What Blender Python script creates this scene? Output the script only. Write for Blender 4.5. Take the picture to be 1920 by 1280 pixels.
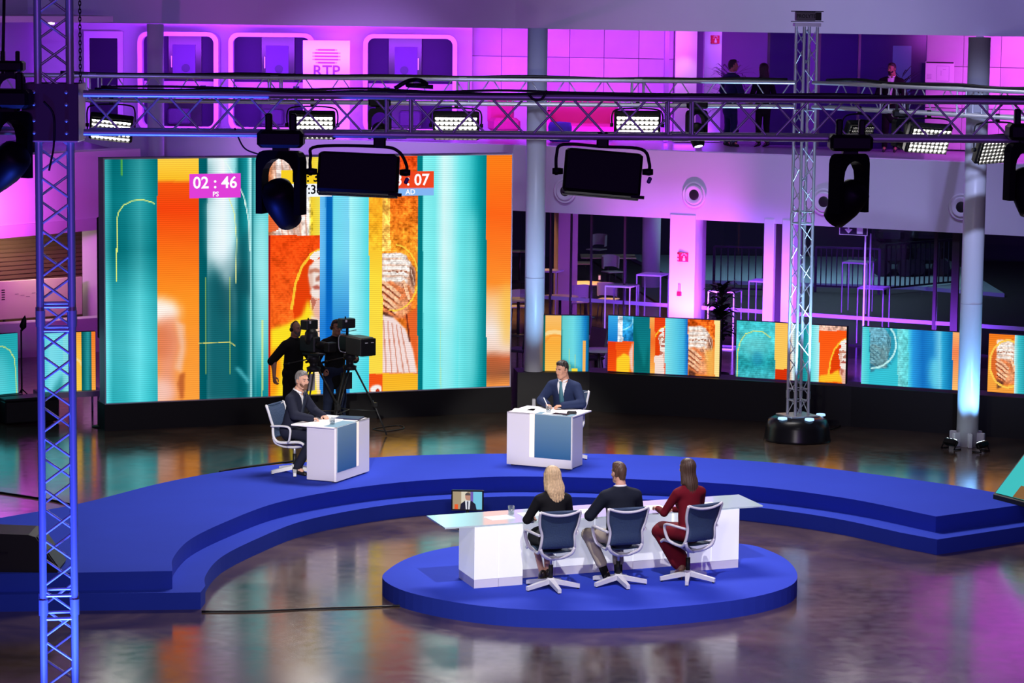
import bpy, math, random
import numpy as np
from mathutils import Vector, Matrix, Quaternion

for o in list(bpy.data.objects): bpy.data.objects.remove(o)
random.seed(7); RNG = np.random.default_rng(7)
SC = bpy.context.scene
COL = SC.collection

# ---------------------------------------------------------------- camera
FPX, EYE = 5200.0, 6.8
PITCH, ROLL = math.atan(640 / FPX), math.atan(0.0108)
_F = Vector((0, math.cos(PITCH), -math.sin(PITCH))); _R0 = Vector((1, 0, 0)); _U0 = Vector((0, math.sin(PITCH), math.cos(PITCH)))
_R = _R0 * math.cos(ROLL) + _U0 * math.sin(ROLL); _U = _U0 * math.cos(ROLL) - _R0 * math.sin(ROLL)
cam = bpy.data.cameras.new('camera'); camo = bpy.data.objects.new('camera', cam); COL.objects.link(camo)
cam.sensor_width = 36; cam.lens = FPX / 1920 * 36; cam.clip_end = 300
m = Matrix.Identity(4)
for i in range(3):
    m[i][0] = _R[i]; m[i][1] = _U[i]; m[i][2] = -_F[i]
m[2][3] = EYE
camo.matrix_world = m
SC.camera = camo

# ---------------------------------------------------------------- exposure, world
vs = SC.view_settings
vs.view_transform = 'Standard'; vs.look = 'None'; vs.exposure = 0.28; vs.gamma = 1.0; vs.use_curve_mapping = False
w = bpy.data.worlds.new('hall_ambient'); SC.world = w; w.use_nodes = True
bg = w.node_tree.nodes['Background']; bg.inputs[0].default_value = (0.20, 0.13, 0.42, 1); bg.inputs[1].default_value = 0.055

# ---------------------------------------------------------------- lamps of the hall
def aim(o, loc, tgt):
    o.location = loc
    o.rotation_euler = (Vector(tgt) - Vector(loc)).to_track_quat('-Z', 'Y').to_euler()
def area(name, loc, tgt, sx, sy, power, col, spread=180):
    l = bpy.data.lights.new(name, 'AREA'); l.shape = 'RECTANGLE'; l.size = sx; l.size_y = sy; l.energy = power; l.color = col
    l.spread = math.radians(spread)
    o = bpy.data.objects.new(name, l); COL.objects.link(o); aim(o, loc, tgt); return o
def spot(name, loc, tgt, ang, power, col, blend=0.5, rad=0.12):
    l = bpy.data.lights.new(name, 'SPOT'); l.spot_size = math.radians(ang); l.spot_blend = blend; l.energy = power; l.color = col; l.shadow_soft_size = rad
    o = bpy.data.objects.new(name, l); COL.objects.link(o); aim(o, loc, tgt); return o
WHITE = (1.0, 0.95, 0.90); VIOLET = (0.30, 0.06, 1.0); MAGENTA = (1.0, 0.16, 0.92); BLUE = (0.10, 0.22, 1.0); ICE = (0.35, 0.62, 1.0)
# front key lights on the truss near the camera, aimed at the two debaters
spot('key_lamp_a', (-2.2, 21.0, 6.3), (-2.5, 37.0, 1.2), 8, 9500, (1.0, 0.93, 0.86))
spot('key_lamp_b', (0.9, 21.0, 6.3), (0.5, 38.2, 1.3), 8, 9000, (1.0, 0.93, 0.86))
spot('added_stage_wash_a', (-4.5, 26.0, 14.0), (-4.0, 33.5, 0.3), 30, 1100, (0.92, 0.92, 1.0), 0.8)  # unseen washes, set overhead so carpet tops come out brighter than risers
spot('added_stage_wash_b', (3.5, 24.0, 13.0), (3.2, 36.0, 0.3), 30, 650, (0.92, 0.92, 1.0), 0.8)
spot('added_table_spot', (1.2, 22.5, 13.5), (1.1, 31.6, 0.5), 24, 6500, (1.0, 0.95, 0.94), 0.8)  # extra spot added to brighten the oval, table and chairs
# overhead hall lighting rig above the stage
area('overhead_rig', (0.8, 40.5, 11.0), (0.8, 34.5, 0), 6, 2.5, 640, (1.0, 0.95, 0.94), 100)
# unseen lamps added high up to brighten the parapets and upper walls
spot('added_parapet_wash_a', (2.5, 43.0, 15.0), (4.2, 54.3, 3.6), 46, 2500, (0.58, 0.58, 1.0), 0.9)
spot('added_parapet_wash_b', (-4.0, 44.0, 15.0), (-3.6, 57.4, 2.6), 25, 8500, (0.50, 0.28, 1.0), 0.9)
spot('added_parapet_wash_c', (8.5, 42.0, 15.0), (9.0, 51.8, 4.0), 46, 2100, (0.40, 0.36, 1.0), 0.9)
spot('added_upper_wash', (0.0, 36.0, 7.2), (1.0, 56.0, 8.6), 46, 620, (0.26, 0.32, 1.0), 0.9)
spot('added_upper_wash_left', (-6.0, 36.0, 7.4), (-7.0, 57.0, 8.4), 46, 1500, (0.30, 0.20, 1.0), 0.9)  # second spot added to lift the dark upper left wall
# column spots added to brighten the shafts; no fixture hangs there
spot('added_column_wash_a', (0.2, 33.0, 7.5), (0.36, 45.8, 3.4), 26, 1300, (0.60, 0.66, 1.0), 0.9)
spot('added_column_wash_b', (6.0, 33.0, 7.5), (7.1, 42.7, 3.4), 30, 2300, (0.50, 0.56, 1.0), 0.9)
# unseen violet area lamp added behind the camera to tint the near truss
area('rear_truss_fill', (0.0, -3.0, 8.0), (0.0, 20.7, 5.0), 14, 1.5, 300, (0.42, 0.12, 1.0), 120)
# magenta and violet floods inside the gallery
area('gallery_flood_a', (0.8, 57.6, 6.1), (1.2, 61.0, 5.0), 5.0, 0.2, 92, (0.66, 0.07, 1.0), 150)
area('gallery_flood_b', (-5.0, 58.9, 5.7), (-5.0, 62.5, 4.7), 6.5, 0.2, 260, (0.36, 0.035, 1.0), 150)
area('gallery_flood_c', (9.8, 53.0, 6.1), (10.6, 56.0, 5.2), 2.6, 0.2, 92, (0.78, 0.09, 1.0), 150)
area('gallery_flood_d', (5.8, 57.8, 6.15), (6.2, 60.6, 4.6), 3.0, 0.2, 26, VIOLET, 150)
area('gallery_flood_e', (-1.5, 58.3, 4.0), (-1.5, 62.0, 5.2), 11.0, 0.15, 150, (0.28, 0.02, 1.0), 150)
area('side_flood', (-9.3, 50.2, 2.7), (-8.9, 52.6, 3.5), 0.9, 0.2, 70, (0.9, 0.08, 1.0), 160)
area('whiteboard_fill', (-9.3, 52.5, 2.15), (-9.3, 53.8, 0.9), 1.2, 0.3, 12, (1.0, 0.75, 0.6), 150)  # warm fill added to brighten the whiteboard corner
# ground-floor uplight on the pink pillar, floods between the screens and the glass
spot('pillar_uplight', (3.15, 53.2, 0.25), (3.4, 54.6, 1.8), 76, 420, (1.0, 0.13, 0.95), 0.6)
spot('pillar_uplight_b', (5.2, 52.3, 0.25), (5.3, 53.3, 1.7), 60, 170, (0.55, 0.10, 1.0), 0.6)
area('glass_flood', (5.0, 50.0, 0.4), (6.0, 56.0, 0.5), 6.0, 0.2, 260, VIOLET, 70)
area('plinth_flood', (4.6, 55.6, 2.2), (5.2, 58.5, 0.3), 6.0, 0.2, 150, (0.36, 0.10, 1.0), 150)
area('cafe_lamp', (1.0, 60.0, 2.45), (1.0, 60.0, 0), 2.2, 2.2, 150, (1.0, 0.55, 0.18), 140)
area('yard_lamp', (7.5, 66.0, 5.0), (7.0, 66.0, 0), 4.0, 2.0, 200, (0.45, 0.75, 0.85), 140)
# blue truss uplight
spot('truss_uplight', (-3.40, 19.6, 0.6), (-3.42, 20.7, 4.0), 60, 1500, (0.03, 0.07, 1.0), 0.7)
spot('truss_uplight_b', (-3.05, 20.35, 1.0), (-3.42, 20.7, 5.6), 40, 200, (0.06, 0.20, 1.0), 0.7)
area('hall_floor_wash', (4.8, 27.0, 9.0), (4.2, 28.5, 0), 3, 3, 50, (0.36, 0.06, 1.0), 80)

# ---------------------------------------------------------------- helpers: pixel of the photograph -> point at a real height / distance
def _ray(x, y): return _F + _R * ((x - 960) / FPX) + _U * ((640 - y) / FPX)
def PZ(x, y, z=0.0):
    d = _ray(x, y); return Vector((0, 0, EYE)) + d * ((z - EYE) / d.z)
def PY(x, y, Y):
    d = _ray(x, y); return Vector((0, 0, EYE)) + d * (Y / d.y)

# ---------------------------------------------------------------- materials
_M = {}
def mat(name, col, rough=0.5, metal=0.0, emit=None, estr=0.0, alpha=1.0, trans=0.0, ior=1.45, noise=0.0, nscale=8.0, bump=0.0, spec=0.5, coat=0.0):
    if name in _M: return _M[name]
    mt = bpy.data.materials.new(name); mt.use_nodes = True; nt = mt.node_tree; b = nt.nodes['Principled BSDF']
    b.inputs['Base Color'].default_value = (*col, 1); b.inputs['Roughness'].default_value = rough; b.inputs['Metallic'].default_value = metal
    b.inputs['Specular IOR Level'].default_value = spec; b.inputs['Coat Weight'].default_value = coat
    b.inputs['Transmission Weight'].default_value = trans; b.inputs['IOR'].default_value = ior; b.inputs['Alpha'].default_value = alpha
    if emit: b.inputs['Emission Color'].default_value = (*emit, 1); b.inputs['Emission Strength'].default_value = estr
    if noise or bump:
        tc = nt.nodes.new('ShaderNodeTexCoord'); n = nt.nodes.new('ShaderNodeTexNoise'); n.inputs['Scale'].default_value = nscale; n.inputs['Detail'].default_value = 6
        nt.links.new(tc.outputs['Object'], n.inputs['Vector'])
        if noise:
            mx = nt.nodes.new('ShaderNodeMix'); mx.data_type = 'RGBA'
            mx.inputs[6].default_value = (*[c * (1 - noise) for c in col], 1); mx.inputs[7].default_value = (*[min(1, c * (1 + noise)) for c in col], 1)
            nt.links.new(n.outputs['Fac'], mx.inputs[0]); nt.links.new(mx.outputs[2], b.inputs['Base Color'])
        if bump:
            bp = nt.nodes.new('ShaderNodeBump'); bp.inputs['Strength'].default_value = bump; bp.inputs['Distance'].default_value = 0.02
            nt.links.new(n.outputs['Fac'], bp.inputs['Height']); nt.links.new(bp.outputs[0], b.inputs['Normal'])
    _M[name] = mt; return mt
def lin(r, g, b):
    return tuple(((c / 255) / 12.92 if c / 255 <= 0.04045 else ((c / 255 + 0.055) / 1.055) ** 2.4) for c in (r, g, b))
def thin_glass(name, tint=(0.9, 0.95, 1.0), refl=0.12, rough=0.02, graze=0.6):
    if name in _M: return _M[name]
    mt = bpy.data.materials.new(name); mt.use_nodes = True; nt = mt.node_tree; nt.nodes.clear()
    out = nt.nodes.new('ShaderNodeOutputMaterial'); t = nt.nodes.new('ShaderNodeBsdfTransparent'); g = nt.nodes.new('ShaderNodeBsdfGlossy')
    t.inputs[0].default_value = (*tint, 1); g.inputs['Roughness'].default_value = rough
    lw = nt.nodes.new('ShaderNodeLayerWeight'); lw.inputs[0].default_value = 0.35
    mr = nt.nodes.new('ShaderNodeMath'); mr.operation = 'MULTIPLY_ADD'; mr.inputs[1].default_value = graze; mr.inputs[2].default_value = refl
    mx = nt.nodes.new('ShaderNodeMixShader')
    nt.links.new(lw.outputs['Facing'], mr.inputs[0]); nt.links.new(mr.outputs[0], mx.inputs[0])
    nt.links.new(t.outputs[0], mx.inputs[1]); nt.links.new(g.outputs[0], mx.inputs[2]); nt.links.new(mx.outputs[0], out.inputs[0])
    _M[name] = mt; return mt

# ---------------------------------------------------------------- mesh builder
class MB:
    def __init__(s): s.v = []; s.f = []; s.sm = []
    def add(s, vs, fs, smooth=False):
        n = len(s.v); s.v += [tuple(map(float, v)) for v in vs]; s.f += [tuple(i + n for i in f) for f in fs]; s.sm += [smooth] * len(fs); return s
    def box(s, c, size, rot=None, bev=0.0):
        hx, hy, hz = [q / 2 for q in size]; c = Vector(c)
        if bev > 0:
            b = min(bev, hx * .9, hy * .9, hz * .9); vs = []; fs = []
            prof = [(-hz, b), (-hz + b, 0), (hz - b, 0), (hz, b)]
            for z, ins in prof:
                x, y = hx - ins, hy - ins; k = b
                vs += [(x - k, -y, z), (x, -y + k, z), (x, y - k, z), (x - k, y, z), (-x + k, y, z), (-x, y - k, z), (-x, -y + k, z), (-x + k, -y, z)]
            fs.append(tuple(range(7, -1, -1))); fs.append(tuple(range(24, 32)))
            for r in range(3):
                for i in range(8): fs.append((r * 8 + i, r * 8 + (i + 1) % 8, r * 8 + 8 + (i + 1) % 8, r * 8 + 8 + i))
        else:
            vs = [(x, y, z) for z in (-hz, hz) for x, y in ((-hx, -hy), (hx, -hy), (hx, hy), (-hx, hy))]
            fs = [(3, 2, 1, 0), (4, 5, 6, 7), (0, 1, 5, 4), (1, 2, 6, 5), (2, 3, 7, 6), (3, 0, 4, 7)]
        if rot is not None: vs = [rot @ Vector(v) for v in vs]
        return s.add([c + Vector(v) for v in vs], fs)
    def prism(s, poly, z0, z1, bev=0.0):
        n = len(poly); A = sum(poly[i][0] * poly[(i + 1) % n][1] - poly[(i + 1) % n][0] * poly[i][1] for i in range(n))
        if A < 0: poly = poly[::-1]
        vs = [(x, y, z0) for x, y in poly] + [(x, y, z1) for x, y in poly]
        fs = [tuple(range(n - 1, -1, -1)), tuple(range(n, 2 * n))] + [(i, (i + 1) % n, n + (i + 1) % n, n + i) for i in range(n)]
        return s.add(vs, fs)
    def extr(s, poly3, d):                                  # planar polygon of 3-D points, extruded by the vector d
        n = len(poly3); p = [Vector(q) for q in poly3]; d = Vector(d)
        return s.add(p + [q + d for q in p], [tuple(range(n - 1, -1, -1)), tuple(range(n, 2 * n))] + [(i, (i + 1) % n, n + (i + 1) % n, n + i) for i in range(n)])
    def tube(s, pts, r, n=8, closed=False, sx=1.0, up=None, caps=True):
        P = [Vector(p) for p in pts]; m_ = len(P); rs = r if isinstance(r, (list, tuple)) else [r] * m_
        T = []
        for i in range(m_):
            a = P[(i - 1) % m_] if (closed or i > 0) else P[i]; b = P[(i + 1) % m_] if (closed or i < m_ - 1) else P[i]
            T.append((b - a).normalized())
        u = Vector(up) if up is not None else (Vector((0, 0, 1)) if abs(T[0].z) < 0.9 else Vector((1, 0, 0)))
        vs = []; 
        for i in range(m_):
            u = (u - T[i] * u.dot(T[i])); u = u.normalized() if u.length > 1e-6 else T[i].orthogonal().normalized()
            w_ = T[i].cross(u)
            for k in range(n):
                a = 2 * math.pi * k / n; vs.append(P[i] + u * (math.cos(a) * rs[i]) + w_ * (math.sin(a) * rs[i] * sx))
        fs = []
        for i in range(m_ if closed else m_ - 1):
            j = (i + 1) % m_
            for k in range(n): fs.append((i * n + k, i * n + (k + 1) % n, j * n + (k + 1) % n, j * n + k))
        s.add(vs, fs, True)
        if not closed and caps:
            b0 = len(s.v) - len(vs); s.f.append(tuple(b0 + k for k in range(n - 1, -1, -1))); s.f.append(tuple(b0 + (m_ - 1) * n + k for k in range(n))); s.sm += [False, False]
        return s
    def lathe(s, prof, n=20, c=(0, 0, 0), axis=None, smooth=True):
        q = Quaternion() if axis is None else Vector((0, 0, 1)).rotation_difference(Vector(axis)); c = Vector(c)
        vs = []; fs = []
        for r, z in prof:
            for k in range(n):
                a = 2 * math.pi * k / n; vs.append(c + q @ Vector((r * math.cos(a), r * math.sin(a), z)))
        for i in range(len(prof) - 1):
            for k in range(n): fs.append((i * n + k, i * n + (k + 1) % n, (i + 1) * n + (k + 1) % n, (i + 1) * n + k))
        s.add(vs, fs, smooth)
        b0 = len(s.v) - len(vs)
        if prof[0][0] > 1e-5: s.f.append(tuple(b0 + k for k in range(n - 1, -1, -1))); s.sm.append(False)
        if prof[-1][0] > 1e-5: s.f.append(tuple(b0 + (len(prof) - 1) * n + k for k in range(n))); s.sm.append(False)
        return s
    def mesh(s, name, mt=None):
        me = bpy.data.meshes.new(name); me.from_pydata(s.v, [], s.f); me.polygons.foreach_set('use_smooth', s.sm); me.validate(); me.update()
        if mt: me.materials.append(mt)
        return me
    def build(s, name, mt, parent=None, loc=None, rot=None):
        return obj(name, s.mesh(name, mt), parent, loc, rot)
def obj(name, me, parent=None, loc=None, rot=None, scale=None):
    o = bpy.data.objects.new(name, me); COL.objects.link(o)
    if parent: o.parent = parent
    if loc is not None: o.location = loc
    if rot is not None:
        if isinstance(rot, (int, float)): o.rotation_euler = (0, 0, rot)
        elif isinstance(rot, Quaternion): o.rotation_mode = 'QUATERNION'; o.rotation_quaternion = rot
        else: o.rotation_euler = rot
    if scale is not None: o.scale = scale
    return o
def tag(o, label, cat, group=None, kind=None):
    o['label'] = label; o['category'] = cat
    if group: o['group'] = group
    if kind: o['kind'] = kind
    return o
def thing(name, label, cat, loc=(0, 0, 0), rz=0.0, group=None):
    o = bpy.data.objects.new(name, None); COL.objects.link(o); o.location = loc; o.rotation_euler = (0, 0, rz); o.empty_display_size = 0.1
    return tag(o, label, cat, group)
def struct(name, mb, mt, label=None):
    o = mb.build(name, mt); o['kind'] = 'structure'
    if label: o['label'] = label
    return o
def spl(pts, n=8, closed=False):
    P = [Vector(p) if len(p) == 3 else Vector((p[0], p[1], 0)) for p in pts]; N = len(P); out = []
    for i in range(N if closed else N - 1):
        a = P[i - 1] if (closed or i > 0) else P[i] * 2 - P[i + 1]; b = P[i]; c = P[(i + 1) % N]; d = P[(i + 2) % N] if (closed or i + 2 < N) else c * 2 - b
        for k in range(n):
            t = k / n; out.append(0.5 * ((2 * b) + (c - a) * t + (2 * a - 5 * b + 4 * c - d) * t * t + (3 * b - a - 3 * c + d) * t ** 3))
    if not closed: out.append(P[-1])
    return out
_rod = None
def rod(name, a, b, r, mt, parent):                          # a straight bar that shares one unit cylinder mesh per material
    key = '_rod_' + mt.name
    if key not in _M:
        _M[key] = MB().tube([(0, 0, 0), (0, 0, 1)], 1.0, 8, caps=False).mesh('bar', mt)
    a = Vector(a); b = Vector(b); d = b - a
    return obj(name, _M[key], parent, a, Vector((0, 0, 1)).rotation_difference(d.normalized()), (r, r, d.length))
def text_mesh(txt, size, mt, name, parent, loc, rot, align='CENTER', ext=0.0):
    c = bpy.data.curves.new('lettering', 'FONT'); c.body = txt; c.size = size; c.align_x = align; c.align_y = 'CENTER'; c.extrude = ext; c.resolution_u = 3
    c.offset = size * 0.018
    t = bpy.data.objects.new('lettering', c); COL.objects.link(t)
    dg = bpy.context.evaluated_depsgraph_get(); me = bpy.data.meshes.new_from_object(t.evaluated_get(dg)); bpy.data.objects.remove(t); bpy.data.curves.remove(c)
    me.materials.clear(); me.materials.append(mt)
    return obj(name, me, parent, loc, rot)

# common materials
m_alu = mat('aluminium_truss', (0.62, 0.64, 0.70), 0.40, 0.55)
m_black = mat('matt_black', (0.004, 0.004, 0.005), 0.55)
m_blackg = mat('satin_black', (0.010, 0.010, 0.013), 0.28)
m_white = mat('white_paint', (0.82, 0.81, 0.84), 0.55)
m_wall = mat('white_plaster', (0.74, 0.72, 0.78), 0.7, noise=0.04, nscale=1.5)
m_cable = mat('black_cable', (0.006, 0.006, 0.008), 0.5)

# ================================================================ THE HALL
def floor_material():
    mt = bpy.data.materials.new('polished_concrete'); mt.use_nodes = True; nt = mt.node_tree; b = nt.nodes['Principled BSDF']
    tc = nt.nodes.new('ShaderNodeTexCoord'); mp = nt.nodes.new('ShaderNodeMapping'); nt.links.new(tc.outputs['Object'], mp.inputs[0])
    n1 = nt.nodes.new('ShaderNodeTexNoise'); n1.inputs['Scale'].default_value = 0.9; n1.inputs['Detail'].default_value = 9; n1.inputs['Roughness'].default_value = 0.62; n1.inputs['Distortion'].default_value = 0.6
    n2 = nt.nodes.new('ShaderNodeTexNoise'); n2.inputs['Scale'].default_value = 6; n2.inputs['Detail'].default_value = 8
    cr = nt.nodes.new('ShaderNodeValToRGB'); e = cr.color_ramp.elements
    e[0].position = 0.32; e[0].color = (0.036, 0.023, 0.017, 1); e[1].position = 0.72; e[1].color = (0.150, 0.098, 0.070, 1)
    k = cr.color_ramp.elements.new(0.5); k.color = (0.082, 0.050, 0.035, 1)
    rr = nt.nodes.new('ShaderNodeMapRange'); rr.inputs[1].default_value = 0.3; rr.inputs[2].default_value = 0.7; rr.inputs[3].default_value = 0.12; rr.inputs[4].default_value = 0.19
    bp = nt.nodes.new('ShaderNodeBump'); bp.inputs['Strength'].default_value = 0.015; bp.inputs['Distance'].default_value = 0.01
    L = nt.links.new
    L(mp.outputs[0], n1.inputs['Vector']); L(mp.outputs[0], n2.inputs['Vector']); L(n1.outputs['Fac'], cr.inputs[0]); L(cr.outputs[0], b.inputs['Base Color'])
    L(n2.outputs['Fac'], rr.inputs[0]); L(rr.outputs[0], b.inputs['Roughness']); L(n2.outputs['Fac'], bp.inputs['Height']); L(bp.outputs[0], b.inputs['Normal'])
    b.inputs['Specular IOR Level'].default_value = 1.0
    return mt
m_floor = floor_material()
struct('floor', MB().box((0, 40, -0.1), (60, 80, 0.2)), m_floor)

FL = [(-12.0, 58.8), (-9.2, 58.6), (-5.35, 58.0), (0.0, 56.3), (9.6, 51.3), (15.0, 48.5)]
def offs(poly, d):
    out = []
    for i, p in enumerate(poly):
        a = Vector(poly[max(i - 1, 0)]); b = Vector(poly[min(i + 1, len(poly) - 1)]); t = (b - a).normalized(); out.append((p[0] - t.y * d, p[1] + t.x * d))
    return out
def strip(poly, z0, z1, th): return MB().prism(poly + offs(poly, th)[::-1], z0, z1)
ZB, ZF, ZC = 2.55, 3.88, 6.23
struct('wall_back_parapet', strip(FL, ZB, ZF, 0.35), m_wall)
struct('wall_back_upper', strip(FL, ZC, 11.5, 0.35), m_wall)
LW = [(-7.35, 54.6), (-8.5, 52.9), (-10.6, 49.9), (-13.5, 46.0)]
struct('wall_left_parapet', strip(LW, ZB - 0.02, ZF - 0.06, -0.5), m_wall)
struct('wall_left_upper', strip([(-10.2, 58.4), (-10.6, 49.9), (-13.5, 46.0)], ZC, 11.5, -0.4), m_wall)
FLB = [(-13, 64.0), (-0.8, 63.4), (4.5, 62.5), (13.0, 57.6), (16, 55)]
struct('floor_gallery', MB().prism(offs(FL, 0.36) + FLB[::-1], ZF - 0.25, ZF - 0.02), mat('gallery_floor', (0.30, 0.25, 0.33), 0.25))
struct('ceiling_gallery', MB().prism(offs(FL, 0.36) + FLB[::-1], 6.28, 6.45), m_wall)
struct('floor_gallery_side', MB().prism([(-7.9, 54.8), (-9.0, 53.1), (-11.1, 50.2), (-14, 46), (-18, 49), (-16, 58), (-9.3, 58.5)], ZF - 0.3, ZF - 0.08), mat('gallery_floor', (0.3, 0.25, 0.33)))
struct('ceiling_gallery_side', MB().prism([(-7.9, 54.8), (-9.0, 53.1), (-11.1, 50.2), (-14, 46), (-18, 49), (-16, 58), (-9.3, 58.5)], 6.28, 6.4), m_wall)
m_viowall = mat('pale_gallery_wall', (0.70, 0.66, 0.74), 0.6)
struct('wall_left_gallery', MB().prism([(-10.4, 60.5), (-10.4, 52.5), (-16, 48), (-16, 60)], ZF - 0.1, 6.7), m_viowall)
# gallery back wall, left half, behind the pods
struct('wall_back_gallery', MB().prism([(-13, 61.75), (-0.95, 61.6), (-0.95, 61.9), (-13, 62.05)], ZF, 6.7), m_viowall)
# stone-panelled gallery walls: every panel is a piece of its own
m_stones = [mat('pale_stone_%s' % q, c, 0.45, noise=0.10, nscale=2.2) for q, c in (('a', (0.72, 0.66, 0.70)), ('b', (0.64, 0.58, 0.62)), ('c', (0.78, 0.72, 0.74)))]
_panels = {}
def stone_wall(name, a, b, cols):
    a = Vector((a[0], a[1], 0)); b = Vector((b[0], b[1], 0)); d = (b - a); Lw = d.length; ang = math.atan2(d.y, d.x)
    w_ = MB().box((Lw / 2, 0.10, (ZF + 6.7) / 2), (Lw, 0.12, 6.7 - ZF)).build(name, mat('joint_grey', (0.30, 0.26, 0.30), 0.8), None, (a.x, a.y, 0), ang); w_['kind'] = 'structure'
    pw = Lw / cols
    rows = [(ZF, 4.72), (4.72, 5.56), (5.56, 6.30)]
    for r, (z0, z1) in enumerate(rows):
        for c in range(cols):
            k = (round(pw, 3), r, (c * 2 + r * 5 + c * c) % 3)
            if k not in _panels: _panels[k] = MB().box((pw / 2, 0.02, (z1 - z0) / 2), (pw - 0.012, 0.05, z1 - z0 - 0.014), bev=0.004).mesh('panel', m_stones[k[2]])
            obj('panel', _panels[k], w_, (c * pw, 0, z0))
stone_wall('wall_back_stone', (-1.05, 62.0), (3.45, 60.6), 6)
stone_wall('wall_right_stone', (8.35, 56.6), (13.2, 54.0), 7)

# round air nozzles in the parapet
NRM = Vector((-0.462, -0.887, 0))
for i, (px, py, lb) in enumerate([(1060, 358, 'round white air nozzle on parapet, partly behind the hanging softbox panel'), (1302, 365, 'round white air nozzle on parapet between softbox panel and truss tower'),
                         (1545, 378, 'round white air nozzle on parapet beside the truss tower'), (1803, 388, 'round white air nozzle on parapet half behind the right round column')]):
    k = (px - 960) / FPX; X = k * 56.3 / (1 + 0.521 * k); Y = 56.3 - 0.521 * X; c = PY(px, py, Y) + NRM * 0.012
    t = thing('air_nozzle', lb, 'air nozzle', c, 0, 'air nozzles in the parapet')
    ax = NRM
    MB().lathe([(0.24, 0.0), (0.255, 0.012), (0.235, 0.025), (0.215, 0.018), (0.20, 0.0)], 32, (0, 0, 0), ax).build('outer_ring', m_white, t)
    MB().lathe([(0.20, 0.0), (0.185, 0.045), (0.165, 0.05), (0.112, 0.012), (0.10, 0.010)], 32, (0, 0, 0), ax).build('nozzle_cone', m_white, t)
    MB().lathe([(0.0, 0.022), (0.08, 0.020), (0.104, 0.013), (0.106, 0.0)], 24, (0, 0, 0), ax).build('dark_core', mat('nozzle_dark', (0.02, 0.018, 0.02), 0.5), t)

# ---------------------------------------------------------------- ground-floor glazing under the parapet
GD = Vector((0.887, -0.462, 0)); GN = Vector((0.462, 0.887, 0))
def GP(px, back=0.2):
    k = (px - 960) / FPX; X = k * 56.3 / (1 + 0.521 * k); return Vector((X, 56.3 - 0.521 * X, 0)) + GN * back
m_glass = thin_glass('dark_window_glass', (0.80, 0.78, 0.86), 0.03)
m_mull = mat('dark_bronze_mullion', (0.06, 0.05, 0.055), 0.35, 0.5)
m_strip = mat('frosted_strip', (0.30, 0.26, 0.45), 0.6)
ANG = math.atan2(GD.y, GD.x)
for i, (x0, x1, mw) in enumerate([(966, 1024, 0.03), (1024, 1062, 0.02), (1062, 1100, 0.02), (1100, 1163, 0.02), (1163, 1252, 0.03), (1309, 1432, 0.05), (1494, 1750, 0.06), (1752, 1788, 0.14), (1800, 1990, 0.06)]):
    a = GP(x0); b = GP(x1); Lw = (b - a).length
    w_ = MB().box((Lw / 2, 0, 1.33), (Lw, 0.02, 2.66)).build('window_%d' % (i + 1), m_glass, None, a, ANG); w_['kind'] = 'structure'
    MB().box((Lw / 2, -0.016, 0.80), (Lw - 0.02, 0.008, 0.075)).build('frosted_band', m_strip, w_)
    MB().box((Lw, -0.02, 1.33), (mw, 0.07, 2.66)).build('mullion', m_mull, w_)
def pillar(name, px0, px1, depth, front):
    a = GP(px0, front); b = GP(px1, front); Lw = (b - a).length
    o = MB().box((Lw / 2, depth / 2, 1.32), (Lw, depth, 2.64), bev=0.01).build(name, m_white, None, a, ANG); o['kind'] = 'structure'; return o
pillar('wall_pillar_fire_alarm', 1255, 1303, 0.55, -0.02); pillar('wall_pillar_door', 1466, 1489, 0.4, -0.02); pillar('wall_pillar_lilac', 1432, 1451, 0.3, -0.02)
MB_ = MB().box((0, 0, 1.32), (0.13, 0.12, 2.64)); o = MB_.build('trim_1', m_mull, None, GP(1459, 0.1), ANG); o['kind'] = 'structure'
# fire-alarm sign: two angled red plates with white pictograms
m_red = mat('sign_red', lin(215, 25, 55), 0.45); m_signw = mat('sign_white', (0.85, 0.80, 0.86), 0.5)
def fire_sign(loc, sc, lb):
    t = thing('fire_alarm_sign', lb, 'sign', loc, ANG + 0.25, 'red fire alarm signs')
    p = MB().box((0.06 * sc, 0, 0), (0.17 * sc, 0.01, 0.18 * sc)).build('front_plate', m_red, t)
    q = MB().box((-0.065 * sc, 0.045 * sc, 0), (0.12 * sc, 0.01, 0.18 * sc), Matrix.Rotation(-0.9, 3, 'Z')).build('side_plate', m_red, t)
    pic = MB()
    for k in range(7):
        a = math.pi * (k / 6); pic.tube([(0.06 * sc + 0.03 * sc * math.cos(a), -0.007, 0.03 * sc + 0.03 * sc * math.sin(a)), (0.06 * sc + 0.06 * sc * math.cos(a), -0.007, 0.03 * sc + 0.06 * sc * math.sin(a))], 0.005 * sc, 5)
    pic.box((0.06 * sc, -0.008, 0.0), (0.025 * sc, 0.006, 0.05 * sc)).box((0.06 * sc, -0.008, -0.045 * sc), (0.05 * sc, 0.006, 0.05 * sc)); pic.build('hand_pictogram', m_signw, p)
    MB().box((-0.07 * sc, 0.035 * sc, 0.03 * sc), (0.05 * sc, 0.006, 0.05 * sc), Matrix.Rotation(-0.9, 3, 'Z')).box((-0.07 * sc, 0.035 * sc, -0.045 * sc), (0.05 * sc, 0.006, 0.04 * sc), Matrix.Rotation(-0.9, 3, 'Z')).build('pictogram', m_signw, q)
fire_sign(PY(1277, 482, 54.50), 1.0, 'red fire alarm sign on the pink pillar above the small screens')
cb = thing('fire_call_point', 'small red and grey call point box on pink pillar below fire sign', 'call point', PY(1274, 545, 54.55), ANG)
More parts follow.
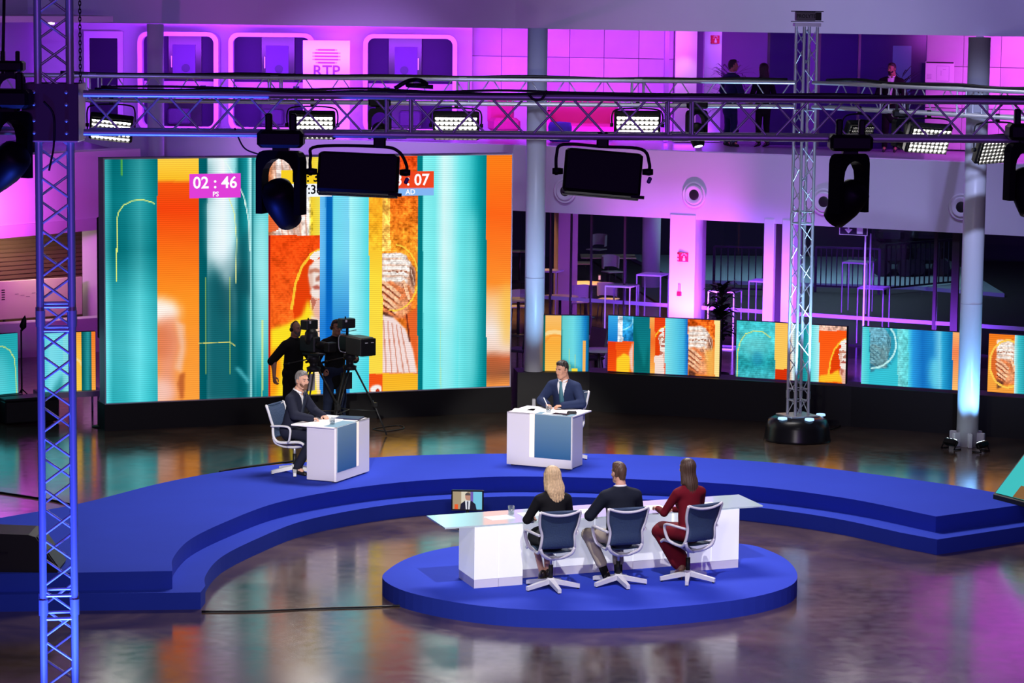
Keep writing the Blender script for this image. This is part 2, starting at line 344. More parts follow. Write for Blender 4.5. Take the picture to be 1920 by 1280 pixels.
MB().box((0, 0, 0.06), (0.055, 0.05, 0.15), bev=0.008).build('grey_cover', mat('call_grey', (0.35, 0.33, 0.38), 0.5), cb); MB().box((0, -0.01, -0.06), (0.09, 0.06, 0.09), bev=0.01).build('red_box', m_red, cb)
# green-exit style sign with arrow, hanging behind the parapet
ex = thing('exit_sign', 'dark exit sign with pale arrow and door hanging below parapet', 'sign', PY(1601, 428, 53.0), ANG)
MB().box((0, 0, 0), (0.56, 0.03, 0.26)).build('backing', mat('exit_dark', (0.03, 0.02, 0.05), 0.4), ex)
MB().box((0, -0.02, -0.125), (0.57, 0.012, 0.012)).box((0, -0.02, 0.125), (0.57, 0.012, 0.012)).box((-0.28, -0.02, 0), (0.012, 0.012, 0.26)).box((0.28, -0.02, 0), (0.012, 0.012, 0.26)).build('rim', m_signw, ex)
MB().box((-0.10, -0.02, 0.02), (0.035, 0.01, 0.14)).extr([(-0.18, -0.025, -0.02), (-0.10, -0.025, -0.10), (-0.02, -0.025, -0.02), (-0.06, -0.025, -0.01), (-0.10, -0.025, -0.05), (-0.14, -0.025, -0.01)], (0, 0.01, 0)).build('arrow', m_signw, ex)
MB().box((0.13, -0.02, 0.0), (0.12, 0.01, 0.20)).build('door_symbol', m_signw, ex)
dp = thing('door_post', 'slim pale twin post of glass door under the exit sign', 'door post', PY(1621, 690, 53.0))
for dx in (-0.05, 0.05): MB().box((dx, 0, 1.3), (0.028, 0.04, 2.6)).build('upright', m_white, dp)

# beyond the glass: wire-frame plinths, dark yard with barriers, cafe
m_frame = mat('white_steel_frame', (0.80, 0.78, 0.85), 0.4)
PLBL = ['white wire-frame plinth left of the pink pillar, nearer the glass', 'white wire-frame plinth left of the pink pillar, farther and higher in view', 'white wire-frame plinth behind dark potted plant', 'white wire-frame plinth beside the lilac door panel',
        'white wire-frame plinth in the yard behind exit sign post, farthest', 'white wire-frame plinth just right of exit sign post', 'white wire-frame plinth partly hidden behind the middle round column']
for i, (px, py, wd) in enumerate([(1167, 536, 0.52), (1225, 515, 0.52), (1361, 546, 0.52), (1436, 527, 0.52), (1611, 492, 0.55), (1641, 540, 0.52), (1030, 508, 0.50)]):
    c = PZ(px, py, 1.15); t = thing('wireframe_plinth', PLBL[i], 'plinth', (c.x, c.y + 0.2, 0), ANG + 0.1, 'white wire-frame plinths behind the glass')
    h = wd / 2
    for sx in (-1, 1):
        for sy in (-1, 1): MB().box((sx * h, sy * h, 0.575), (0.022, 0.022, 1.15)).build('leg', m_frame, t)
    MB().box((0, 0, 1.15), (wd, wd, 0.012)).build('top_plate', mat('plinth_top', (0.45, 0.40, 0.6), 0.4), t)
    fr = MB()
    for z in (1.135, 0.012):
        for sx in (-1, 1): fr.box((sx * h, 0, z), (0.024, wd, 0.024)).box((0, sx * h, z), (wd, 0.024, 0.024))
    fr.build('edge_frame', m_frame, t)
struct('wall_yard', MB().box((4, 74, 2), (40, 0.3, 7)), mat('night_wall', (0.03, 0.03, 0.045), 0.8))
struct('ground_yard', MB().prism([(4.5, 56.5), (13, 51.5), (22, 58), (20, 73.5), (2, 73.5), (3.6, 60)], 0.0, 0.03), mat('dark_asphalt', (0.035, 0.033, 0.036), 0.6))
struct('terrace_yard', MB().prism([(4.0, 67), (9.6, 66.0), (11.5, 64.5), (11.5, 73.5), (3, 73.5)], 0.02, 0.12), mat('pale_yard', (0.30, 0.42, 0.46), 0.7))
m_rail = mat('dark_steel_rail', (0.02, 0.022, 0.03), 0.4, 0.5)
def barrier(lb, x0, y0, x1, y1, h, n):
    a = Vector((x0, y0, 0)); b = Vector((x1, y1, 0)); t = thing('crowd_barrier', lb, 'barrier', a, math.atan2(y1 - y0, x1 - x0), 'steel barriers in the yard'); Lw = (b - a).length
    MB().box((Lw / 2, 0, h), (Lw, 0.05, 0.05)).build('top_rail', m_rail, t); MB().box((Lw / 2, 0, 0.18), (Lw, 0.04, 0.04)).build('bottom_rail', m_rail, t)
    for k in range(n + 1):
        MB().box((Lw * k / n, 0, h / 2 + (0.09 if 0 < k < n else 0)), (0.022 if 0 < k < n else 0.06, 0.03, h - (0.18 if 0 < k < n else 0))).build('bar' if 0 < k < n else 'foot_post', m_rail, t)
barrier('dark steel barrier in yard seen left of lilac door panel', 4.7, 64.5, 6.6, 64.0, 1.15, 12)
barrier('dark steel barrier in yard seen just right of truss tower', 7.15, 65.2, 8.6, 64.8, 1.1, 12)
barrier('dark steel barrier in yard seen right of exit sign', 8.75, 64.8, 10.6, 66.5, 1.2, 14)
for i, (x, y) in enumerate([(9.4, 69.0), (10.3, 69.2)]):
    t = thing('parked_van', ['dark parked vehicle far in yard above barrier, left one', 'dark parked vehicle far in yard above barrier, right one'][i], 'vehicle', (x, y, 0.12))
    MB().box((0, 0, 0.55), (0.8, 1.6, 0.5), bev=0.1).build('body', m_blackg, t); MB().box((0, 0.1, 0.98), (0.66, 0.9, 0.4), bev=0.12).build('cabin', m_blackg, t)
    for sx in (-0.3, 0.3): MB().lathe([(0.22, -0.06), (0.22, 0.06)], 14, (sx, -0.8, 0.22), (0, 1, 0)).build('wheel', m_black, t)

# cafe behind the glass
m_tabletop = mat('pale_wood_table', (0.62, 0.48, 0.30), 0.4); m_chairw = mat('cafe_chair_shell', (0.55, 0.50, 0.46), 0.5)
m_beige = mat('beige_plaster', (0.62, 0.46, 0.36), 0.7)
o = MB().box((0, 0, 1.3), (0.42, 0.42, 2.6)).build('wall_cafe_pillar', m_beige, None, (1.12, 58.6, 0), 0.2); o['kind'] = 'structure'
o = MB().lathe([(0.22, 0), (0.22, 2.6)], 24).build('wall_cafe_column', m_white, None, (3.3, 66.0, 0)); o['kind'] = 'structure'
def cafe_table(px, py, r, lb, sq=False):
    c = PZ(px, py, 0.75); t = thing('cafe_table', lb, 'table', (c.x, c.y, 0), 0, 'cafe tables behind the glass')
    (MB().box((0, 0, 0.74), (r * 2.2, r * 1.6, 0.025), bev=0.008) if sq else MB().lathe([(0, 0.725), (r, 0.725), (r + 0.01, 0.738), (r, 0.75), (0, 0.75)], 28)).build('table_top', m_tabletop, t)
    MB().tube([(0, 0, 0.02), (0, 0, 0.725)], 0.03, 8).build('stem', m_mull, t); MB().lathe([(0.22, 0), (0.22, 0.012), (0.04, 0.03)], 18).build('foot', m_mull, t)
    return c
def cafe_chair(x, y, rz, lb):
    t = thing('cafe_chair', lb, 'chair', (x, y, 0), rz, 'cafe chairs behind the glass')
    MB().box((0, 0, 0.45), (0.42, 0.40, 0.03), bev=0.012).build('seat', m_chairw, t)
    pts = [(-0.21, -0.06, 0.62), (-0.2, -0.18, 0.64), (-0.1, -0.23, 0.66), (0.1, -0.23, 0.66), (0.2, -0.18, 0.64), (0.21, -0.06, 0.62)]
    b = MB(); P = spl(pts, 4)
    for a, c in zip(P, P[1:]): b.add([(a.x, a.y, a.z - 0.1), (c.x, c.y, c.z - 0.1), (c.x * 1.03, c.y * 1.05, c.z + 0.18), (a.x * 1.03, a.y * 1.05, a.z + 0.18)], [(0, 1, 2, 3)])
    bo = b.build('backrest', m_chairw, t); md = bo.modifiers.new('thick', 'SOLIDIFY'); md.thickness = 0.02
    for sx in (-1, 1):
        for sy in (-1, 1): MB().tube([(sx * 0.16, sy * 0.15, 0.44), (sx * 0.20, sy * 0.19, 0.0)], 0.012, 6).build('leg', m_mull, t)
for a in [(1098, 530, 0.42, 'round wooden cafe table with menu holder behind the glass'), (1050, 555, 0.38, 'round wooden cafe table close to the middle column'), (972, 560, 0.36, 'cafe table seen between big screen and middle column')]: cafe_table(*a)
cafe_table(1078, 492, 0.36, 'square wooden cafe table beside the beige pillar', True); cafe_table(1140, 480, 0.6, 'long dark cafe table farther back behind the glass', True)
cafe_table(975, 470, 0.3, 'farthest square cafe table left of middle column', True)
c = PZ(1124, 527, 0.75); t = thing('menu_holder', 'small dark menu holder standing on round cafe table', 'menu holder', c); MB().box((0, 0, 0.07), (0.07, 0.05, 0.14), bev=0.006).build('case', m_black, t); MB().box((0, -0.028, 0.08), (0.045, 0.006, 0.09)).build('card', m_signw, t)
for px, py, rz, lb in [(1080, 605, 0.4, 'cafe chair in front of round table nearest the screens'), (1140, 600, -0.3, 'cafe chair right of the round table near the screens'), (1118, 500, 2.6, 'cafe chair behind round table by the beige pillar'),
                       (1148, 545, 3.6, 'cafe chair at right edge of round wooden table'), (1080, 470, 2.9, 'metal cafe chair at the square table far back'), (1128, 462, 3.2, 'cafe chair farthest back near white cafe column'), (972, 615, 0.2, 'cafe chair left of the middle round column')]:
    g = PZ(px, py, 0.0); cafe_chair(g.x, g.y, rz, lb)
# violet lit low tables and chairs between glass and screens
m_dkchair = mat('dark_lounge_shell', (0.05, 0.04, 0.07), 0.4)
for px, py, lb in [(1123, 655, 'round lounge table in violet light between small screens'), (1118, 632, 'round lounge table in violet light behind small screens, farther one')]:
    c = PZ(px, py, 0.72); t = thing('lounge_table', lb, 'table', (c.x, c.y, 0), 0, 'lounge tables behind the screens')
    MB().lathe([(0, 0.70), (0.34, 0.70), (0.345, 0.71), (0.34, 0.72), (0, 0.72)], 28).build('table_top', m_white, t); MB().tube([(0, 0, 0), (0, 0, 0.70)], 0.03, 8).build('stem', m_mull, t); MB().lathe([(0.2, 0), (0.2, 0.012), (0.04, 0.03)], 18).build('foot', m_mull, t)
for px, py, rz, lb in [(1100, 716, 2.2, 'dark lounge chair in the gap between small screens'), (975, 700, 1.0, 'dark lounge chair beside the middle column and big screen')]:
    g = PZ(px, py, 0.0); t = thing('lounge_chair', lb, 'chair', (g.x, g.y, 0), rz, 'dark lounge chairs behind the screens')
    MB().box((0, 0, 0.44), (0.5, 0.46, 0.05), bev=0.02).build('seat', m_dkchair, t); MB().box((0, -0.25, 0.72), (0.5, 0.05, 0.5), Matrix.Rotation(0.2, 3, 'X'), bev=0.02).build('backrest', m_dkchair, t)
    for sx in (-1, 1):
        for sy in (-1, 1): MB().tube([(sx * 0.2, sy * 0.18, 0.43), (sx * 0.24, sy * 0.22, 0.0)], 0.011, 6).build('leg', m_mull, t)

# ---------------------------------------------------------------- left ground floor
struct('wall_left_lower', MB().prism([(-7.45, 55.6), (-11.5, 51.5), (-11.8, 51.8), (-7.6, 56.0)], 0, 2.7), mat('brown_panelling', (0.16, 0.085, 0.05), 0.6, noise=0.25, nscale=6))
wl = bpy.data.objects['wall_left_lower']; dW = Vector((-4.05, -4.1, 0)).normalized()
for k in range(16):
    MB().box((-7.45 + dW.x * 2.85, 55.6 + dW.y * 2.85, 1.22 + k * 0.085), (5.6, 0.03, 0.065), Matrix.Rotation(math.atan2(4.1, 4.05), 3, 'Z')).build('slat', mat('brown_slat', (0.15, 0.08, 0.048), 0.55), wl, (0.012, -0.012, 0))
wb = thing('whiteboard', 'large beige whiteboard panel with faint writing behind left truss tower', 'whiteboard', (PY(70, 560, 52.95).x, 52.95, 0), 0.67)
MB().box((0, 0, 1.02), (1.95, 0.04, 0.74), bev=0.01).build('board', mat('beige_board', (0.72, 0.58, 0.48), 0.5), wb)
for sx in (-0.7, 0.7): MB().box((sx, 0.03, 0.5), (0.04, 0.04, 1.0)).build('leg', m_mull, wb)
sc_ = MB()
for k in range(7): sc_.box((-0.45 + 0.12 * k, -0.022, 1.13 - 0.03 * (k % 3)), (0.08, 0.003, 0.012))
sc_.build('faint_writing', mat('faint_ink', (0.35, 0.28, 0.25), 0.6), wb)
for k in range(5): MB().box((-0.74, -0.022, 1.22 - 0.045 * k), (0.07, 0.003, 0.02)).build('printed_block', m_mull, wb)
struct('wall_left_counter', MB().prism([(-7.1, 53.6), (-10.5, 50.9), (-10.7, 51.2), (-7.3, 53.9)], 0, 0.66), m_viowall)
struct('wall_left_pillar', MB().box((PY(172, 500, 54.0).x, 54.0, 1.3), (0.32, 0.3, 2.62)), m_viowall)
struct('trim_2', MB().prism(LW[:3] + offs(LW[:3], 0.04)[::-1], 2.30, 2.53), mat('magenta_lintel', (0.72, 0.62, 0.74), 0.6))

# ================================================================ GALLERY FURNISHINGS
def rrect(w_, h, r, n=6, cx=0, cz=0):
    out = []
    for (sx, sz, a0) in ((1, -1, -90), (1, 1, 0), (-1, 1, 90), (-1, -1, 180)):
        for k in range(n + 1):
            a = math.radians(a0 + 90 * k / n); out.append((cx + sx * (w_ / 2 - r) + r * math.cos(a), cz + sz * (h / 2 - r) + r * math.sin(a)))
    return out
def ring(outer, inner, y0, y1):
    b = MB(); n = len(outer); vs = []
    for y in (y0, y1):
        vs += [(x, y, z) for x, z in outer] + [(x, y, z) for x, z in inner]
    fs = []
    for i in range(n):
        j = (i + 1) % n
        fs += [(i, j, n + j, n + i), (2 * n + j, 2 * n + i, 3 * n + i, 3 * n + j), (j, i, 2 * n + i, 2 * n + j), (n + i, n + j, 3 * n + j, 3 * n + i)]
    return b.add(vs, fs)
m_podshell = mat('pod_shell_white', (0.80, 0.74, 0.80), 0.45); m_podglass = mat('pod_dark_glass', (0.025, 0.015, 0.05), 0.6, spec=0.2); m_podpane = mat('pod_violet_pane', (0.12, 0.08, 0.20), 0.6, spec=0.2)
m_podpanel = mat('pod_lower_panel', (0.45, 0.40, 0.55), 0.4)
def pod(px0, px1, lb, flip=False):
    a = PY(px0, 150, 61.0); b = PY(px1, 150, 61.0); W = b.x - a.x; Hh = 2.15
    t = thing('meeting_pod', lb, 'meeting pod', ((a.x + b.x) / 2, 61.0, ZF), 0, 'rounded meeting pods in the gallery')
    cz = Hh / 2
    ring(rrect(W, Hh, 0.22, 6, 0, cz), rrect(W - 0.20, Hh - 0.18, 0.15, 6, 0, cz), -0.10, 0.06).build('frame', m_podshell, t)
    ring(rrect(W - 0.01, Hh - 0.01, 0.22, 6, 0, cz), rrect(W - 0.18, Hh - 0.16, 0.15, 6, 0, cz), 0.06, 0.55).build('shell', m_viowall, t)
    MB().box((0, 0.30, cz), (W - 0.16, 0.03, Hh - 0.12)).build('glass_front', m_podglass, t)
    s_ = -1 if flip else 1
    d = MB().box((s_ * 0.12, 0.25, cz), (0.72, 0.05, Hh - 0.2)).build('door', m_blackg, t)
    MB().box((s_ * 0.10, 0.215, 1.52), (0.50, 0.02, 0.70)).build('pane', m_podpane, d); MB().lathe([(0.0, 0.0), (0.09, 0.0), (0.09, 0.01)], 18, (s_ * 0.14, 0.20, 1.36), (0, -1, 0)).build('round_sticker', mat('sticker_navy', (0.015, 0.01, 0.06), 0.4), d)
    MB().box((s_ * -0.17, 0.19, 1.5), (0.02, 0.03, 0.25)).build('handle', m_alu, d)
    MB().box((0, 0.20, 0.86), (W - 0.22, 0.04, 0.42)).build('lower_panel', m_podpanel, t); MB().box((s_ * 0.52, 0.17, 0.92), (0.13, 0.02, 0.13)).build('control_plate', m_podglass, t)
    MB().box((0.0, 0.17, 0.30), (0.5, 0.25, 0.34), bev=0.04).build('bench', mat('pod_bench', (0.05, 0.04, 0.08), 0.6), t)
pod(259, 410, 'white rounded meeting pod, leftmost, partly behind round column'); pod(429, 590, 'white rounded meeting pod partly covered by the banner'); pod(681, 857, 'white rounded meeting pod right of the banner', True)
d = thing('gallery_door', 'dark door with pale frame left of the meeting pods', 'door', (PY(195, 150, 61.5).x, 61.5, ZF)); 
MB().box((0, 0, 1.0), (0.60, 0.06, 2.0)).build('leaf', m_podglass, d); ring(rrect(0.86, 2.16, 0.01, 1, 0, 1.06), rrect(0.62, 1.98, 0.01, 1, 0, 1.0), -0.06, 0.05).build('frame', m_podshell, d); MB().box((0.22, -0.06, 0.95), (0.1, 0.05, 0.02)).build('handle', m_alu, d)
# roll-up banner
bn = thing('rollup_banner', 'white RTP roll-up banner standing between two meeting pods', 'banner', (PY(612, 150, 59.5).x, 59.5, ZF), 0.0)
MB().box((0, 0, 1.02), (1.0, 0.02, 2.0)).build('sheet', mat('banner_sheet', (0.85, 0.72, 0.82), 0.6), bn); MB().box((0, 0, 0.03), (1.05, 0.2, 0.06)).build('base_cassette', m_alu, bn)
m_bprint = mat('banner_indigo', (0.10, 0.05, 0.42), 0.6)
lg = MB()
for k, wv in enumerate((0.36, 0.50, 0.50, 0.50, 0.36)): lg.box((0, -0.013, 1.82 - k * 0.068), (wv, 0.004, 0.036))
lg.build('striped_logo', m_bprint, bn); lg = MB()
for k, wv in enumerate((0.46, 0.60, 0.60, 0.60, 0.46)): lg.box((0, -0.012, 1.82 - k * 0.068), (wv, 0.003, 0.030))
lg.build('logo_fade', mat('banner_lilac', (0.42, 0.28, 0.68), 0.6), bn)
text_mesh('RTP', 0.34, m_bprint, 'lettering', bn, (0, -0.015, 1.36), (math.pi / 2, 0, 0))
# sofa, pouf
m_sofa = mat('pink_velvet', (0.55, 0.05, 0.16), 0.8)
c = PY(1090, 245, 58.8); t = thing('gallery_sofa', 'curved pink sofa in the gallery behind the trusses', 'sofa', (c.x, 58.9, ZF), -0.1)
MB().box((0, 0, 0.22), (1.5, 0.7, 0.26), bev=0.06).build('seat', m_sofa, t); MB().box((0, 0.3, 0.55), (1.5, 0.16, 0.6), bev=0.06).build('backrest', m_sofa, t)
for sx in (-0.7, 0.7): MB().box((sx, 0, 0.4), (0.14, 0.66, 0.4), bev=0.05).build('armrest', m_sofa, t); MB().box((sx * 0.9, 0, 0.045), (0.06, 0.5, 0.09)).build('foot', m_mull, t)
t = thing('pouf', 'small blue round pouf in front of pink sofa', 'pouf', (PY(1050, 240, 57.9).x, 57.9, ZF)); MB().lathe([(0.0, 0.0), (0.2, 0.0), (0.24, 0.05), (0.25, 0.3), (0.22, 0.4), (0.0, 0.42)], 24).build('cushion', mat('blue_felt', (0.10, 0.06, 0.55), 0.8), t)
t = thing('armchair', 'dark armchair in gallery right of third meeting pod', 'armchair', (PY(945, 240, 60.2).x, 60.2, ZF), 0.3)
MB().box((0, 0, 0.24), (0.6, 0.6, 0.3), bev=0.07).build('seat', m_sofa, t); MB().box((0, 0.26, 0.55), (0.6, 0.14, 0.6), bev=0.06).build('backrest', m_sofa, t); MB().box((0, 0, 0.045), (0.5, 0.5, 0.09)).build('foot', m_mull, t)
# pillars and dark glazed room at the right of the gallery
for nm, px0, px1, Y, m_ in [('wall_gallery_pillar_white', 1266, 1306, 58.3, m_white), ('wall_gallery_pillar_sign', 1320, 1352, 58.6, m_white), ('wall_gallery_pillar_lilac', 1246, 1254, 58.4, mat('lilac_post', (0.35, 0.25, 0.5), 0.5))]:
    a = PY(px0, 150, Y); b = PY(px1, 150, Y); struct(nm, MB().box(((a.x + b.x) / 2, Y + 0.2, (ZF + 6.7) / 2), (b.x - a.x, 0.4, 6.7 - ZF)), m_)
fire_sign(PY(1337, 74, 58.56), 0.95, 'red fire alarm sign on gallery pillar near the upper man')
m_roomglass = mat('violet_smoked_wall', (0.06, 0.035, 0.10), 0.25)
RA, RB = Vector((4.55, 61.2, 0)), Vector((8.9, 58.6, 0))
struct('wall_gallery_room', MB().prism([(3.4, 61.6), (9.2, 58.6), (9.4, 58.9), (3.5, 62.0)], ZF, 6.7), mat('violet_grey_wall', (0.22, 0.16, 0.30), 0.5))
for i, (px0, px1, Y) in enumerate([(1440, 1512, 57.4), (1535, 1610, 57.0), (1610, 1735, 56.4)]):
    a = PY(px0, 150, Y); b = PY(px1, 150, Y); o = MB().box(((a.x + b.x) / 2, Y, (ZF + 6.6) / 2), (b.x - a.x, 0.03, 6.6 - ZF)).build('window_%d' % (20 + i), thin_glass('smoked_glass', (0.42, 0.33, 0.58), 0.02, 0.25, 0.15)); o['kind'] = 'structure'
    MB().box((a.x, Y, (ZF + 6.6) / 2), (0.05, 0.08, 6.6 - ZF)).build('mullion', mat('violet_mullion', (0.20, 0.12, 0.28), 0.4), o)
a = PY(1690, 150, 57.5); struct('window_25', MB().box((a.x, 57.5, 5.2), (0.38, 0.03, 1.5)), mat('lit_blue_pane', (0.2, 0.22, 0.5), 0.4, emit=(0.16, 0.17, 0.5), estr=0.8))
a = PY(1605, 66, 56.9); t = tag(MB().box((0, 0, 0), (0.72, 0.10, 0.035), bev=0.008).build('strip_luminaire', mat('violet_tube', (0.4, 0.1, 0.6), 0.4, emit=(0.30, 0.05, 0.6), estr=0.6), None, (a.x, 56.95, 6.25)), 'violet strip lamp under gallery ceiling right of truss tower', 'lamp')
ps = thing('floor_plan_poster', 'white floor plan poster on pink stone wall by right column', 'poster', (PY(1762, 135, 56.0).x, 56.0, PY(1762, 135, 56.0).z), math.atan2(-2.6, 4.85))
MB().box((0, 0, 0), (0.60, 0.012, 0.42)).build('sheet', mat('paper_white', (0.85, 0.78, 0.84), 0.6), ps)
pr = MB().box((0, -0.008, 0.19), (0.58, 0.004, 0.028)); pr.build('title_bar', m_mull, ps)
pr = MB()
for (x0, z0, w_, h_) in [(-0.06, -0.03, 0.004, 0.30), (0.20, -0.03, 0.004, 0.30), (0.07, 0.12, 0.26, 0.004), (0.07, -0.18, 0.26, 0.004), (0.03, -0.02, 0.004, 0.10), (0.10, 0.05, 0.06, 0.004)]: pr.box((x0, -0.008, z0), (w_, 0.004, h_))
for k in range(4): pr.box((-0.22, -0.008, -0.05 - 0.03 * k), (0.10, 0.004, 0.007))
pr.build('plan_lines', mat('plan_ink', (0.30, 0.16, 0.36), 0.6), ps)
# recessed downlights
m_down = mat('downlight_glow', (1, 0.85, 0.9), 0.4, emit=(1.0, 0.75, 0.9), estr=4.0)
for px, Y, lb in [(1286, 57.9, 'small recessed downlight over white gallery pillar'), (96, 54.0, 'small recessed downlight seen through left truss tower')]:
    a = PY(px, 60, Y); tag(MB().lathe([(0.0, 0.0), (0.06, 0.0), (0.07, 0.03), (0.0, 0.04)], 16).build('downlight', m_down, None, (a.x, Y, 6.235)), lb, 'downlight')
    spot('downlight_beam', (a.x, Y, 6.1), (a.x, Y + 0.25, 4.0), 80, 14, (1.0, 0.8, 0.85), 0.9, 0.03)
# round columns of the hall
m_col = mat('column_white', (0.72, 0.74, 0.80), 0.35)
for px, py, r, lb in [(1000, 770, 0.165, 'white round column in the middle behind the navy-suited man'), (1816, 838, 0.168, 'white round column at right with two lamps at its foot')]:
    g = PZ(px, py, 0); t = thing('round_column', lb, 'column', (g.x, g.y + 0.15, 0), 0, 'white round columns'); zt = 6.345 if px < 1500 else 6.31
    MB().lathe([(r, 0.0), (r, zt)], 36).build('shaft', m_col, t)
    MB().tube([(r * math.cos(k * math.pi / 16), r * math.sin(k * math.pi / 16), 2.22) for k in range(32)], 0.004, 5, True).build('joint_ring', mat('joint_dim', (0.4, 0.4, 0.5), 0.5), t)
    MB().box((0, 5.0, 6.17), (0.14, 10.0, 0.10)).build('tie_beam', m_col, t, None, -math.atan2(g.x, g.y))
    for k in range(6):
        a = k * math.pi / 3 - 0.5; c_, s_ = math.cos(a), math.sin(a)
        MB().box((c_ * (r + 0.05), s_ * (r + 0.05), 0.11), (0.13, 0.06, 0.22), Matrix.Rotation(a, 3, 'Z'), bev=0.01).build('base_fin', m_col, t)
g = PY(294, 150, 57.6); t = thing('round_column', 'violet-lit round column in front of leftmost meeting pod', 'column', (g.x, 57.4, 0), 0, 'white round columns'); MB().lathe([(0.172, 0.0), (0.172, ZC)], 32).build('shaft', m_col, t); MB().lathe([(0.2, 0.0), (0.2, 0.05)], 32).build('base_ring', m_col, t)

# ================================================================ TRUSSES
def truss(name, lb, p0, p1, wd, ht, r, bay, side, group=None, faces=(0, 1, 2, 3), sleeves=()):
    p0 = Vector(p0); p1 = Vector(p1); ax = p1 - p0; Lw = ax.length; ax.normalize(); sd = Vector(side).normalized(); up = ax.cross(sd).normalized()
    t = thing(name, lb, 'truss', p0, 0, group)
    C4 = [sd * (wd / 2 * a) + up * (ht / 2 * b) for a, b in ((-1, -1), (1, -1), (1, 1), (-1, 1))]
    for c in C4: rod('chord', c, c + ax * Lw, r, m_alu, t)
    n = max(2, round(Lw / bay)); b = Lw / n
    for fi in faces:
        A, B = C4[fi], C4[(fi + 1) % 4]; ph = fi % 2 if wd == ht else (1 if fi in (0, 3) else 0)
        ph = 0
        for k in range(n):
            s0, s1 = (A, B) if (k + ph) % 2 == 0 else (B, A)
            rod('brace', s0 + ax * (b * (k + 0.06)), s1 + ax * (b * (k + 0.94)), r * 0.34, m_alu, t)
    for s_ in sleeves:
        for c in C4: rod('coupler', c + ax * (s_ - 0.06), c + ax * (s_ + 0.06), r * 1.25, m_alu, t)
        for q in (-0.09, 0.09):
            for i in range(4): rod('spacer', C4[i] + ax * (s_ + q), C4[(i + 1) % 4] + ax * (s_ + q), r * 0.45, m_alu, t)
    return t
X0 = -3.43
truss('truss_tower', 'blue-lit aluminium truss tower in the left foreground', (X0, 20.72, 0.0), (X0, 20.72, 9.0), 0.235, 0.235, 0.029, 0.196, (0.985, 0.17, 0), 'aluminium trusses', sleeves=(2.2, 4.40))
truss('lighting_truss', 'near horizontal lighting truss across the top carrying black lamps', (X0 + 0.24, 20.72, 5.935), (4.6, 20.72, 5.955), 0.26, 0.285, 0.0255, 0.305, (0, 1, 0), 'aluminium trusses', faces=(0, 1, 2, 3), sleeves=(2.33, 4.42))
truss('lighting_truss', 'near horizontal lighting truss stub at left of corner block', (X0 - 0.24, 20.72, 5.935), (X0 - 2.4, 20.72, 5.935), 0.26, 0.285, 0.0255, 0.305, (0, 1, 0), 'aluminium trusses')
TY = 43.0
truss('lighting_truss', 'far straight lighting truss carrying the bright lamp panels', (-9.4, TY, 5.38), (4.3, TY, 5.40), 0.36, 0.375, 0.029, 0.29, (0, 1, 0), 'aluminium trusses', faces=(0, 1, 2), sleeves=(2.9, 5.7, 8.6, 11.3))
truss('lighting_truss', 'far lighting truss bending toward the viewer at right', (4.72, TY - 0.05, 5.40), (8.6, 37.6, 5.40), 0.36, 0.375, 0.029, 0.29, (0.75, 0.66, 0), 'aluminium trusses', faces=(0, 1, 2), sleeves=(1.6, 3.2))
g = PZ(1492, 800, 0)
RT = truss('truss_tower', 'aluminium truss tower on black round base right of centre', (4.49, TY, 0.40), (4.49, TY, 6.44), 0.235, 0.235, 0.0235, 0.30, (0.90, 0.43, 0), 'aluminium trusses', sleeves=(0.32, 3.1, 4.85))
# corner block on the left tower
cb = thing('corner_block', 'dark truss corner block where left tower meets near truss', 'truss block', (X0, 20.72, 5.72)); m_blk = mat('dark_block_plate', (0.05, 0.035, 0.06), 0.4, 0.6)
for y in (-0.17, 0.17): MB().box((0, y, 0.22), (0.40, 0.015, 0.42)).build('side_plate', m_blk, cb)
for x in (-0.20, 0.20): MB().box((x, 0, 0.22), (0.015, 0.34, 0.42)).build('end_plate', m_blk, cb)
MB().box((0, 0, 0.005), (0.40, 0.34, 0.012)).build('bottom_plate', m_alu, cb)
for sx in (-0.12, 0.12):
    for z in (0.07, 0.16, 0.28, 0.37): MB().lathe([(0.0, 0.0), (0.014, 0.0), (0.014, 0.012), (0.0, 0.014)], 8, (sx, -0.18, z), (0, -1, 0)).build('bolt', m_alu, cb)
# tower head block with maker's name
tb = obj('head_block', None, RT, (0, 0, 6.04)); tb['label'] = 'grey head block with black lettering'
MB().box((0, 0, 0.03), (0.40, 0.34, 0.05)).build('adapter_plate', m_alu, tb); MB().box((-0.03, -0.02, 0.16), (0.30, 0.26, 0.14), bev=0.01).build('housing', mat('head_grey', (0.16, 0.15, 0.17), 0.5), tb); MB().box((0.16, -0.02, 0.16), (0.09, 0.24, 0.13)).build('end_cap', m_black, tb)
for z in (0.08, 0.235): MB().box((0, -0.02, z), (0.50, 0.02, 0.012)).build('cross_bar', m_black, tb)
text_mesh('PROLYTE', 0.072, m_black, 'lettering', tb, (-0.03, -0.153, 0.16), (math.pi / 2, 0, 0))
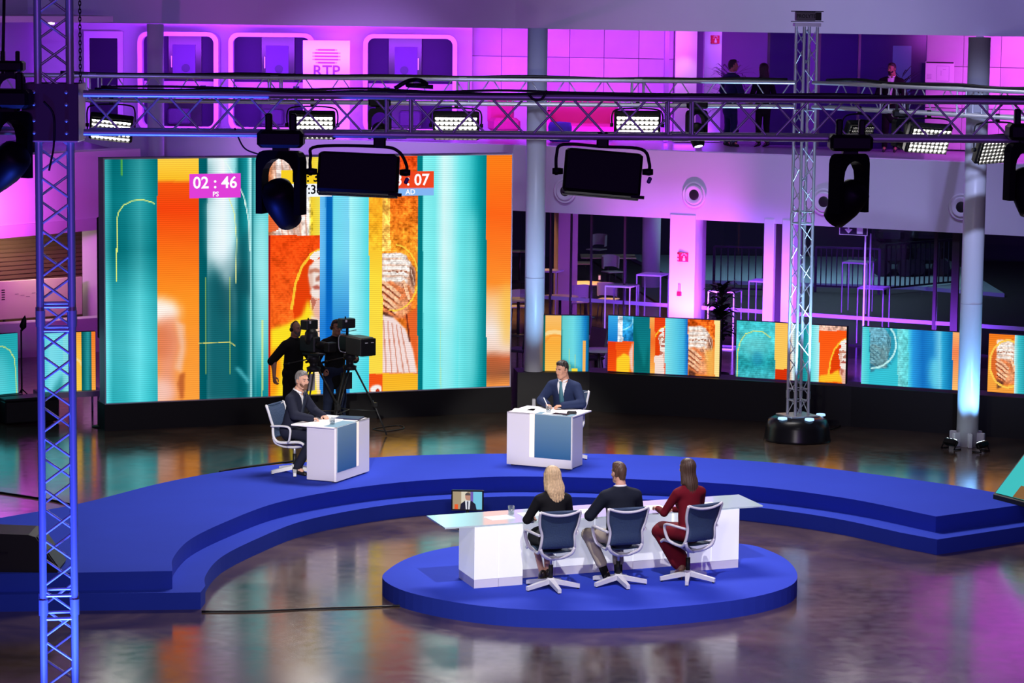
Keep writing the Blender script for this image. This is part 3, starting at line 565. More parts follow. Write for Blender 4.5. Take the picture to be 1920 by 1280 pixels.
# round black skirted base of the tower
t = obj('ballast_base', None, RT, (0, 0, -0.40)); t['label'] = 'black skirted round base with blue lamps'
MB().lathe([(0.0, 0.38), (0.36, 0.38), (0.46, 0.33), (0.50, 0.22), (0.52, 0.04), (0.53, 0.0), (0.0, 0.0)], 22).build('skirt', m_blackg, t)
MB().box((0, 0, 0.395), (0.5, 0.5, 0.02), Matrix.Rotation(0.44, 3, 'Z')).build('base_plate', m_alu, t)
for a in (-2.3, -1.2, 0.35): MB().lathe([(0.0, 0.0), (0.07, 0.0), (0.075, -0.03), (0.0, -0.05)], 14, (0.40 * math.cos(a), 0.40 * math.sin(a), 0.40)).build('uplight_lens', mat('ice_lens', (0.4, 0.6, 1), 0.2, emit=(0.35, 0.6, 1.0), estr=1.2), t)
spot('tower_uplight', (4.45, 42.35, 0.45), (4.49, 43.0, 3.0), 46, 800, ICE, 0.8, 0.05); spot('tower_uplight_b', (4.9, 42.6, 0.45), (4.5, 43.0, 3.4), 46, 600, ICE, 0.8, 0.05)
# chain and rigging wire at top left
t = thing('hoist_chain', 'dark hoist chain hanging at upper left behind the truss tower', 'chain', (PY(150, 70, 21.3).x, 21.3, 6.05))
for k in range(40): MB().tube([(0.009 * math.cos(q * math.pi / 4) * (k % 2), 0.009 * math.cos(q * math.pi / 4) * ((k + 1) % 2), 0.022 * math.sin(q * math.pi / 4) + 0.03 * k) for q in range(8)], 0.0035, 5, True).build('link', m_black, t)
tag(MB().tube([PY(8, -20, 21.0), PY(5, 140, 21.0)], 0.012, 6).build('rigging_wire', m_cable), 'black rigging wire at the far upper left corner', 'wire')
# cables lying on and looping from the trusses
def cable(lb, pts, r=0.012, n=8): tag(MB().tube(spl(pts, n), r, 6).build('cable', m_cable), lb, 'cable', 'black cables on the trusses')
rz = lambda: random.uniform(-0.008, 0.012)
cable('black cable bundle lying along the near truss top', [(-3.1 + 0.5 * k, 20.55, 6.118 + rz()) for k in range(16)], 0.009)
cable('second black cable bundle on the near truss top, rear side', [(-3.1 + 0.5 * k, 20.86, 6.118 + rz()) for k in range(16)], 0.009)
cable('black cable bundle lying along the far straight truss', [(-7.0 + 0.7 * k, TY - 0.1, 5.615 + rz() * 2) for k in range(17)], 0.024)
cable('black cable bundle on the bending far truss', [(4.8 + 0.42 * k, TY - 0.15 - 0.59 * k, 5.63 + rz() * 2) for k in range(9)], 0.026)
cable('thin black cable looping below the near truss at left', [PY(440, 240, 20.6), PY(456, 275, 20.6), PY(478, 287, 20.6), PY(497, 290, 20.6)], 0.006)
cable('black cable loop over middle column at near truss', [PY(990, 175, 20.5), PY(1000, 186, 20.5), PY(1015, 186, 20.5), PY(1026, 170, 20.5)], 0.009)
cable('black safety cable hanging from the left corner block', [PY(82, 190, 20.54), PY(100, 215, 20.535), PY(101, 270, 20.52), PY(96, 300, 20.5), PY(92, 320, 20.5)], 0.008)
cable('heap of dark cable on near truss above the blue lamp', [PY(740, 166, 20.6), PY(765, 152, 20.6), PY(785, 150, 20.55), PY(800, 158, 20.6), PY(780, 160, 20.5), PY(765, 160, 20.6), PY(812, 163, 20.6)], 0.016)

# ================================================================ LAMPS
m_led = mat('led_cells', (1, 1, 1), 0.4, emit=(1.0, 0.96, 0.88), estr=7.0)
m_lampbody = mat('lamp_black', (0.003, 0.003, 0.004), 0.5, spec=0.25)
def lamp_panel(px, py, wpx, hpx, Y, lb, roll=0.0, yaw=0.0, tilt=0.42, rows=5, power=3, tgt=None, bright=True):
    c = PY(px, py, Y); W = wpx * Y / FPX; Hh = hpx * Y / FPX / math.cos(tilt)
    t = thing('led_lamp_panel', lb, 'stage lamp', c, 0, 'bright lamp panels on the far truss')
    R = Matrix.Rotation(yaw, 3, 'Z') @ Matrix.Rotation(roll, 3, 'Y') @ Matrix.Rotation(tilt, 3, 'X')
    def rb(b, name, m_): 
        b.v = [tuple(R @ Vector(v)) for v in b.v]; return b.build(name, m_, t)
    rb(MB().box((0, 0.07, 0), (W + 0.04, 0.12, Hh + 0.04), bev=0.015), 'housing', m_lampbody)
    cells = MB(); cols = 9; cw = (W - 0.03) / cols; ch = (Hh - 0.03) / rows
    for i in range(cols):
        for j in range(rows):
            cells.lathe([(0.0, 0.0), (min(cw, ch) * 0.49, -0.004), (min(cw, ch) * 0.50, -0.02)], 8, (-W / 2 + 0.015 + cw * (i + .5), -0.005, -Hh / 2 + 0.015 + ch * (j + .5)), (0, -1, 0))
    o = rb(cells, 'led_cells', m_led); o['kind'] = 'stuff'
    g_ = MB()
    for i in range(cols + 1): g_.box((-W / 2 + 0.015 + cw * i, -0.02, 0), (0.004, 0.05, Hh - 0.02))
    for j in range(rows + 1): g_.box((0, -0.02, -Hh / 2 + 0.015 + ch * j), (W - 0.02, 0.05, 0.004))
    rb(g_, 'egg_crate', m_lampbody)
    zt = 5.2 - c.z
    zt = max(zt - 0.06, Hh / 2 + 0.08)
    yk = spl([(-W / 2 - 0.05, 0.07, 0), (-W / 2 - 0.05, 0.07, zt - 0.10), (-W / 2 + 0.03, 0.07, zt - 0.02), (0, 0.07, zt), (W / 2 - 0.03, 0.07, zt - 0.02), (W / 2 + 0.05, 0.07, zt - 0.10), (W / 2 + 0.05, 0.07, 0)], 5)
    b = MB().tube(yk, 0.012, 6); b.v = [tuple(Matrix.Rotation(yaw, 3, 'Z') @ Vector(v)) for v in b.v]; b.build('yoke', m_lampbody, t)
    MB().box((0, 0.07, zt + 0.06), (0.06, 0.06, 0.12), bev=0.01).build('clamp', m_lampbody, t)
    for sx in (-1, 1): rb(MB().lathe([(0.03, 0), (0.03, 0.05)], 10, (sx * (W / 2 + 0.03), 0.07, 0), (sx, 0, 0)), 'knob', m_lampbody)
    d = R @ Vector((0, -1, 0)); a_ = area('lamp_panel_light', c + d * 0.08, c + d * 3, W, Hh, power, WHITE, 110)
lamp_panel(208, 243, 76, 42, 42.8, 'bright lamp panel at far left beside left truss tower', 0.10, 0.10, 0.5, 5, 2)
lamp_panel(585, 238, 82, 46, 42.8, 'bright lamp panel above the dark moving head at left', 0, 0, 0.40, 5)
lamp_panel(855, 239, 82, 46, 42.8, 'bright lamp panel between the blue lamp and middle column', 0, 0, 0.40, 5)
lamp_panel(1195, 238, 82, 46, 42.8, 'brightest lamp panel right of the middle column', 0, 0, 0.38, 5, 4)
lamp_panel(1611, 254, 52, 40, 42.15, 'small dim lamp panel right of truss tower', 0, 0.5, 0.5, 6, 5)
lamp_panel(1742, 263, 80, 48, 40.9, 'bright lamp panel left of the right column on bending truss', 0.06, 0.25, 0.42, 6, 3)
lamp_panel(1870, 283, 76, 44, 39.75, 'bright lamp panel overlapping the right round column', -0.06, 0.35, 0.55, 6, 3)

def softbox(px, py, wpx, hpx, roll, lb, px_c):
    Y = 20.62; c = PY(px, py, Y); W = wpx * Y / FPX; Hh = hpx * Y / FPX
    t = thing('softbox_panel', lb, 'stage lamp', c, 0, 'black softbox panels on the near truss')
    R = Matrix.Rotation(roll, 3, 'Y') @ Matrix.Rotation(-0.25, 3, 'X')
    def rb(b, name, m_): b.v = [tuple(R @ Vector(v)) for v in b.v]; return b.build(name, m_, t)
    rb(MB().box((0, 0.02, 0), (W, 0.14, Hh / 0.97), bev=0.02), 'housing', m_lampbody)
    for s_ in (-1, 1): rb(MB().box((0, 0.09, s_ * (Hh / 2 + 0.005)), (W * 0.98, 0.05, 0.008)), 'barn_door', m_lampbody)
    rb(MB().box((W / 2 - 0.02, -0.055, -Hh / 2 - 0.012), (0.10, 0.02, 0.022)), 'hinge', m_lampbody)
    rb(MB().box((0, 0.095, 0), (W * 0.94, 0.01, Hh * 0.9)), 'diffuser', mat('soft_diffuser', (1, 1, 1), 0.5, emit=(1.0, 0.95, 0.9), estr=6.0))
    top = PY(px_c, 252, 20.62) - c; rx = W / 2 + 0.055
    yk = spl([(-rx, 0, -0.02), (-rx, 0, Hh / 2 - 0.03), (-rx + 0.05, 0, Hh / 2 + 0.05), (top.x, 0, top.z - 0.09), (rx - 0.06, 0, Hh / 2 + 0.02), (rx, 0, Hh / 2 - 0.08), (rx, 0, 0.0)], 6)
    MB().tube(yk, 0.012, 8).build('yoke', m_lampbody, t)
    MB().box((top.x, 0, top.z - 0.04), (0.09, 0.08, 0.12), bev=0.012).build('clamp', m_lampbody, t)
    for sx in (-1, 1): MB().lathe([(0.022, -0.05), (0.028, 0.0), (0.022, 0.03)], 10, (sx * rx, 0, 0.01), (sx, 0, 0)).build('knob', m_lampbody, t)
    MB().box((rx + 0.002, -0.02, -0.05), (0.03, 0.02, 0.05), Matrix.Rotation(0.4, 3, 'Y'), bev=0.008).build('tilt_lever', mat('lever_violet', (0.10, 0.05, 0.25), 0.4), t)
    d = R @ Vector((0, 1, 0)); area('softbox_light', c + d * 0.14, c + d * 3 + Vector((0, 0, -0.2)), W * 0.9, Hh * 0.85, 50, WHITE, 100)
softbox(672, 325, 152, 74, 0.035, 'black softbox panel hanging in front of big screen', 712)
softbox(1130, 324, 146, 80, 0.075, 'black softbox panel hanging right of the middle column', 1130)

def moving_head(px, py, Y, sc, lb, tilt=0.9, pan=0.3, lens=None, group='black moving head lamps'):
    c = PY(px, py, Y); t = thing('moving_head', lb, 'stage lamp', c, 0, group)
    S = lambda v: tuple(q * sc for q in v)
    MB().box(S((0, 0, 0.31)), S((0.34, 0.26, 0.13)), bev=0.025 * sc).build('base', m_lampbody, t)
    MB().box(S((0, 0, 0.235)), S((0.12, 0.12, 0.03))).build('pan_bearing', m_lampbody, t)
    for sx in (-0.09, 0.09): MB().box(S((sx, 0, 0.43)), S((0.05, 0.07, 0.13)), bev=0.01 * sc).build('clamp', m_lampbody, t)
    # yoke: rounded bridge with two arms, panned about the vertical axis
    Rz = Matrix.Rotation(pan, 3, 'Z'); prof = []
    outer = [(-0.18, -0.25), (-0.18, 0.14)] + [(-0.18 + 0.06 * (1 - math.cos(a)), 0.14 + 0.08 * math.sin(a)) for a in (0.5, 1.0, 1.57)] + [(0.18 - 0.06 * (1 - math.cos(a)), 0.14 + 0.08 * math.sin(a)) for a in (1.57, 1.0, 0.5)] + [(0.18, 0.14), (0.18, -0.25)]
    inner = [(0.13, -0.25), (0.13, 0.03)] + [(0.13 * math.cos(a), 0.03 + 0.135 * math.sin(a)) for a in (0.4, 0.8, 1.2, 1.57, 1.94, 2.34, 2.74)] + [(-0.13, 0.03), (-0.13, -0.25)]
    poly = outer + inner; b = MB()
    n = len(poly); vs = [(x, y, z) for y in (-0.06, 0.06) for x, z in poly]
    no, ni = len(outer), len(inner)
    fs = []
    k = no                                              # bridge outer ring to inner ring with quads along matching parameters
    tri = []
    def idx_o(i): return i
    io, ii = 0, ni - 1
    while io < no - 1 or ii > 0:
        if ii == 0 or (io < no - 1 and (io + 1) / (no - 1) <= (ni - ii) / (ni - 1)): tri.append((io, io + 1, no + ii)); io += 1
        else: tri.append((io, no + ii - 1, no + ii)); ii -= 1
    for a_, b_, c_ in tri: fs += [(a_, b_, c_), (n + c_, n + b_, n + a_)]
    for i in range(n): j = (i + 1) % n; fs.append((i, n + i, n + j, j))
    b.add([tuple(Rz @ (Vector(v) * sc)) for v in vs], fs); b.build('yoke', m_lampbody, t)
    Rh = Rz @ Matrix.Rotation(tilt, 3, 'X')
    q = Rh @ Vector((0, 0, -1))
    hp = [(0.0, -0.16), (0.08, -0.155), (0.118, -0.12), (0.128, -0.03), (0.126, 0.06), (0.112, 0.14), (0.095, 0.22), (0.088, 0.225), (0.0, 0.225)]
    MB().lathe([(r * sc, z * sc) for r, z in hp], 20, Rz @ Vector((0, 0, -0.15 * sc)), q).build('head', m_lampbody, t)
    MB().lathe([(0.0, 0.228 * sc), (0.068 * sc, 0.228 * sc), (0.068 * sc, 0.22 * sc)], 18, Rz @ Vector((0, 0, -0.15 * sc)), q).build('lens', mat('lens_' + lens[0], (0.5, 0.6, 0.8), 0.1, emit=lens[1], estr=lens[2]) if lens else mat('dark_lens', (0.02, 0.02, 0.03), 0.05), t)
moving_head(527, 338, 20.55, 1.0, 'black moving head lamp hanging in front of the big screen', 0.75, -0.35)
moving_head(1592, 340, 20.55, 0.93, 'black moving head lamp hanging right of the truss tower', 0.75, 0.75)
moving_head(1306, 232, 42.82, 0.95, 'black moving head with lit white lens near upper man', -0.35, 0.5, ('white', (1, 1, 1), 3.0))
moving_head(712, 230, 42.82, 1.0, 'black moving head with bright blue lens left of centre', -1.15, 0.1, ('blue', (0.15, 0.4, 1.0), 6.0))
moving_head(1690, 246, 41.35, 0.85, 'black moving head with ice blue lens left of a bright panel', -1.0, 0.6, ('ice', (0.3, 0.7, 1.0), 4.0))
moving_head(14, 268, 20.4, 1.05, 'large black moving head cropped by left frame edge', 0.9, 0.9)
moving_head(1925, 318, 20.45, 0.9, 'black moving head cropped by right frame edge', -0.5, 0.3)
moving_head(20, 172, 21.0, 0.62, 'small black moving head left of corner block at top', -1.3, 0.2, ('dim', (0.15, 0.05, 0.3), 0.4))
# short flood lamps at the foot of the right column
def par(px, py, lb, rz_):
    g = PZ(px, py, 0); t = thing('floor_par_lamp', lb, 'floor lamp', (g.x, g.y, 0), rz_, 'floor lamps at the column foot')
    MB().box((0, 0, 0.11), (0.24, 0.11, 0.10), Matrix.Rotation(-0.5, 3, 'X'), bev=0.02).build('housing', m_lampbody, t)
    for sx in (-0.07, 0, 0.07): MB().lathe([(0.0, 0.0), (0.028, 0.0), (0.03, -0.01)], 12, (sx, 0.028, 0.158), (0, 0.48, 0.88)).build('lens', mat('par_lens', (0.6, 0.9, 1), 0.2, emit=(0.75, 0.95, 1.0), estr=5.0), t)
    for sx in (-0.13, 0.13): MB().tube([(sx, 0, 0.12), (sx, -0.06, 0.012), (sx, 0.09, 0.012)], 0.012, 6).build('stand_leg', m_lampbody, t)
par(1782, 842, 'small floor lamp left of the right column foot', -0.9); par(1841, 847, 'small floor lamp right of the right column foot', 0.9)
spot('column_uplight_a', (6.85, 42.2, 0.25), (7.08, 42.6, 1.6), 70, 36, (0.18, 0.5, 1.0), 0.9, 0.05); spot('column_uplight_b', (7.36, 42.2, 0.25), (7.12, 42.6, 1.6), 70, 70, (0.18, 0.5, 1.0), 0.9, 0.05)
spot('column_uplight_c', (0.75, 44.6, 0.1), (0.38, 45.2, 1.6), 60, 160, (0.3, 0.6, 1.0), 0.9, 0.05); spot('column_uplight_d', (-0.05, 44.5, 0.1), (0.36, 45.2, 3.0), 50, 160, (0.45, 0.55, 1.0), 0.9, 0.05)

# ================================================================ LED SCREENS (pictures painted by numpy, one flat colour per LED block)
def proj(P):
    d = P - np.array([0, 0, EYE]); k = d @ np.array(_F); return 960 + FPX * (d @ np.array(_R)) / k, 640 - FPX * (d @ np.array(_U)) / k
class Canvas:
    def __init__(s, x0, y0, x1, y1):
        s.x0, s.y0 = int(x0), int(y0); s.w, s.h = int(x1 - x0) + 1, int(y1 - y0) + 1; s.a = np.zeros((s.h, s.w, 3)); s.Y, s.X = np.mgrid[0:s.h, 0:s.w]; s.X = s.X + s.x0 + .5; s.Y = s.Y + s.y0 + .5
    def blend(s, mask, col, al=1.0):
        mk = (mask * al)[..., None]; s.a = s.a * (1 - mk) + (np.array(col) / 255. if not isinstance(col, np.ndarray) else col) * mk
    def blur(s, mk, r):
        r = int(r)
        if r < 1: return mk
        for _ in range(2):
            for ax in (0, 1):
                p = np.pad(mk, [(r + 1, r) if i == ax else (0, 0) for i in (0, 1)], mode='edge'); c = np.cumsum(p, ax)
                mk = (np.take(c, range(2 * r + 1, c.shape[ax]), ax) - np.take(c, range(0, c.shape[ax] - 2 * r - 1), ax)) / (2 * r + 1)
        return mk
    def clip(s, x0, x1, y0=None, y1=None):
        m_ = (s.X >= x0) & (s.X < x1)
        if y0 is not None: m_ &= (s.Y >= y0) & (s.Y < y1)
        return m_.astype(float)
    def grad(s, x0, x1, y0, y1, stops, horiz=False, al=1.0, fade=0):
        q = s.X if horiz else s.Y; xs = [p for p, _ in stops]; col = np.stack([np.interp(q, xs, [c[k] / 255. for _, c in stops]) for k in range(3)], -1)
        s.blend(s.clip(x0, x1, y0, y1) * (np.clip((s.Y - y0) / fade, 0, 1) if fade else 1), col, al)
    def poly(s, pts, col, al=1.0, soft=0, cl=None):
        mk = np.zeros((s.h, s.w), bool); n = len(pts)
        for i in range(n):
            (xa, ya), (xb, yb) = pts[i], pts[(i + 1) % n]
            if ya == yb: continue
            cnd = ((ya > s.Y) != (yb > s.Y)) & (s.X < (xb - xa) * (s.Y - ya) / (yb - ya) + xa); mk ^= cnd
        mk = s.blur(mk.astype(float), soft)
        if cl is not None: mk = mk * cl
        s.blend(mk, col, al)
    def ell(s, cx, cy, rx, ry, col, al=1.0, soft=0, cl=None):
        mk = s.blur(((((s.X - cx) / rx) ** 2 + ((s.Y - cy) / ry) ** 2) < 1).astype(float), soft); s.blend(mk if cl is None else mk * cl, col, al)
    def line(s, pts, w_, col, al=1.0, cl=None):
        d = np.full((s.h, s.w), 1e9)
        for (xa, ya), (xb, yb) in zip(pts, pts[1:]):
            L2 = (xb - xa) ** 2 + (yb - ya) ** 2 + 1e-9; t = np.clip(((s.X - xa) * (xb - xa) + (s.Y - ya) * (yb - ya)) / L2, 0, 1); d = np.minimum(d, np.hypot(s.X - xa - t * (xb - xa), s.Y - ya - t * (yb - ya)))
        mk = np.clip(w_ / 2 + .5 - d, 0, 1); s.blend(mk if cl is None else mk * cl, col, al)
    def arc(s, cx, cy, r, a0, a1, w_, col, al=1.0, cl=None, ry=None):
        s.line([(cx + r * math.cos(math.radians(a0 + (a1 - a0) * k / 24)), cy + (ry or r) * math.sin(math.radians(a0 + (a1 - a0) * k / 24))) for k in range(25)], w_, col, al, cl)
    def noise(s, x0, x1, y0, y1, amp, cell, seed=1, sx=1.0):
        rg = np.random.default_rng(seed); g_ = rg.random((int(s.h / cell) + 3, int(s.w / cell * sx) + 3)); yy = (s.Y - s.y0) / cell; xx = (s.X - s.x0) / cell * sx; iy = yy.astype(int); ix = xx.astype(int); fy = yy - iy; fx = xx - ix
        v = g_[iy, ix] * (1 - fy) * (1 - fx) + g_[iy + 1, ix] * fy * (1 - fx) + g_[iy, ix + 1] * (1 - fy) * fx + g_[iy + 1, ix + 1] * fy * fx
        s.a += (s.clip(x0, x1, y0, y1) * (v - .5) * 2 * amp)[..., None] * (s.a + .15)
    def texture(s, x0, x1, y0, y1, amp=0.25, seed=3):
        s.noise(x0, x1, y0, y1, amp, 9, seed); s.noise(x0, x1, y0, y1, amp, 3.5, seed + 1); s.noise(x0, x1, y0, y1, amp * .6, 1.7, seed + 2)
def statue_face(c, x, y, k, cl):                              # hooded stone face in profile, chin at (x, y+115k)
    P = lambda pts: [(x + a * k, y + b * k) for a, b in pts]
    c.poly(P([(0, 0), (-14, 8), (-30, 30), (-42, 62), (-50, 110), (-48, 150), (-20, 130), (-14, 90), (0, 92)]), (225, 62, 10), 1, 0, cl)
    c.line(P([(0, 2), (-16, 10), (-34, 34), (-46, 66), (-53, 112)]), 5 * k, (252, 196, 50), 1, cl)
    c.poly(P([(0, 2), (-14, 8), (-20, 18), (-8, 24), (0, 14)]), (240, 232, 226), 1, 0, cl)
    c.poly(P([(0, 18), (-10, 22), (-20, 34), (-22, 50), (-20, 62), (-17, 74), (-18, 82), (-16, 90), (-8, 94), (0, 94)]), (240, 226, 218), 1, 1 if k > .8 else 0, cl); c.poly(P([(-21, 34), (-14, 36), (-13, 70), (-18, 80), (-21, 60)]), (206, 150, 128), .55, 2 if k > .8 else 0, cl)
    c.poly(P([(-20, 40), (-8, 36), (0, 40), (0, 46), (-12, 44), (-20, 48)]), (178, 92, 62), .7, 1 if k > .8 else 0, cl)
    c.poly(P([(-8, 54), (0, 48), (0, 60), (-8, 62)]), (150, 70, 50), .7, 1 if k > .8 else 0, cl)
    c.poly(P([(-16, 72), (-6, 68), (0, 70), (0, 76), (-10, 76)]), (160, 50, 35), .75, 1 if k > .8 else 0, cl)
    c.poly(P([(-18, 90), (0, 96), (0, 150), (-10, 140), (-20, 118)]), (228, 176, 160), 1, 0, cl); c.poly(P([(-18, 90), (-6, 96), (-14, 118)]), (170, 80, 60), .7, 0, cl)
def statue_hand(c, x, y, k, cl, tint=None):                   # carved head hidden behind a hand; centre (x, y)
    T = lambda q: q if tint is None else tuple(int(q[i] * .35 + tint[i] * .65) for i in range(3))
    P = lambda pts: [(x + a * k, y + b * k) for a, b in pts]
    c.poly(P([(-24, -52), (8, -54), (22, -48), (30, -34), (38, -22), (40, 0), (36, 24), (16, 34), (-24, 24)]), T((206, 150, 120)), 1, 0, cl)
    for y0, y1, w1 in ((-52, -43, 22), (-40, -31, 30), (-28, -20, 30), (-17, -10, 26), (-7, 2, 24)): c.poly(P([(-24, y0), (w1 - 10, y0 - 1), (w1, y0 + 5), (w1 - 2, y1 + 4), (w1 - 12, y1), (-24, y1)]), T((246, 238, 232)), .95, 1, cl)
    for q in range(6): c.ell(*P([(-20 + q * 8, -19 + (q % 2) * 2)])[0], 2.6 * k, 1.8 * k, T((150, 84, 60)), .8, 0, cl)
    c.poly(P([(27, -30), (36, -20), (39, 2), (33, 14), (29, -6)]), T((104, 60, 46)), .85, 1, cl); c.line(P([(30, -22), (36, 6)]), 2 * k, T((240, 214, 196)), .8, cl)
    c.poly(P([(-24, 4), (-8, 0), (12, 14), (26, 8), (34, 26), (26, 72), (-4, 72), (-24, 58)]), T((222, 124, 74)), 1, 1, cl)
    for a, b, w_ in (((-24, 2), (8, 28), 7), ((-24, 15), (6, 40), 7), ((-24, 29), (2, 51), 6.5), ((-22, 43), (0, 60), 6), ((16, 2), (26, 34), 6.5)):
        c.line(P([(a[0] - 1, a[1] + 4.5), (b[0], b[1] + 4.5)]), 3.4 * k, T((110, 44, 28)), .85, cl); c.line(P([a, ((a[0] + b[0]) / 2, (a[1] + b[1]) / 2 - 1.5), b]), w_ * k, T((246, 186, 146)), 1, cl)
    c.poly(P([(2, 40), (24, 34), (22, 66), (2, 66)]), T((238, 166, 120)), .8, 3, cl); c.poly(P([(-24, 58), (-4, 68), (-10, 80), (-24, 86)]), T((84, 46, 40)), .9, 1, cl)
    x0, x1, y0, y1 = x - 26 * k, x + 40 * k, y - 54 * k, y + 74 * k; c.noise(x0, x1, y0, y1, .16, 3.0, 61); c.noise(x0, x1, y0, y1, .12, 1.6, 62)
def scan(c, per=4, amp=0.07): c.a *= (1 - amp + 2 * amp * (np.sin(c.Y * 2 * math.pi / per) > 0))[..., None]

C0 = Canvas(190, 285, 965, 765); c = C0
c.grad(190, 296, 285, 765, [(295, (0, 104, 112)), (380, (10, 128, 138)), (470, (0, 108, 118)), (560, (70, 200, 210)), (650, (96, 224, 236)), (755, (70, 214, 226))])
c.grad(190, 296, 285, 765, [(200, (130, 236, 240)), (212, (0, 96, 104)), (235, (20, 120, 128)), (262, (120, 220, 224)), (280, (40, 160, 168)), (296, (0, 100, 110))], True, .38)
c.line([(219, 527), (219, 412), (222, 398), (232, 384), (248, 376), (266, 374), (290, 381)], 2, (225, 240, 120)); c.line([(228, 297), (228, 328)], 3, (120, 200, 40), .7)
c.grad(295, 373, 285, 765, [(295, (255, 206, 70)), (336, (252, 188, 40)), (344, (240, 84, 16)), (390, (240, 66, 14)), (470, (250, 110, 24)), (560, (255, 146, 36)), (640, (250, 150, 50)), (755, (252, 158, 60))])
c.ell(297, 585, 40, 26, (255, 245, 240), .95, 9, c.clip(295, 373)); c.poly([(295, 600), (328, 590), (343, 640), (330, 700), (333, 755), (295, 755)], (232, 150, 120), .9, 9, c.clip(295, 373)); c.ell(300, 640, 26, 34, (214, 110, 70), .6, 10, c.clip(295, 373)); c.poly([(328, 600), (346, 608), (347, 660), (340, 700), (328, 690), (338, 650)], (240, 190, 160), .8, 3, c.clip(295, 373)); c.ell(300, 735, 26, 26, (244, 200, 190), .8, 9, c.clip(295, 373)); c.poly([(336, 702), (347, 697), (345, 745), (338, 750), (333, 720)], (170, 80, 40), .75, 2)
c.grad(373, 505, 285, 765, [(373, (0, 96, 104)), (387, (0, 92, 100)), (390, (225, 246, 250)), (420, (240, 246, 252)), (440, (150, 220, 226)), (448, (0, 100, 108)), (462, (20, 140, 150)), (470, (190, 246, 248)), (474, (10, 110, 120)), (480, (40, 150, 158)), (505, (50, 190, 200))], True)
c.poly([(386, 520), (392, 300), (376, 300), (374, 765), (470, 765), (470, 560), (448, 620), (430, 520), (410, 480)], (0, 84, 94), .92, 14, c.clip(373, 470)); c.poly([(443, 455), (470, 420), (470, 560), (440, 540), (415, 520)], (14, 84, 94), .75, 8, c.clip(388, 470)); c.ell(440, 545, 34, 60, (12, 70, 80), .6, 14, c.clip(388, 470)); c.poly([(474, 300), (505, 300), (505, 620), (474, 500)], (130, 226, 230), .75, 10, c.clip(475, 505)); c.ell(490, 560, 16, 160, (190, 244, 246), .6, 10, c.clip(475, 505)); c.grad(480, 505, 620, 765, [(620, (60, 180, 190)), (765, (0, 116, 126))], False, .8, 90)
c.poly([(388, 380), (430, 374), (441, 420), (443, 500), (428, 540), (390, 470)], (225, 244, 250), .55, 7); c.line([(418, 297), (440, 330), (458, 370), (467, 420), (468, 470)], 2, (225, 250, 240)); c.line([(425, 360), (440, 400), (444, 450), (442, 530)], 1.6, (230, 236, 150))
for x in (386, 431): c.line([(x, 520), (x, 700)], 1.4, (214, 224, 80), .8)
c.line([(373, 643), (431, 641), (441, 648)], 1.6, (235, 225, 110)); c.line([(492, 600), (492, 745)], 1.6, (235, 240, 130), .8); c.poly([(440, 690), (447, 687), (468, 712), (466, 720)], (80, 180, 190), .8, 2)
c.grad(504, 601, 285, 442, [(504, (200, 110, 60)), (520, (240, 220, 214)), (560, (232, 190, 170)), (578, (246, 240, 238)), (584, (240, 205, 50)), (601, (235, 220, 80))], True); c.texture(504, 586, 285, 442, .16, 5)
for q in range(5): c.line([(514 + q * 14, 297), (530 + q * 11, 440)], 2.4, (190, 120, 90), .6, c.clip(504, 582, 285, 441))
c.poly([(504, 404), (524, 402), (532, 415), (520, 432), (504, 436)], (226, 92, 40), .9)
c.grad(504, 601, 441, 765, [(441, (240, 70, 14)), (560, (246, 92, 26)), (765, (248, 130, 24))]); c.texture(508, 600, 441, 620, .10, 8)
statue_face(c, 600, 466, 1.0, c.clip(504, 600, 441, 765))
c.poly([(507, 618), (540, 606), (566, 592), (578, 560), (590, 600), (600, 640), (600, 765), (507, 765)], (250, 220, 36), 1, 3, c.clip(507, 600)); c.poly([(507, 660), (522, 650), (528, 690), (516, 745), (507, 745)], (246, 120, 20), .8, 5, c.clip(507, 600)); c.poly([(582, 590), (600, 600), (600, 760), (588, 700)], (240, 220, 214), .9, 2, c.clip(507, 600)); c.grad(504, 507, 441, 765, [(441, (150, 20, 20)), (765, (200, 40, 20))])
c.grad(600, 693, 285, 765, [(600, (110, 190, 240)), (609, (90, 180, 236)), (613, (0, 92, 176)), (622, (0, 96, 180)), (625, (110, 216, 236)), (654, (120, 210, 240)), (656, (170, 244, 246)), (675, (130, 226, 236)), (692, (80, 214, 226))], True); c.grad(600, 655, 480, 765, [(480, (20, 110, 200)), (560, (10, 104, 200)), (765, (16, 100, 196))], False, .72, 130); c.grad(655, 692, 600, 765, [(600, (110, 226, 236)), (765, (10, 190, 206))], False, .5, 80)
c.grad(692, 718, 285, 765, [(295, (250, 150, 40)), (420, (252, 176, 36)), (520, (250, 216, 60)), (700, (250, 214, 70)), (701, (240, 80, 20)), (765, (240, 80, 20))]); c.texture(692, 717, 330, 470, .08, 12); c.ell(706, 730, 12, 9, (244, 236, 232), 1, 1, c.clip(692, 716)); c.ell(708, 732, 4, 2.6, (190, 60, 30), 1, 0)
c.grad(717, 784, 285, 765, [(295, (236, 70, 20)), (380, (244, 110, 26)), (470, (250, 150, 40)), (560, (244, 130, 40)), (765, (236, 100, 30))]); c.grad(717, 732, 330, 470, [(330, (252, 196, 70)), (470, (252, 206, 110))], False, .75); c.texture(717, 783, 295, 470, .24, 21); c.texture(717, 783, 470, 700, .14, 25)
statue_hand(c, 741, 526, .98, c.clip(717, 783)); c.arc(738, 520, 46, -85, 100, 2.4, (255, 216, 70), 1, c.clip(717, 783), 62)
c.poly([(717, 590), (740, 596), (760, 616), (774, 650), (782, 699), (717, 699)], (240, 216, 212), 1, 1, c.clip(717, 783))
for q in range(5): c.line([(719 + q * 8, 600 + q * 3), (724 + q * 11, 698)], 2.2, (196, 110, 84), .7, c.clip(717, 783))
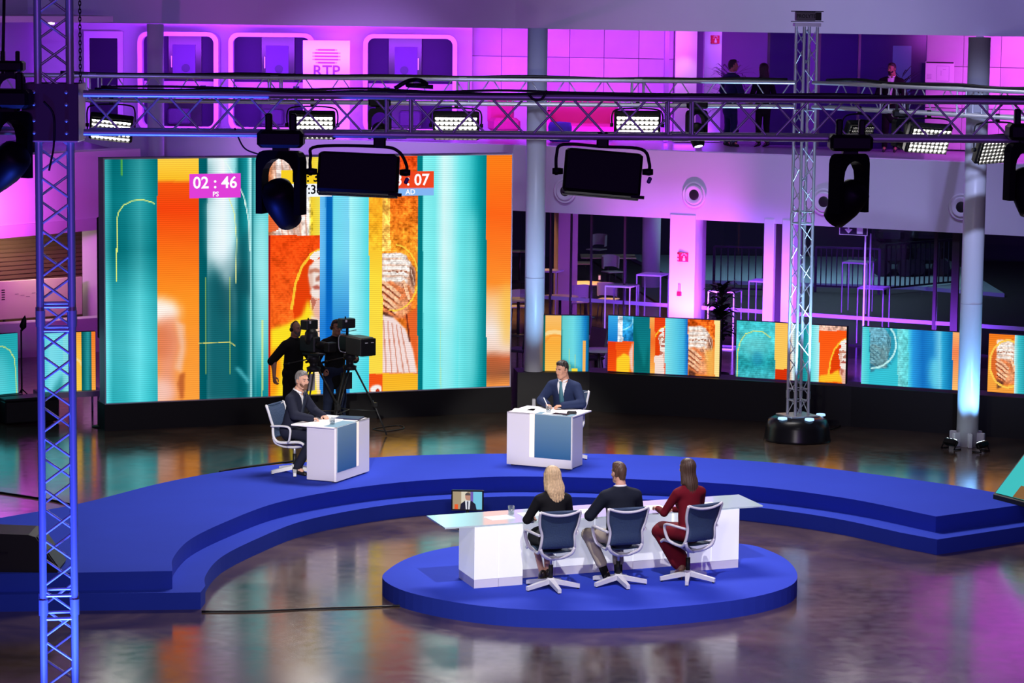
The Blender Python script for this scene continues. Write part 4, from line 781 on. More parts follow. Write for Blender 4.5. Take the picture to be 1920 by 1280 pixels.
c.poly([(758, 592), (783, 575), (783, 690), (770, 640)], (226, 96, 40), .95, 1, c.clip(717, 783)); c.line([(762, 590), (768, 640)], 3, (90, 36, 26), .8); c.grad(717, 784, 700, 765, [(700, (246, 176, 36)), (765, (244, 190, 50))])
c.grad(783, 914, 285, 765, [(783, (0, 116, 124)), (792, (0, 118, 126)), (794, (130, 236, 236)), (815, (120, 230, 232)), (832, (206, 246, 246)), (846, (180, 240, 242)), (862, (110, 226, 230)), (880, (70, 200, 206)), (898, (10, 150, 158)), (913, (0, 118, 128))], True); c.ell(885, 560, 12, 170, (160, 240, 240), .5, 9, c.clip(793, 913)); c.grad(793, 860, 480, 765, [(480, (120, 232, 234)), (765, (60, 216, 224))], False, .45, 150); c.line([(826, 620), (826, 728)], 1.2, (220, 220, 120), .5)
c.grad(912, 966, 285, 765, [(295, (255, 124, 24)), (400, (255, 100, 24)), (530, (255, 140, 44)), (560, (246, 190, 130)), (620, (240, 226, 220)), (655, (236, 206, 190)), (672, (200, 100, 60)), (700, (150, 90, 60)), (722, (244, 150, 70))]); c.ell(952, 590, 14, 60, (250, 190, 70), .8, 9, c.clip(912, 966)); c.ell(925, 690, 14, 30, (170, 90, 50), .5, 8, c.clip(912, 966))

CS = Canvas(1005, 580, 1935, 750); c = CS
def texc(x0, x1, y0, y1, st, h=False, al=1.0): c.grad(x0, x1, y0, y1, st, h, al)
texc(1005, 1053, 580, 750, [(590, (248, 190, 110)), (640, (250, 170, 60)), (700, (250, 190, 80))]); c.arc(1040, 660, 38, 200, 330, 7, (252, 220, 160), .8, c.clip(1021, 1052)); c.arc(1042, 650, 22, 180, 320, 4, (246, 150, 50), .7, c.clip(1021, 1052)); texc(1005, 1022, 580, 750, [(580, (10, 90, 90)), (750, (10, 100, 90))])
texc(1052, 1110, 580, 750, [(1052, (10, 84, 80)), (1055, (100, 200, 200)), (1075, (110, 216, 226)), (1088, (70, 180, 216)), (1098, (20, 120, 190)), (1104, (10, 90, 130))], True); c.poly([(1055, 672), (1085, 690), (1100, 697), (1055, 697)], (20, 120, 130), .6, 3); c.line([(1068, 655), (1068, 697)], 1, (240, 220, 90), .7); c.line([(1078, 665), (1078, 697)], 1, (240, 220, 90), .7); texc(1092, 1098, 638, 750, [(638, (240, 176, 90)), (750, (245, 180, 90))]); texc(1072, 1083, 690, 750, [(690, (250, 220, 60)), (750, (250, 220, 60))])
texc(1136, 1161, 580, 750, [(590, (60, 170, 230)), (640, (20, 120, 200)), (750, (20, 120, 200))]); texc(1158, 1169, 580, 641, [(580, (225, 230, 238)), (641, (200, 214, 228))]); texc(1168, 1188, 580, 641, [(580, (70, 180, 220)), (641, (20, 120, 190))]); c.arc(1168, 598, 19, 0, 90, 2, (140, 210, 236), 1, c.clip(1168, 1188)); c.texture(1158, 1187, 590, 640, .2, 31)
texc(1187, 1221, 580, 750, [(590, (10, 110, 124)), (700, (14, 128, 128))]); c.poly([(1187, 596), (1196, 640), (1208, 690), (1216, 640), (1219, 700), (1187, 700)], (4, 88, 92), .7, 2, c.clip(1187, 1220))
texc(1136, 1156, 640, 750, [(640, (226, 56, 14)), (700, (240, 80, 16))]); texc(1155, 1188, 640, 750, [(640, (240, 80, 20)), (700, (246, 120, 20))]); c.poly([(1156, 672), (1170, 662), (1182, 668), (1180, 700), (1156, 700)], (252, 200, 40), 1, 1); c.poly([(1180, 660), (1187, 640), (1187, 700), (1182, 690)], (236, 200, 190), 1, 1)
texc(1219, 1229, 580, 750, [(590, (248, 180, 90)), (640, (240, 110, 40)), (700, (250, 180, 80))]); texc(1228, 1249, 580, 750, [(590, (230, 60, 20)), (700, (236, 80, 24))]); statue_face(c, 1246, 612, .5, c.clip(1228, 1248)); c.poly([(1227, 668), (1243, 664), (1246, 700), (1227, 700)], (240, 216, 206), 1, 0)
texc(1247, 1291, 580, 750, [(1247, (130, 222, 230)), (1268, (90, 200, 226)), (1282, (60, 170, 216)), (1290, (10, 90, 190))], True); texc(1290, 1341, 580, 750, [(595, (236, 90, 24)), (640, (240, 110, 30)), (702, (236, 130, 50))]); c.texture(1290, 1341, 590, 640, .25, 33); statue_hand(c, 1308, 650, .72, c.clip(1290, 1341)); c.poly([(1322, 660), (1340, 650), (1340, 705), (1326, 705)], (240, 176, 80), .9, 3); texc(1340, 1352, 580, 750, [(590, (252, 226, 150)), (710, (252, 220, 140))])
texc(1375, 1454, 580, 750, [(600, (60, 190, 200)), (640, (80, 200, 206)), (680, (30, 150, 160)), (710, (70, 180, 190))]); c.texture(1380, 1453, 600, 710, .10, 41); c.ell(1415, 650, 24, 22, (120, 216, 220), .5, 9); c.ell(1420, 672, 10, 14, (30, 130, 170), .6, 4); c.line([(1382, 705), (1383, 660), (1388, 640), (1398, 626), (1414, 620), (1430, 622), (1444, 632)], 1.8, (220, 226, 110))
texc(1453, 1480, 580, 692, [(600, (250, 190, 90)), (692, (250, 200, 90))]); texc(1453, 1480, 692, 750, [(692, (214, 50, 10)), (750, (200, 44, 10))]); texc(1478, 1538, 580, 750, [(1478, (190, 110, 60)), (1486, (230, 238, 240)), (1496, (10, 110, 120)), (1512, (30, 150, 160)), (1522, (110, 220, 226)), (1535, (170, 236, 240))], True)
texc(1536, 1592, 580, 750, [(605, (255, 84, 20)), (720, (252, 100, 24))]); texc(1536, 1592, 580, 620, [(600, (236, 200, 180)), (620, (226, 170, 150))]); c.texture(1536, 1592, 600, 620, .25, 43); statue_face(c, 1586, 634, .62, c.clip(1536, 1590, 621, 750)); c.poly([(1536, 704), (1560, 700), (1572, 692), (1580, 716), (1536, 716)], (252, 190, 40), 1, 1)
texc(1610, 1684, 580, 750, [(610, (60, 190, 206)), (740, (50, 190, 210))]); c.ell(1650, 645, 34, 46, (40, 140, 170), .8, 3, c.clip(1630, 1684)); statue_hand(c, 1646, 645, .62, c.clip(1631, 1676), (40, 150, 190)); c.arc(1634, 644, 46, -55, 90, 3.5, (190, 240, 240), 1, c.clip(1630, 1684)); texc(1610, 1630, 580, 750, [(1610, (150, 240, 236)), (1630, (60, 200, 210))], True, .7)
texc(1683, 1704, 580, 750, [(1683, (120, 216, 220)), (1703, (90, 200, 206))], True); c.texture(1683, 1703, 615, 730, .12, 47); texc(1703, 1790, 580, 750, [(1703, (80, 210, 230)), (1712, (40, 150, 220)), (1730, (20, 110, 190)), (1748, (30, 130, 200)), (1762, (110, 200, 230)), (1768, (40, 160, 210)), (1784, (10, 110, 170)), (1790, (10, 100, 160))], True); c.ell(1752, 700, 10, 30, (110, 220, 236), .7, 5); texc(1786, 1812, 580, 750, [(620, (250, 180, 110)), (660, (240, 130, 80)), (735, (250, 190, 110))])
texc(1848, 1936, 580, 750, [(630, (240, 120, 30)), (690, (250, 170, 60)), (745, (240, 150, 60))]); c.ell(1885, 680, 30, 42, (214, 96, 40), .9, 1, c.clip(1853, 1906)); statue_hand(c, 1885, 672, .66, c.clip(1854, 1902)); c.arc(1890, 682, 34, 60, 300, 4, (255, 200, 80), 1, c.clip(1853, 1906), 44); texc(1902, 1936, 580, 750, [(1902, (200, 240, 240)), (1910, (60, 190, 200)), (1936, (10, 110, 130))], True)
CL = Canvas(-40, 610, 190, 760); c = CL
texc(-40, 36, 610, 760, [(620, (30, 160, 170)), (680, (40, 170, 180)), (740, (70, 200, 210))]); c.line([(-20, 650), (5, 649), (18, 656), (27, 672), (30, 700), (31, 740)], 2, (200, 220, 120)); c.ell(0, 700, 14, 40, (120, 216, 224), .4, 8)
texc(75, 136, 610, 760, [(75, (60, 190, 210)), (95, (120, 216, 230)), (117, (110, 210, 226)), (119, (130, 214, 220)), (136, (110, 210, 226))], True); c.poly([(95, 735), (118, 700), (118, 740)], (10, 110, 116), .6, 4)
texc(134, 154, 610, 760, [(620, (246, 160, 60)), (660, (250, 190, 70)), (740, (250, 200, 70))]); c.arc(134, 690, 20, -90, 0, 4, (250, 220, 150), .7); texc(153, 173, 610, 760, [(153, (0, 76, 80)), (165, (40, 150, 156)), (173, (0, 70, 76))], True); texc(172, 186, 610, 760, [(620, (240, 120, 40)), (740, (246, 170, 70))])

def s2l(a): return np.where(a <= 0.04045, a / 12.92, ((a + 0.055) / 1.055) ** 2.4)
def screen_mat():
    mt = bpy.data.materials.new('led_picture'); mt.use_nodes = True; nt = mt.node_tree; nt.nodes.clear()
    out = nt.nodes.new('ShaderNodeOutputMaterial'); at = nt.nodes.new('ShaderNodeAttribute'); at.attribute_name = 'picture'; em = nt.nodes.new('ShaderNodeEmission'); em.inputs[1].default_value = 0.86
    nt.links.new(at.outputs['Color'], em.inputs[0]); nt.links.new(em.outputs[0], out.inputs[0]); return mt
m_screen = screen_mat()
def picture(cv, A, B, z0, z1, pitch, parent, loc, rz_):
    A = np.array(A); B = np.array(B); Lw = np.linalg.norm(B - A); nx = int(Lw / pitch); ny = int((z1 - z0) / pitch)
    gx = np.linspace(0, Lw, nx + 1); gz = np.linspace(0, z1 - z0, ny + 1); X, Z = np.meshgrid(gx, gz); V = np.stack([X, 0 * X, Z], -1).reshape(-1, 3)
    i = np.arange(nx)[None, :] + (np.arange(ny) * (nx + 1))[:, None]; F = np.stack([i, i + 1, i + nx + 2, i + nx + 1], -1).reshape(-1, 4)
    cx = (gx[:-1] + gx[1:]) / 2; cz = (gz[:-1] + gz[1:]) / 2; U_, W_ = np.meshgrid(cx, cz); d = (B - A) / Lw
    P = np.stack([A[0] + d[0] * U_, A[1] + d[1] * U_, z0 + W_], -1); px, py = proj(P)
    ix = np.clip((px - cv.x0).astype(int), 0, cv.w - 1); iy = np.clip((py - cv.y0).astype(int), 0, cv.h - 1); col = s2l(np.clip(cv.a[iy, ix], 0, 1)).reshape(-1, 3)
    col = (col.reshape(ny, nx, 3) * np.where(np.arange(ny) % 2, 1.10, 0.88)[:, None, None]).reshape(-1, 3)
    me = bpy.data.meshes.new('picture'); me.vertices.add(len(V)); me.vertices.foreach_set('co', V.ravel()); me.loops.add(F.size); me.loops.foreach_set('vertex_index', F.ravel().astype(np.int32)); me.polygons.add(len(F)); me.polygons.foreach_set('loop_start', np.arange(0, F.size, 4, dtype=np.int32)); me.polygons.foreach_set('loop_total', np.full(len(F), 4, np.int32)); me.update(calc_edges=True)
    at = me.attributes.new('picture', 'FLOAT_COLOR', 'FACE'); at.data.foreach_set('color', np.concatenate([col, np.ones((len(col), 1))], 1).astype(np.float32).ravel()); me.materials.append(m_screen)
    return obj('picture', me, parent, loc, rz_)
m_cab = mat('screen_cabinet', (0.55, 0.50, 0.62), 0.5); m_scrback = mat('screen_back_black', (0.012, 0.012, 0.015), 0.6)
def screen(name, lb, cv, A, B, z0, z1, pitch, group, frame=0.012, depth=0.10, cabm=None):
    A = Vector(A); B = Vector(B); d = B - A; Lw = d.length; ang = math.atan2(d.y, d.x)
    t = thing(name, lb, 'led screen', (A.x, A.y, 0), ang, group)
    picture(cv, A, B, z0, z1, pitch, t, (0, 0, z0), 0)
    MB().box((Lw / 2, depth / 2 + 0.006, (z0 + z1) / 2), (Lw + 2 * frame, depth, z1 - z0 + 2 * frame)).build('cabinet', cabm or m_scrback, t)
    return t, Lw
BA, BB = (-6.364, 43.142), (-0.032, 45.657)
big, BL = screen('led_wall', 'huge colourful led wall with vertical stripes and statues behind the debaters', C0, BA, BB, 0.44, 4.27, 0.0165, None, 0.022, 0.35, m_cab)
bb = thing('led_wall_base', 'long black base under the huge led wall', 'screen base', (BA[0], BA[1], 0), math.atan2(BB[1] - BA[1], BB[0] - BA[0])); MB().box((BL / 2, 0.25, 0.21), (BL + 0.06, 0.5, 0.42)).build('plinth', m_black, bb)
m_tx = {k: mat('screen_tint_' + k, (0, 0, 0), 0.5, emit=v, estr=0.84) for k, v in dict(magenta=lin(222, 60, 214), red=lin(236, 66, 20), yellow=lin(246, 206, 30), white=lin(240, 244, 250), lilac=lin(130, 180, 240), txt=(1.0, 0.97, 1.0)).items()}; m_txk = mat('screen_tint_black', (0, 0, 0), 0.5)
def on_wall(px, py):                                          # point on the LED wall -> local (u, z)
    r_ = _ray(px, py); n = Vector((-(BB[1] - BA[1]), BB[0] - BA[0], 0)); k = (Vector((BA[0], BA[1], 0)) - Vector((0, 0, EYE))).dot(n) / r_.dot(n); P = Vector((0, 0, EYE)) + r_ * k
    return math.hypot(P.x - BA[0], P.y - BA[1]), P.z
def plate(x0, y0, x1, y1, m_, name):
    u0, za = on_wall(x0, y0); u1, zb = on_wall(x1, y1); return MB().box(((u0 + u1) / 2, -0.006, (za + zb) / 2), (u1 - u0, 0.006, za - zb)).build(name, m_, big)
def words(txt, px, py, hpx, m_, par_):
    u, z = on_wall(px, py); text_mesh(txt, hpx * 44 / FPX * 1.40, m_, 'digits', par_, (u, -0.014, z), (math.pi / 2, 0, 0))
p = plate(355, 326, 451, 370, m_tx['magenta'], 'timer_plate'); words('02 : 46', 403, 343, 22, m_tx['txt'], p); words('PS', 404, 364, 9, m_tx['txt'], p)
p = plate(717, 322, 813, 353, m_tx['red'], 'timer_plate'); words('03 : 07', 765, 338, 22, m_tx['txt'], p); p = plate(717, 353, 813, 366, m_tx['lilac'], 'name_plate'); words('AD', 769, 360, 10, m_tx['txt'], p)
p = plate(527, 319, 622, 345, m_tx['yellow'], 'clock_plate'); words('12 : 33', 577, 333, 18, m_txk, p); p = plate(527, 345, 622, 368, m_tx['white'], 'clock_plate'); words('17:38', 579, 356, 17, m_txk, p)
SB = [(0.52, 45.90), (1.28, 45.90), (1.60, 45.90), (3.42, 45.32), (3.69, 45.28), (5.41, 44.55), (5.66, 44.50), (7.22, 43.80), (7.56, 43.65), (9.6, 42.72)]
SLB = ['small led screen with yellow and cyan stripes right of middle column', 'small led screen with red yellow teal stripes and hand statue', 'small led screen behind right truss tower with orange profile face', 'small mostly cyan and blue led screen left of right column', 'small orange led screen with circled statue at right edge']
for i in range(5):
    screen('led_screen', SLB[i], CS, SB[2 * i], SB[2 * i + 1], 0.66 + 0.012 * i, 1.595 + 0.01 * i, 0.0165, 'small led screens along the back', 0.006, 0.09)
sk = thing('screen_plinth', 'long black draped plinth under the small led screens', 'screen base', (0.2, 45.5, 0)); pl = [(0.1, 45.72), (1.3, 45.86), (5.5, 44.45), (9.9, 42.5)]
MB().prism([(x - 0.2, y - 45.5) for x, y in pl + offs(pl, 0.6)[::-1]], 0, 0.655).build('drape', m_black, sk)
screen('led_screen', 'small teal led screen cropped by the left frame edge', CL, (-8.9, 43.4), (-7.94, 44.2), 0.44, 1.41, 0.0165, 'small led screens along the back', 0.006, 0.09)
screen('led_screen', 'small led screen with cyan and yellow stripes behind left truss tower', CL, (-7.66, 44.56), (-6.80, 44.92), 0.40, 1.36, 0.0165, 'small led screens along the back', 0.006, 0.09)
t = thing('screen_plinth', 'black draped plinth under the left edge led screen', 'screen base', (-8.3, 43.7, 0)); MB().prism([(-1.2, -0.7), (0.45, 0.42), (0.25, 0.8), (-1.4, -0.3)], 0, 0.43).build('drape', m_black, t)
t = thing('folding_table', 'grey folding table carrying the striped screen at far left', 'table', (-7.2, 44.8, 0), 0.4); MB().box((0, 0.12, 0.35), (1.05, 0.5, 0.09)).build('table_top', m_cab, t)
for sx in (-0.45, 0.45):
    for sy in (-0.08, 0.32): MB().tube([(sx, sy, 0.31), (sx, sy, 0)], 0.018, 8).build('leg', m_alu, t)
t = thing('black_flight_case', 'black equipment cases on floor at far left behind truss', 'flight case', (-7.75, 44.0, 0), 0.5); MB().box((0, 0, 0.20), (0.9, 0.45, 0.36), bev=0.02).build('body', m_black, t); MB().box((0, 0, 0.40), (0.9, 0.45, 0.04), bev=0.01).build('lid', m_black, t)
# slim black column loudspeaker beside the wall
c_ = PY(190, 500, 43.6); t = thing('column_loudspeaker', 'slim tall black loudspeaker column at left edge of led wall', 'loudspeaker', (c_.x, 43.6, 0)); MB().box((0, 0, 2.38), (0.12, 0.14, 1.92), bev=0.015).build('cabinet', m_black, t); MB().tube([(0, 0, 0.0), (0, 0, 1.45)], 0.018, 8).build('pole', m_alu, t); MB().lathe([(0.17, 0), (0.17, 0.015), (0.03, 0.03)], 18).build('foot', m_black, t)
MB().box((0, -0.072, 2.38), (0.10, 0.006, 1.86)).build('grille', m_blackg, t)
c_ = PY(40, 650, 46.0); t = thing('lamp_stand', 'thin black lamp stand with folded hood left of truss tower', 'light stand', (c_.x, 46.0, 0)); MB().tube([(0, 0, 0.0), (0, 0, 1.25)], 0.014, 8).build('pole', m_black, t); MB().lathe([(0.0, 0.2), (0.04, 0.12), (0.06, 0.0), (0.0, -0.08)], 10, (0.03, 0, 1.3), (0.2, 0, 1)).build('hood', m_black, t)
for k in range(3): MB().tube([(0, 0, 0.25), (0.25 * math.cos(k * 2.1), 0.25 * math.sin(k * 2.1), 0.01)], 0.010, 6).build('leg', m_black, t)

# ================================================================ STAGE
PLAT, OVAL = 0.40, 0.20
def carpet(name):
    mt = mat(name, (0.022, 0.048, 0.44), 0.9, noise=0.10, nscale=1.3, spec=0.15)
    return mt
m_carpet = carpet('blue_carpet')
def ZL(pts, z): return [tuple(PZ(x, y, z)[:2]) for x, y in pts]
inner = [tuple(v[:2]) for v in spl(ZL([(323, 1070), (325, 1045), (358, 1010), (430, 975), (520, 942), (640, 918), (760, 903), (870, 896), (960, 893), (1100, 895), (1300, 903), (1440, 914), (1600, 936), (1755, 968)], PLAT), 6)]
outer = [tuple(v[:2]) for v in spl([(-7.3, 30.1), (-7.2, 31.6), (-6.6, 33.2), (-5.5, 34.63), (-4.65, 36.2), (-3.9, 37.2), (-2.95, 37.98), (-1.2, 38.75), (0.93, 39.02), (2.59, 38.8), (4.04, 38.22), (5.7, 36.95), (6.47, 36.16), (7.02, 35.66)], 6)]
st = thing('stage_platform', 'large curved blue carpeted stage platform with a step', 'stage', (0, 35, 0))
loc = lambda pts: [(x, y - 35) for x, y in pts]
MB().prism(loc(inner + [(7.0, 35.61)] + outer[::-1]), 0.19, PLAT).build('upper_deck', m_carpet, st)
def offset_in(pts, d):
    out = []
    for i, p in enumerate(pts):
        a = Vector(pts[max(i - 1, 0)]); b = Vector(pts[min(i + 1, len(pts) - 1)]); t = (b - a).normalized(); out.append((p[0] + t.y * d, p[1] - t.x * d))
    return out
stp = offset_in(inner, 0.37); stp[0] = (-3.45, 30.42); stp[-1] = (5.32, 33.97)
MB().prism(loc([(-7.5, 30.0)] + stp + [(7.25, 35.42)] + outer[::-1]), 0.0, 0.195).build('step', m_carpet, st)
ov = thing('oval_platform', 'low oval blue carpeted platform under the moderators table', 'stage', (0.94, 31.6, 0))
op = [(x - 0.94, y - 31.6) for x, y in [tuple(v[:2]) for v in spl(ZL([(718, 1085), (730, 1066), (765, 1046), (815, 1031), (880, 1020), (960, 1012), (1100, 1006), (1250, 1008), (1390, 1019), (1440, 1031), (1480, 1053), (1495, 1083), (1465, 1105), (1370, 1126), (1200, 1142), (1060, 1144), (950, 1140), (850, 1128), (760, 1108)], OVAL), 5, True)]]
MB().prism(op, 0.0, OVAL).build('carpeted_deck', m_carpet, ov)

# ---------------------------------------------------------------- moderators' lit table
TU = Vector((0.918, 0.396, 0)); TV = Vector((-0.30, 0.954, 0)).normalized(); T0 = Vector((-0.40, 30.75, OVAL))
def tp(u, v): return Vector((TU.x * u + TV.x * v, TU.y * u + TV.y * v, 0))
mt_ = thing('moderators_table', 'glowing white box table with frosted glass top', 'table', T0)
def glow_mat():
    m_ = mat('opal_lightbox', (0.86, 0.87, 0.90), 0.35, emit=(0.92, 0.95, 1.0), estr=0.30); return m_
m_opal = glow_mat(); m_opalb = mat('opal_plinth', (0.80, 0.78, 0.84), 0.4)
def tbox(u0, u1, v0, v1, z0, z1, name, m_): b = MB().prism([tuple(tp(u, v)[:2]) for u, v in ((u0, v0), (u1, v0), (u1, v1), (u0, v1))], z0, z1); return b.build(name, m_, mt_)
def lightbox(u0, u1, v0, v1, n):
    w_ = (u1 - u0) / n
    for k in range(n):
        tbox(u0 + w_ * k + 0.002, u0 + w_ * (k + 1) - 0.002, v0, v1, 0.10, 0.70, 'light_box', m_opal); tbox(u0 + w_ * k + 0.002, u0 + w_ * (k + 1) - 0.002, v0 + 0.003, v1 - 0.003, 0.0, 0.098, 'box_plinth', m_opalb)
lightbox(0.0, 0.60, 0.0, 0.62, 2); lightbox(0.62, 2.62, 0.34, 0.62, 4); lightbox(2.64, 3.37, 0.0, 0.62, 2)
gl = tbox(-0.36, 3.68, 0.0, 0.76, 0.705, 0.722, 'glass_top', mat('frosted_glass_top', (0.62, 0.78, 0.80), 0.08, spec=0.9, coat=0.6))
# things on the table
m_paper = mat('white_paper', (0.86, 0.85, 0.88), 0.6)
def on_table(u, v): return T0 + tp(u, v) + Vector((0, 0, 0.722))
for u, v, r, lb in [(0.42, 0.35, 0.5, 'sheet of paper on left end of the moderators table'), (0.85, 0.42, 0.3, 'sheets of paper in front of the blonde woman'), (1.45, 0.38, 0.45, 'sheet of paper left of the seated man in dark jacket'), (1.95, 0.36, 0.2, 'sheet of paper between man and woman in red'), (2.35, 0.33, 0.4, 'sheet of paper in front of woman in red'), (3.02, 0.30, 0.35, 'sheet of paper right of the woman in red')]:
    o = MB().box((0, 0, 0.002), (0.30, 0.21, 0.004)); p = o.build('paper_sheet', m_paper, None, on_table(u, v), r); tag(p, lb, 'paper', 'papers on the moderators table')
m_tumbler = thin_glass('clear_tumbler', (0.93, 0.95, 0.96), 0.10); m_water = thin_glass('water', (0.80, 0.86, 0.9), 0.18)
def tumbler(loc_, lb):
    t = thing('water_glass', lb, 'glass', loc_, 0, 'water glasses'); MB().lathe([(0.028, 0.0), (0.034, 0.005), (0.038, 0.095), (0.036, 0.095), (0.032, 0.008), (0.0, 0.008)], 20).build('tumbler', m_tumbler, t); MB().lathe([(0.0, 0.010), (0.031, 0.010), (0.034, 0.05), (0.0, 0.05)], 20).build('water', m_water, t)
tumbler(on_table(0.62, 0.52), 'glass of water on moderators table left of blonde woman'); tumbler(on_table(1.22, 0.28), 'glass of water beside the left swivel chair back')

# ---------------------------------------------------------------- debaters' desks
def blue_panel_mat():
    mt = bpy.data.materials.new('blue_gradient_print'); mt.use_nodes = True; nt = mt.node_tree; b = nt.nodes['Principled BSDF']; b.inputs['Roughness'].default_value = 0.4
    tc = nt.nodes.new('ShaderNodeTexCoord'); sp = nt.nodes.new('ShaderNodeSeparateXYZ'); cr = nt.nodes.new('ShaderNodeValToRGB'); mr = nt.nodes.new('ShaderNodeMapRange'); mr.inputs[1].default_value = 0.1; mr.inputs[2].default_value = 0.75
    e = cr.color_ramp.elements; e[0].color = (*lin(38, 96, 142), 1); e[1].color = (*lin(112, 146, 166), 1)
    L = nt.links.new; L(tc.outputs['Object'], sp.inputs[0]); L(sp.outputs['Z'], mr.inputs[0]); L(mr.outputs[0], cr.inputs[0]); L(cr.outputs[0], b.inputs['Base Color']); return mt
m_bluep = blue_panel_mat(); m_strip2 = mat('warm_light_strip', (1, 0.9, 0.75), 0.4, emit=(1.0, 0.82, 0.58), estr=0.35); m_desk = mat('white_lacquer', (0.80, 0.77, 0.80), 0.3); m_deskside = mat('shaded_desk_white', (0.52, 0.50, 0.62), 0.4)
def desk(lb, loc_, ang, mirror):
    t = thing('debate_desk', lb, 'desk', loc_, ang, 'white debate desks'); W, D = 0.98, 0.68
    MB().box((W / 2, 0.0, 0.385), (W, 0.03, 0.73)).build('front_panel', m_desk, t)
    MB().box((W / 2, D / 2 - 0.015, 0.74), (W, D, 0.02), bev=0.003).build('desk_top', m_desk, t)
    bx0, bx1, sx0, sx1 = (0.42, 0.965, 0.345, 0.42) if mirror else (0.03, 0.58, 0.58, 0.65)
    MB().box(((bx0 + bx1) / 2, -0.018, 0.445), (bx1 - bx0, 0.010, 0.60)).build('blue_inlay', m_bluep, t); MB().box(((sx0 + sx1) / 2, -0.0175, 0.445), (sx1 - sx0, 0.008, 0.60)).build('light_strip', m_strip2, t)
    MB().box(((bx0 + bx1) / 2, 0.09, 0.7515), (bx1 - bx0, 0.20, 0.003)).build('top_inlay', m_bluep, t)
    for x in (0.06, W - 0.05): MB().box((x, 0.24, 0.37), (0.025, 0.42, 0.71)).build('side_panel', m_deskside, t)  # side panels: desk white toned down to lilac as if in shadow
    for x in (0.08, W - 0.08): MB().box((x, 0.05, 0.01), (0.06, 0.06, 0.02)).build('foot', m_mull, t)
    return t
D1, A1 = Vector((-2.33, 36.35, PLAT)), math.atan2(0.917, 0.40); D2, A2 = Vector((-0.05, 37.97, PLAT)), math.atan2(-0.41, 0.91)
desk('white debate desk at left before the bearded man', D1, A1, False); desk('white debate desk at right before the man in navy suit', D2, A2, True)
def on_desk(D, A, x, y): return D + Vector((math.cos(A) * x - math.sin(A) * y, math.sin(A) * x + math.cos(A) * y, 0.751))
def sheet(D, A, x, y, r, lb, sx=0.30, sy=0.21): tag(MB().box((0, 0, 0.004), (sx, sy, 0.004)).build('paper_sheet', m_paper, None, on_desk(D, A, x, y), A + r), lb, 'paper', 'papers on the debate desks')
sheet(D1, A1, 0.22, 0.40, 0.1, 'white paper on left desk near bearded man'); sheet(D1, A1, 0.55, 0.36, -0.2, 'second white paper on left desk by his hands')
tumbler(on_desk(D1, A1, 0.22, 0.16), 'glass of water on the left debate desk'); tumbler(on_desk(D2, A2, 0.55, 0.16), 'glass of water on the right debate desk')
t = thing('document_folder', 'dark navy document folder lying on the left desk', 'folder', on_desk(D1, A1, 0.82, 0.20), A1 + 0.15); MB().box((0, 0, 0.006), (0.26, 0.34, 0.012), bev=0.003).build('cover', mat('navy_folder', (0.012, 0.014, 0.06), 0.35), t); MB().box((0, 0.006, 0.014), (0.25, 0.335, 0.004)).build('flap', mat('navy_folder', (0.012, 0.014, 0.06)), t); MB().box((0.13, 0, 0.006), (0.01, 0.31, 0.008)).build('page_edge', m_paper, t)
sheet(D2, A2, 0.14, 0.24, 0.25, 'white paper at left corner of the right desk'); sheet(D2, A2, 0.34, 0.30, -0.1, 'white paper in front of man in navy suit'); sheet(D2, A2, 0.66, 0.12, 0.1, 'white paper by the glass on right desk')
t = thing('spectacle_case', 'small black case on right debate desk', 'case', on_desk(D2, A2, 0.88, 0.20), A2 + 0.4); MB().box((0, 0, 0.018), (0.14, 0.06, 0.036), bev=0.014).build('body', m_blackg, t); MB().box((0, 0, 0.037), (0.12, 0.045, 0.006), bev=0.002).build('lid', m_black, t)
t = thing('tablet', 'thin dark tablet lying on the right debate desk edge', 'tablet', on_desk(D2, A2, 0.76, 0.10), A2); MB().box((0, 0, 0.004), (0.24, 0.14, 0.008), bev=0.002).build('body', m_blackg, t); MB().box((0, 0, 0.009), (0.22, 0.125, 0.002)).build('glass', mat('tablet_glass', (0.04, 0.02, 0.02), 0.1), t)

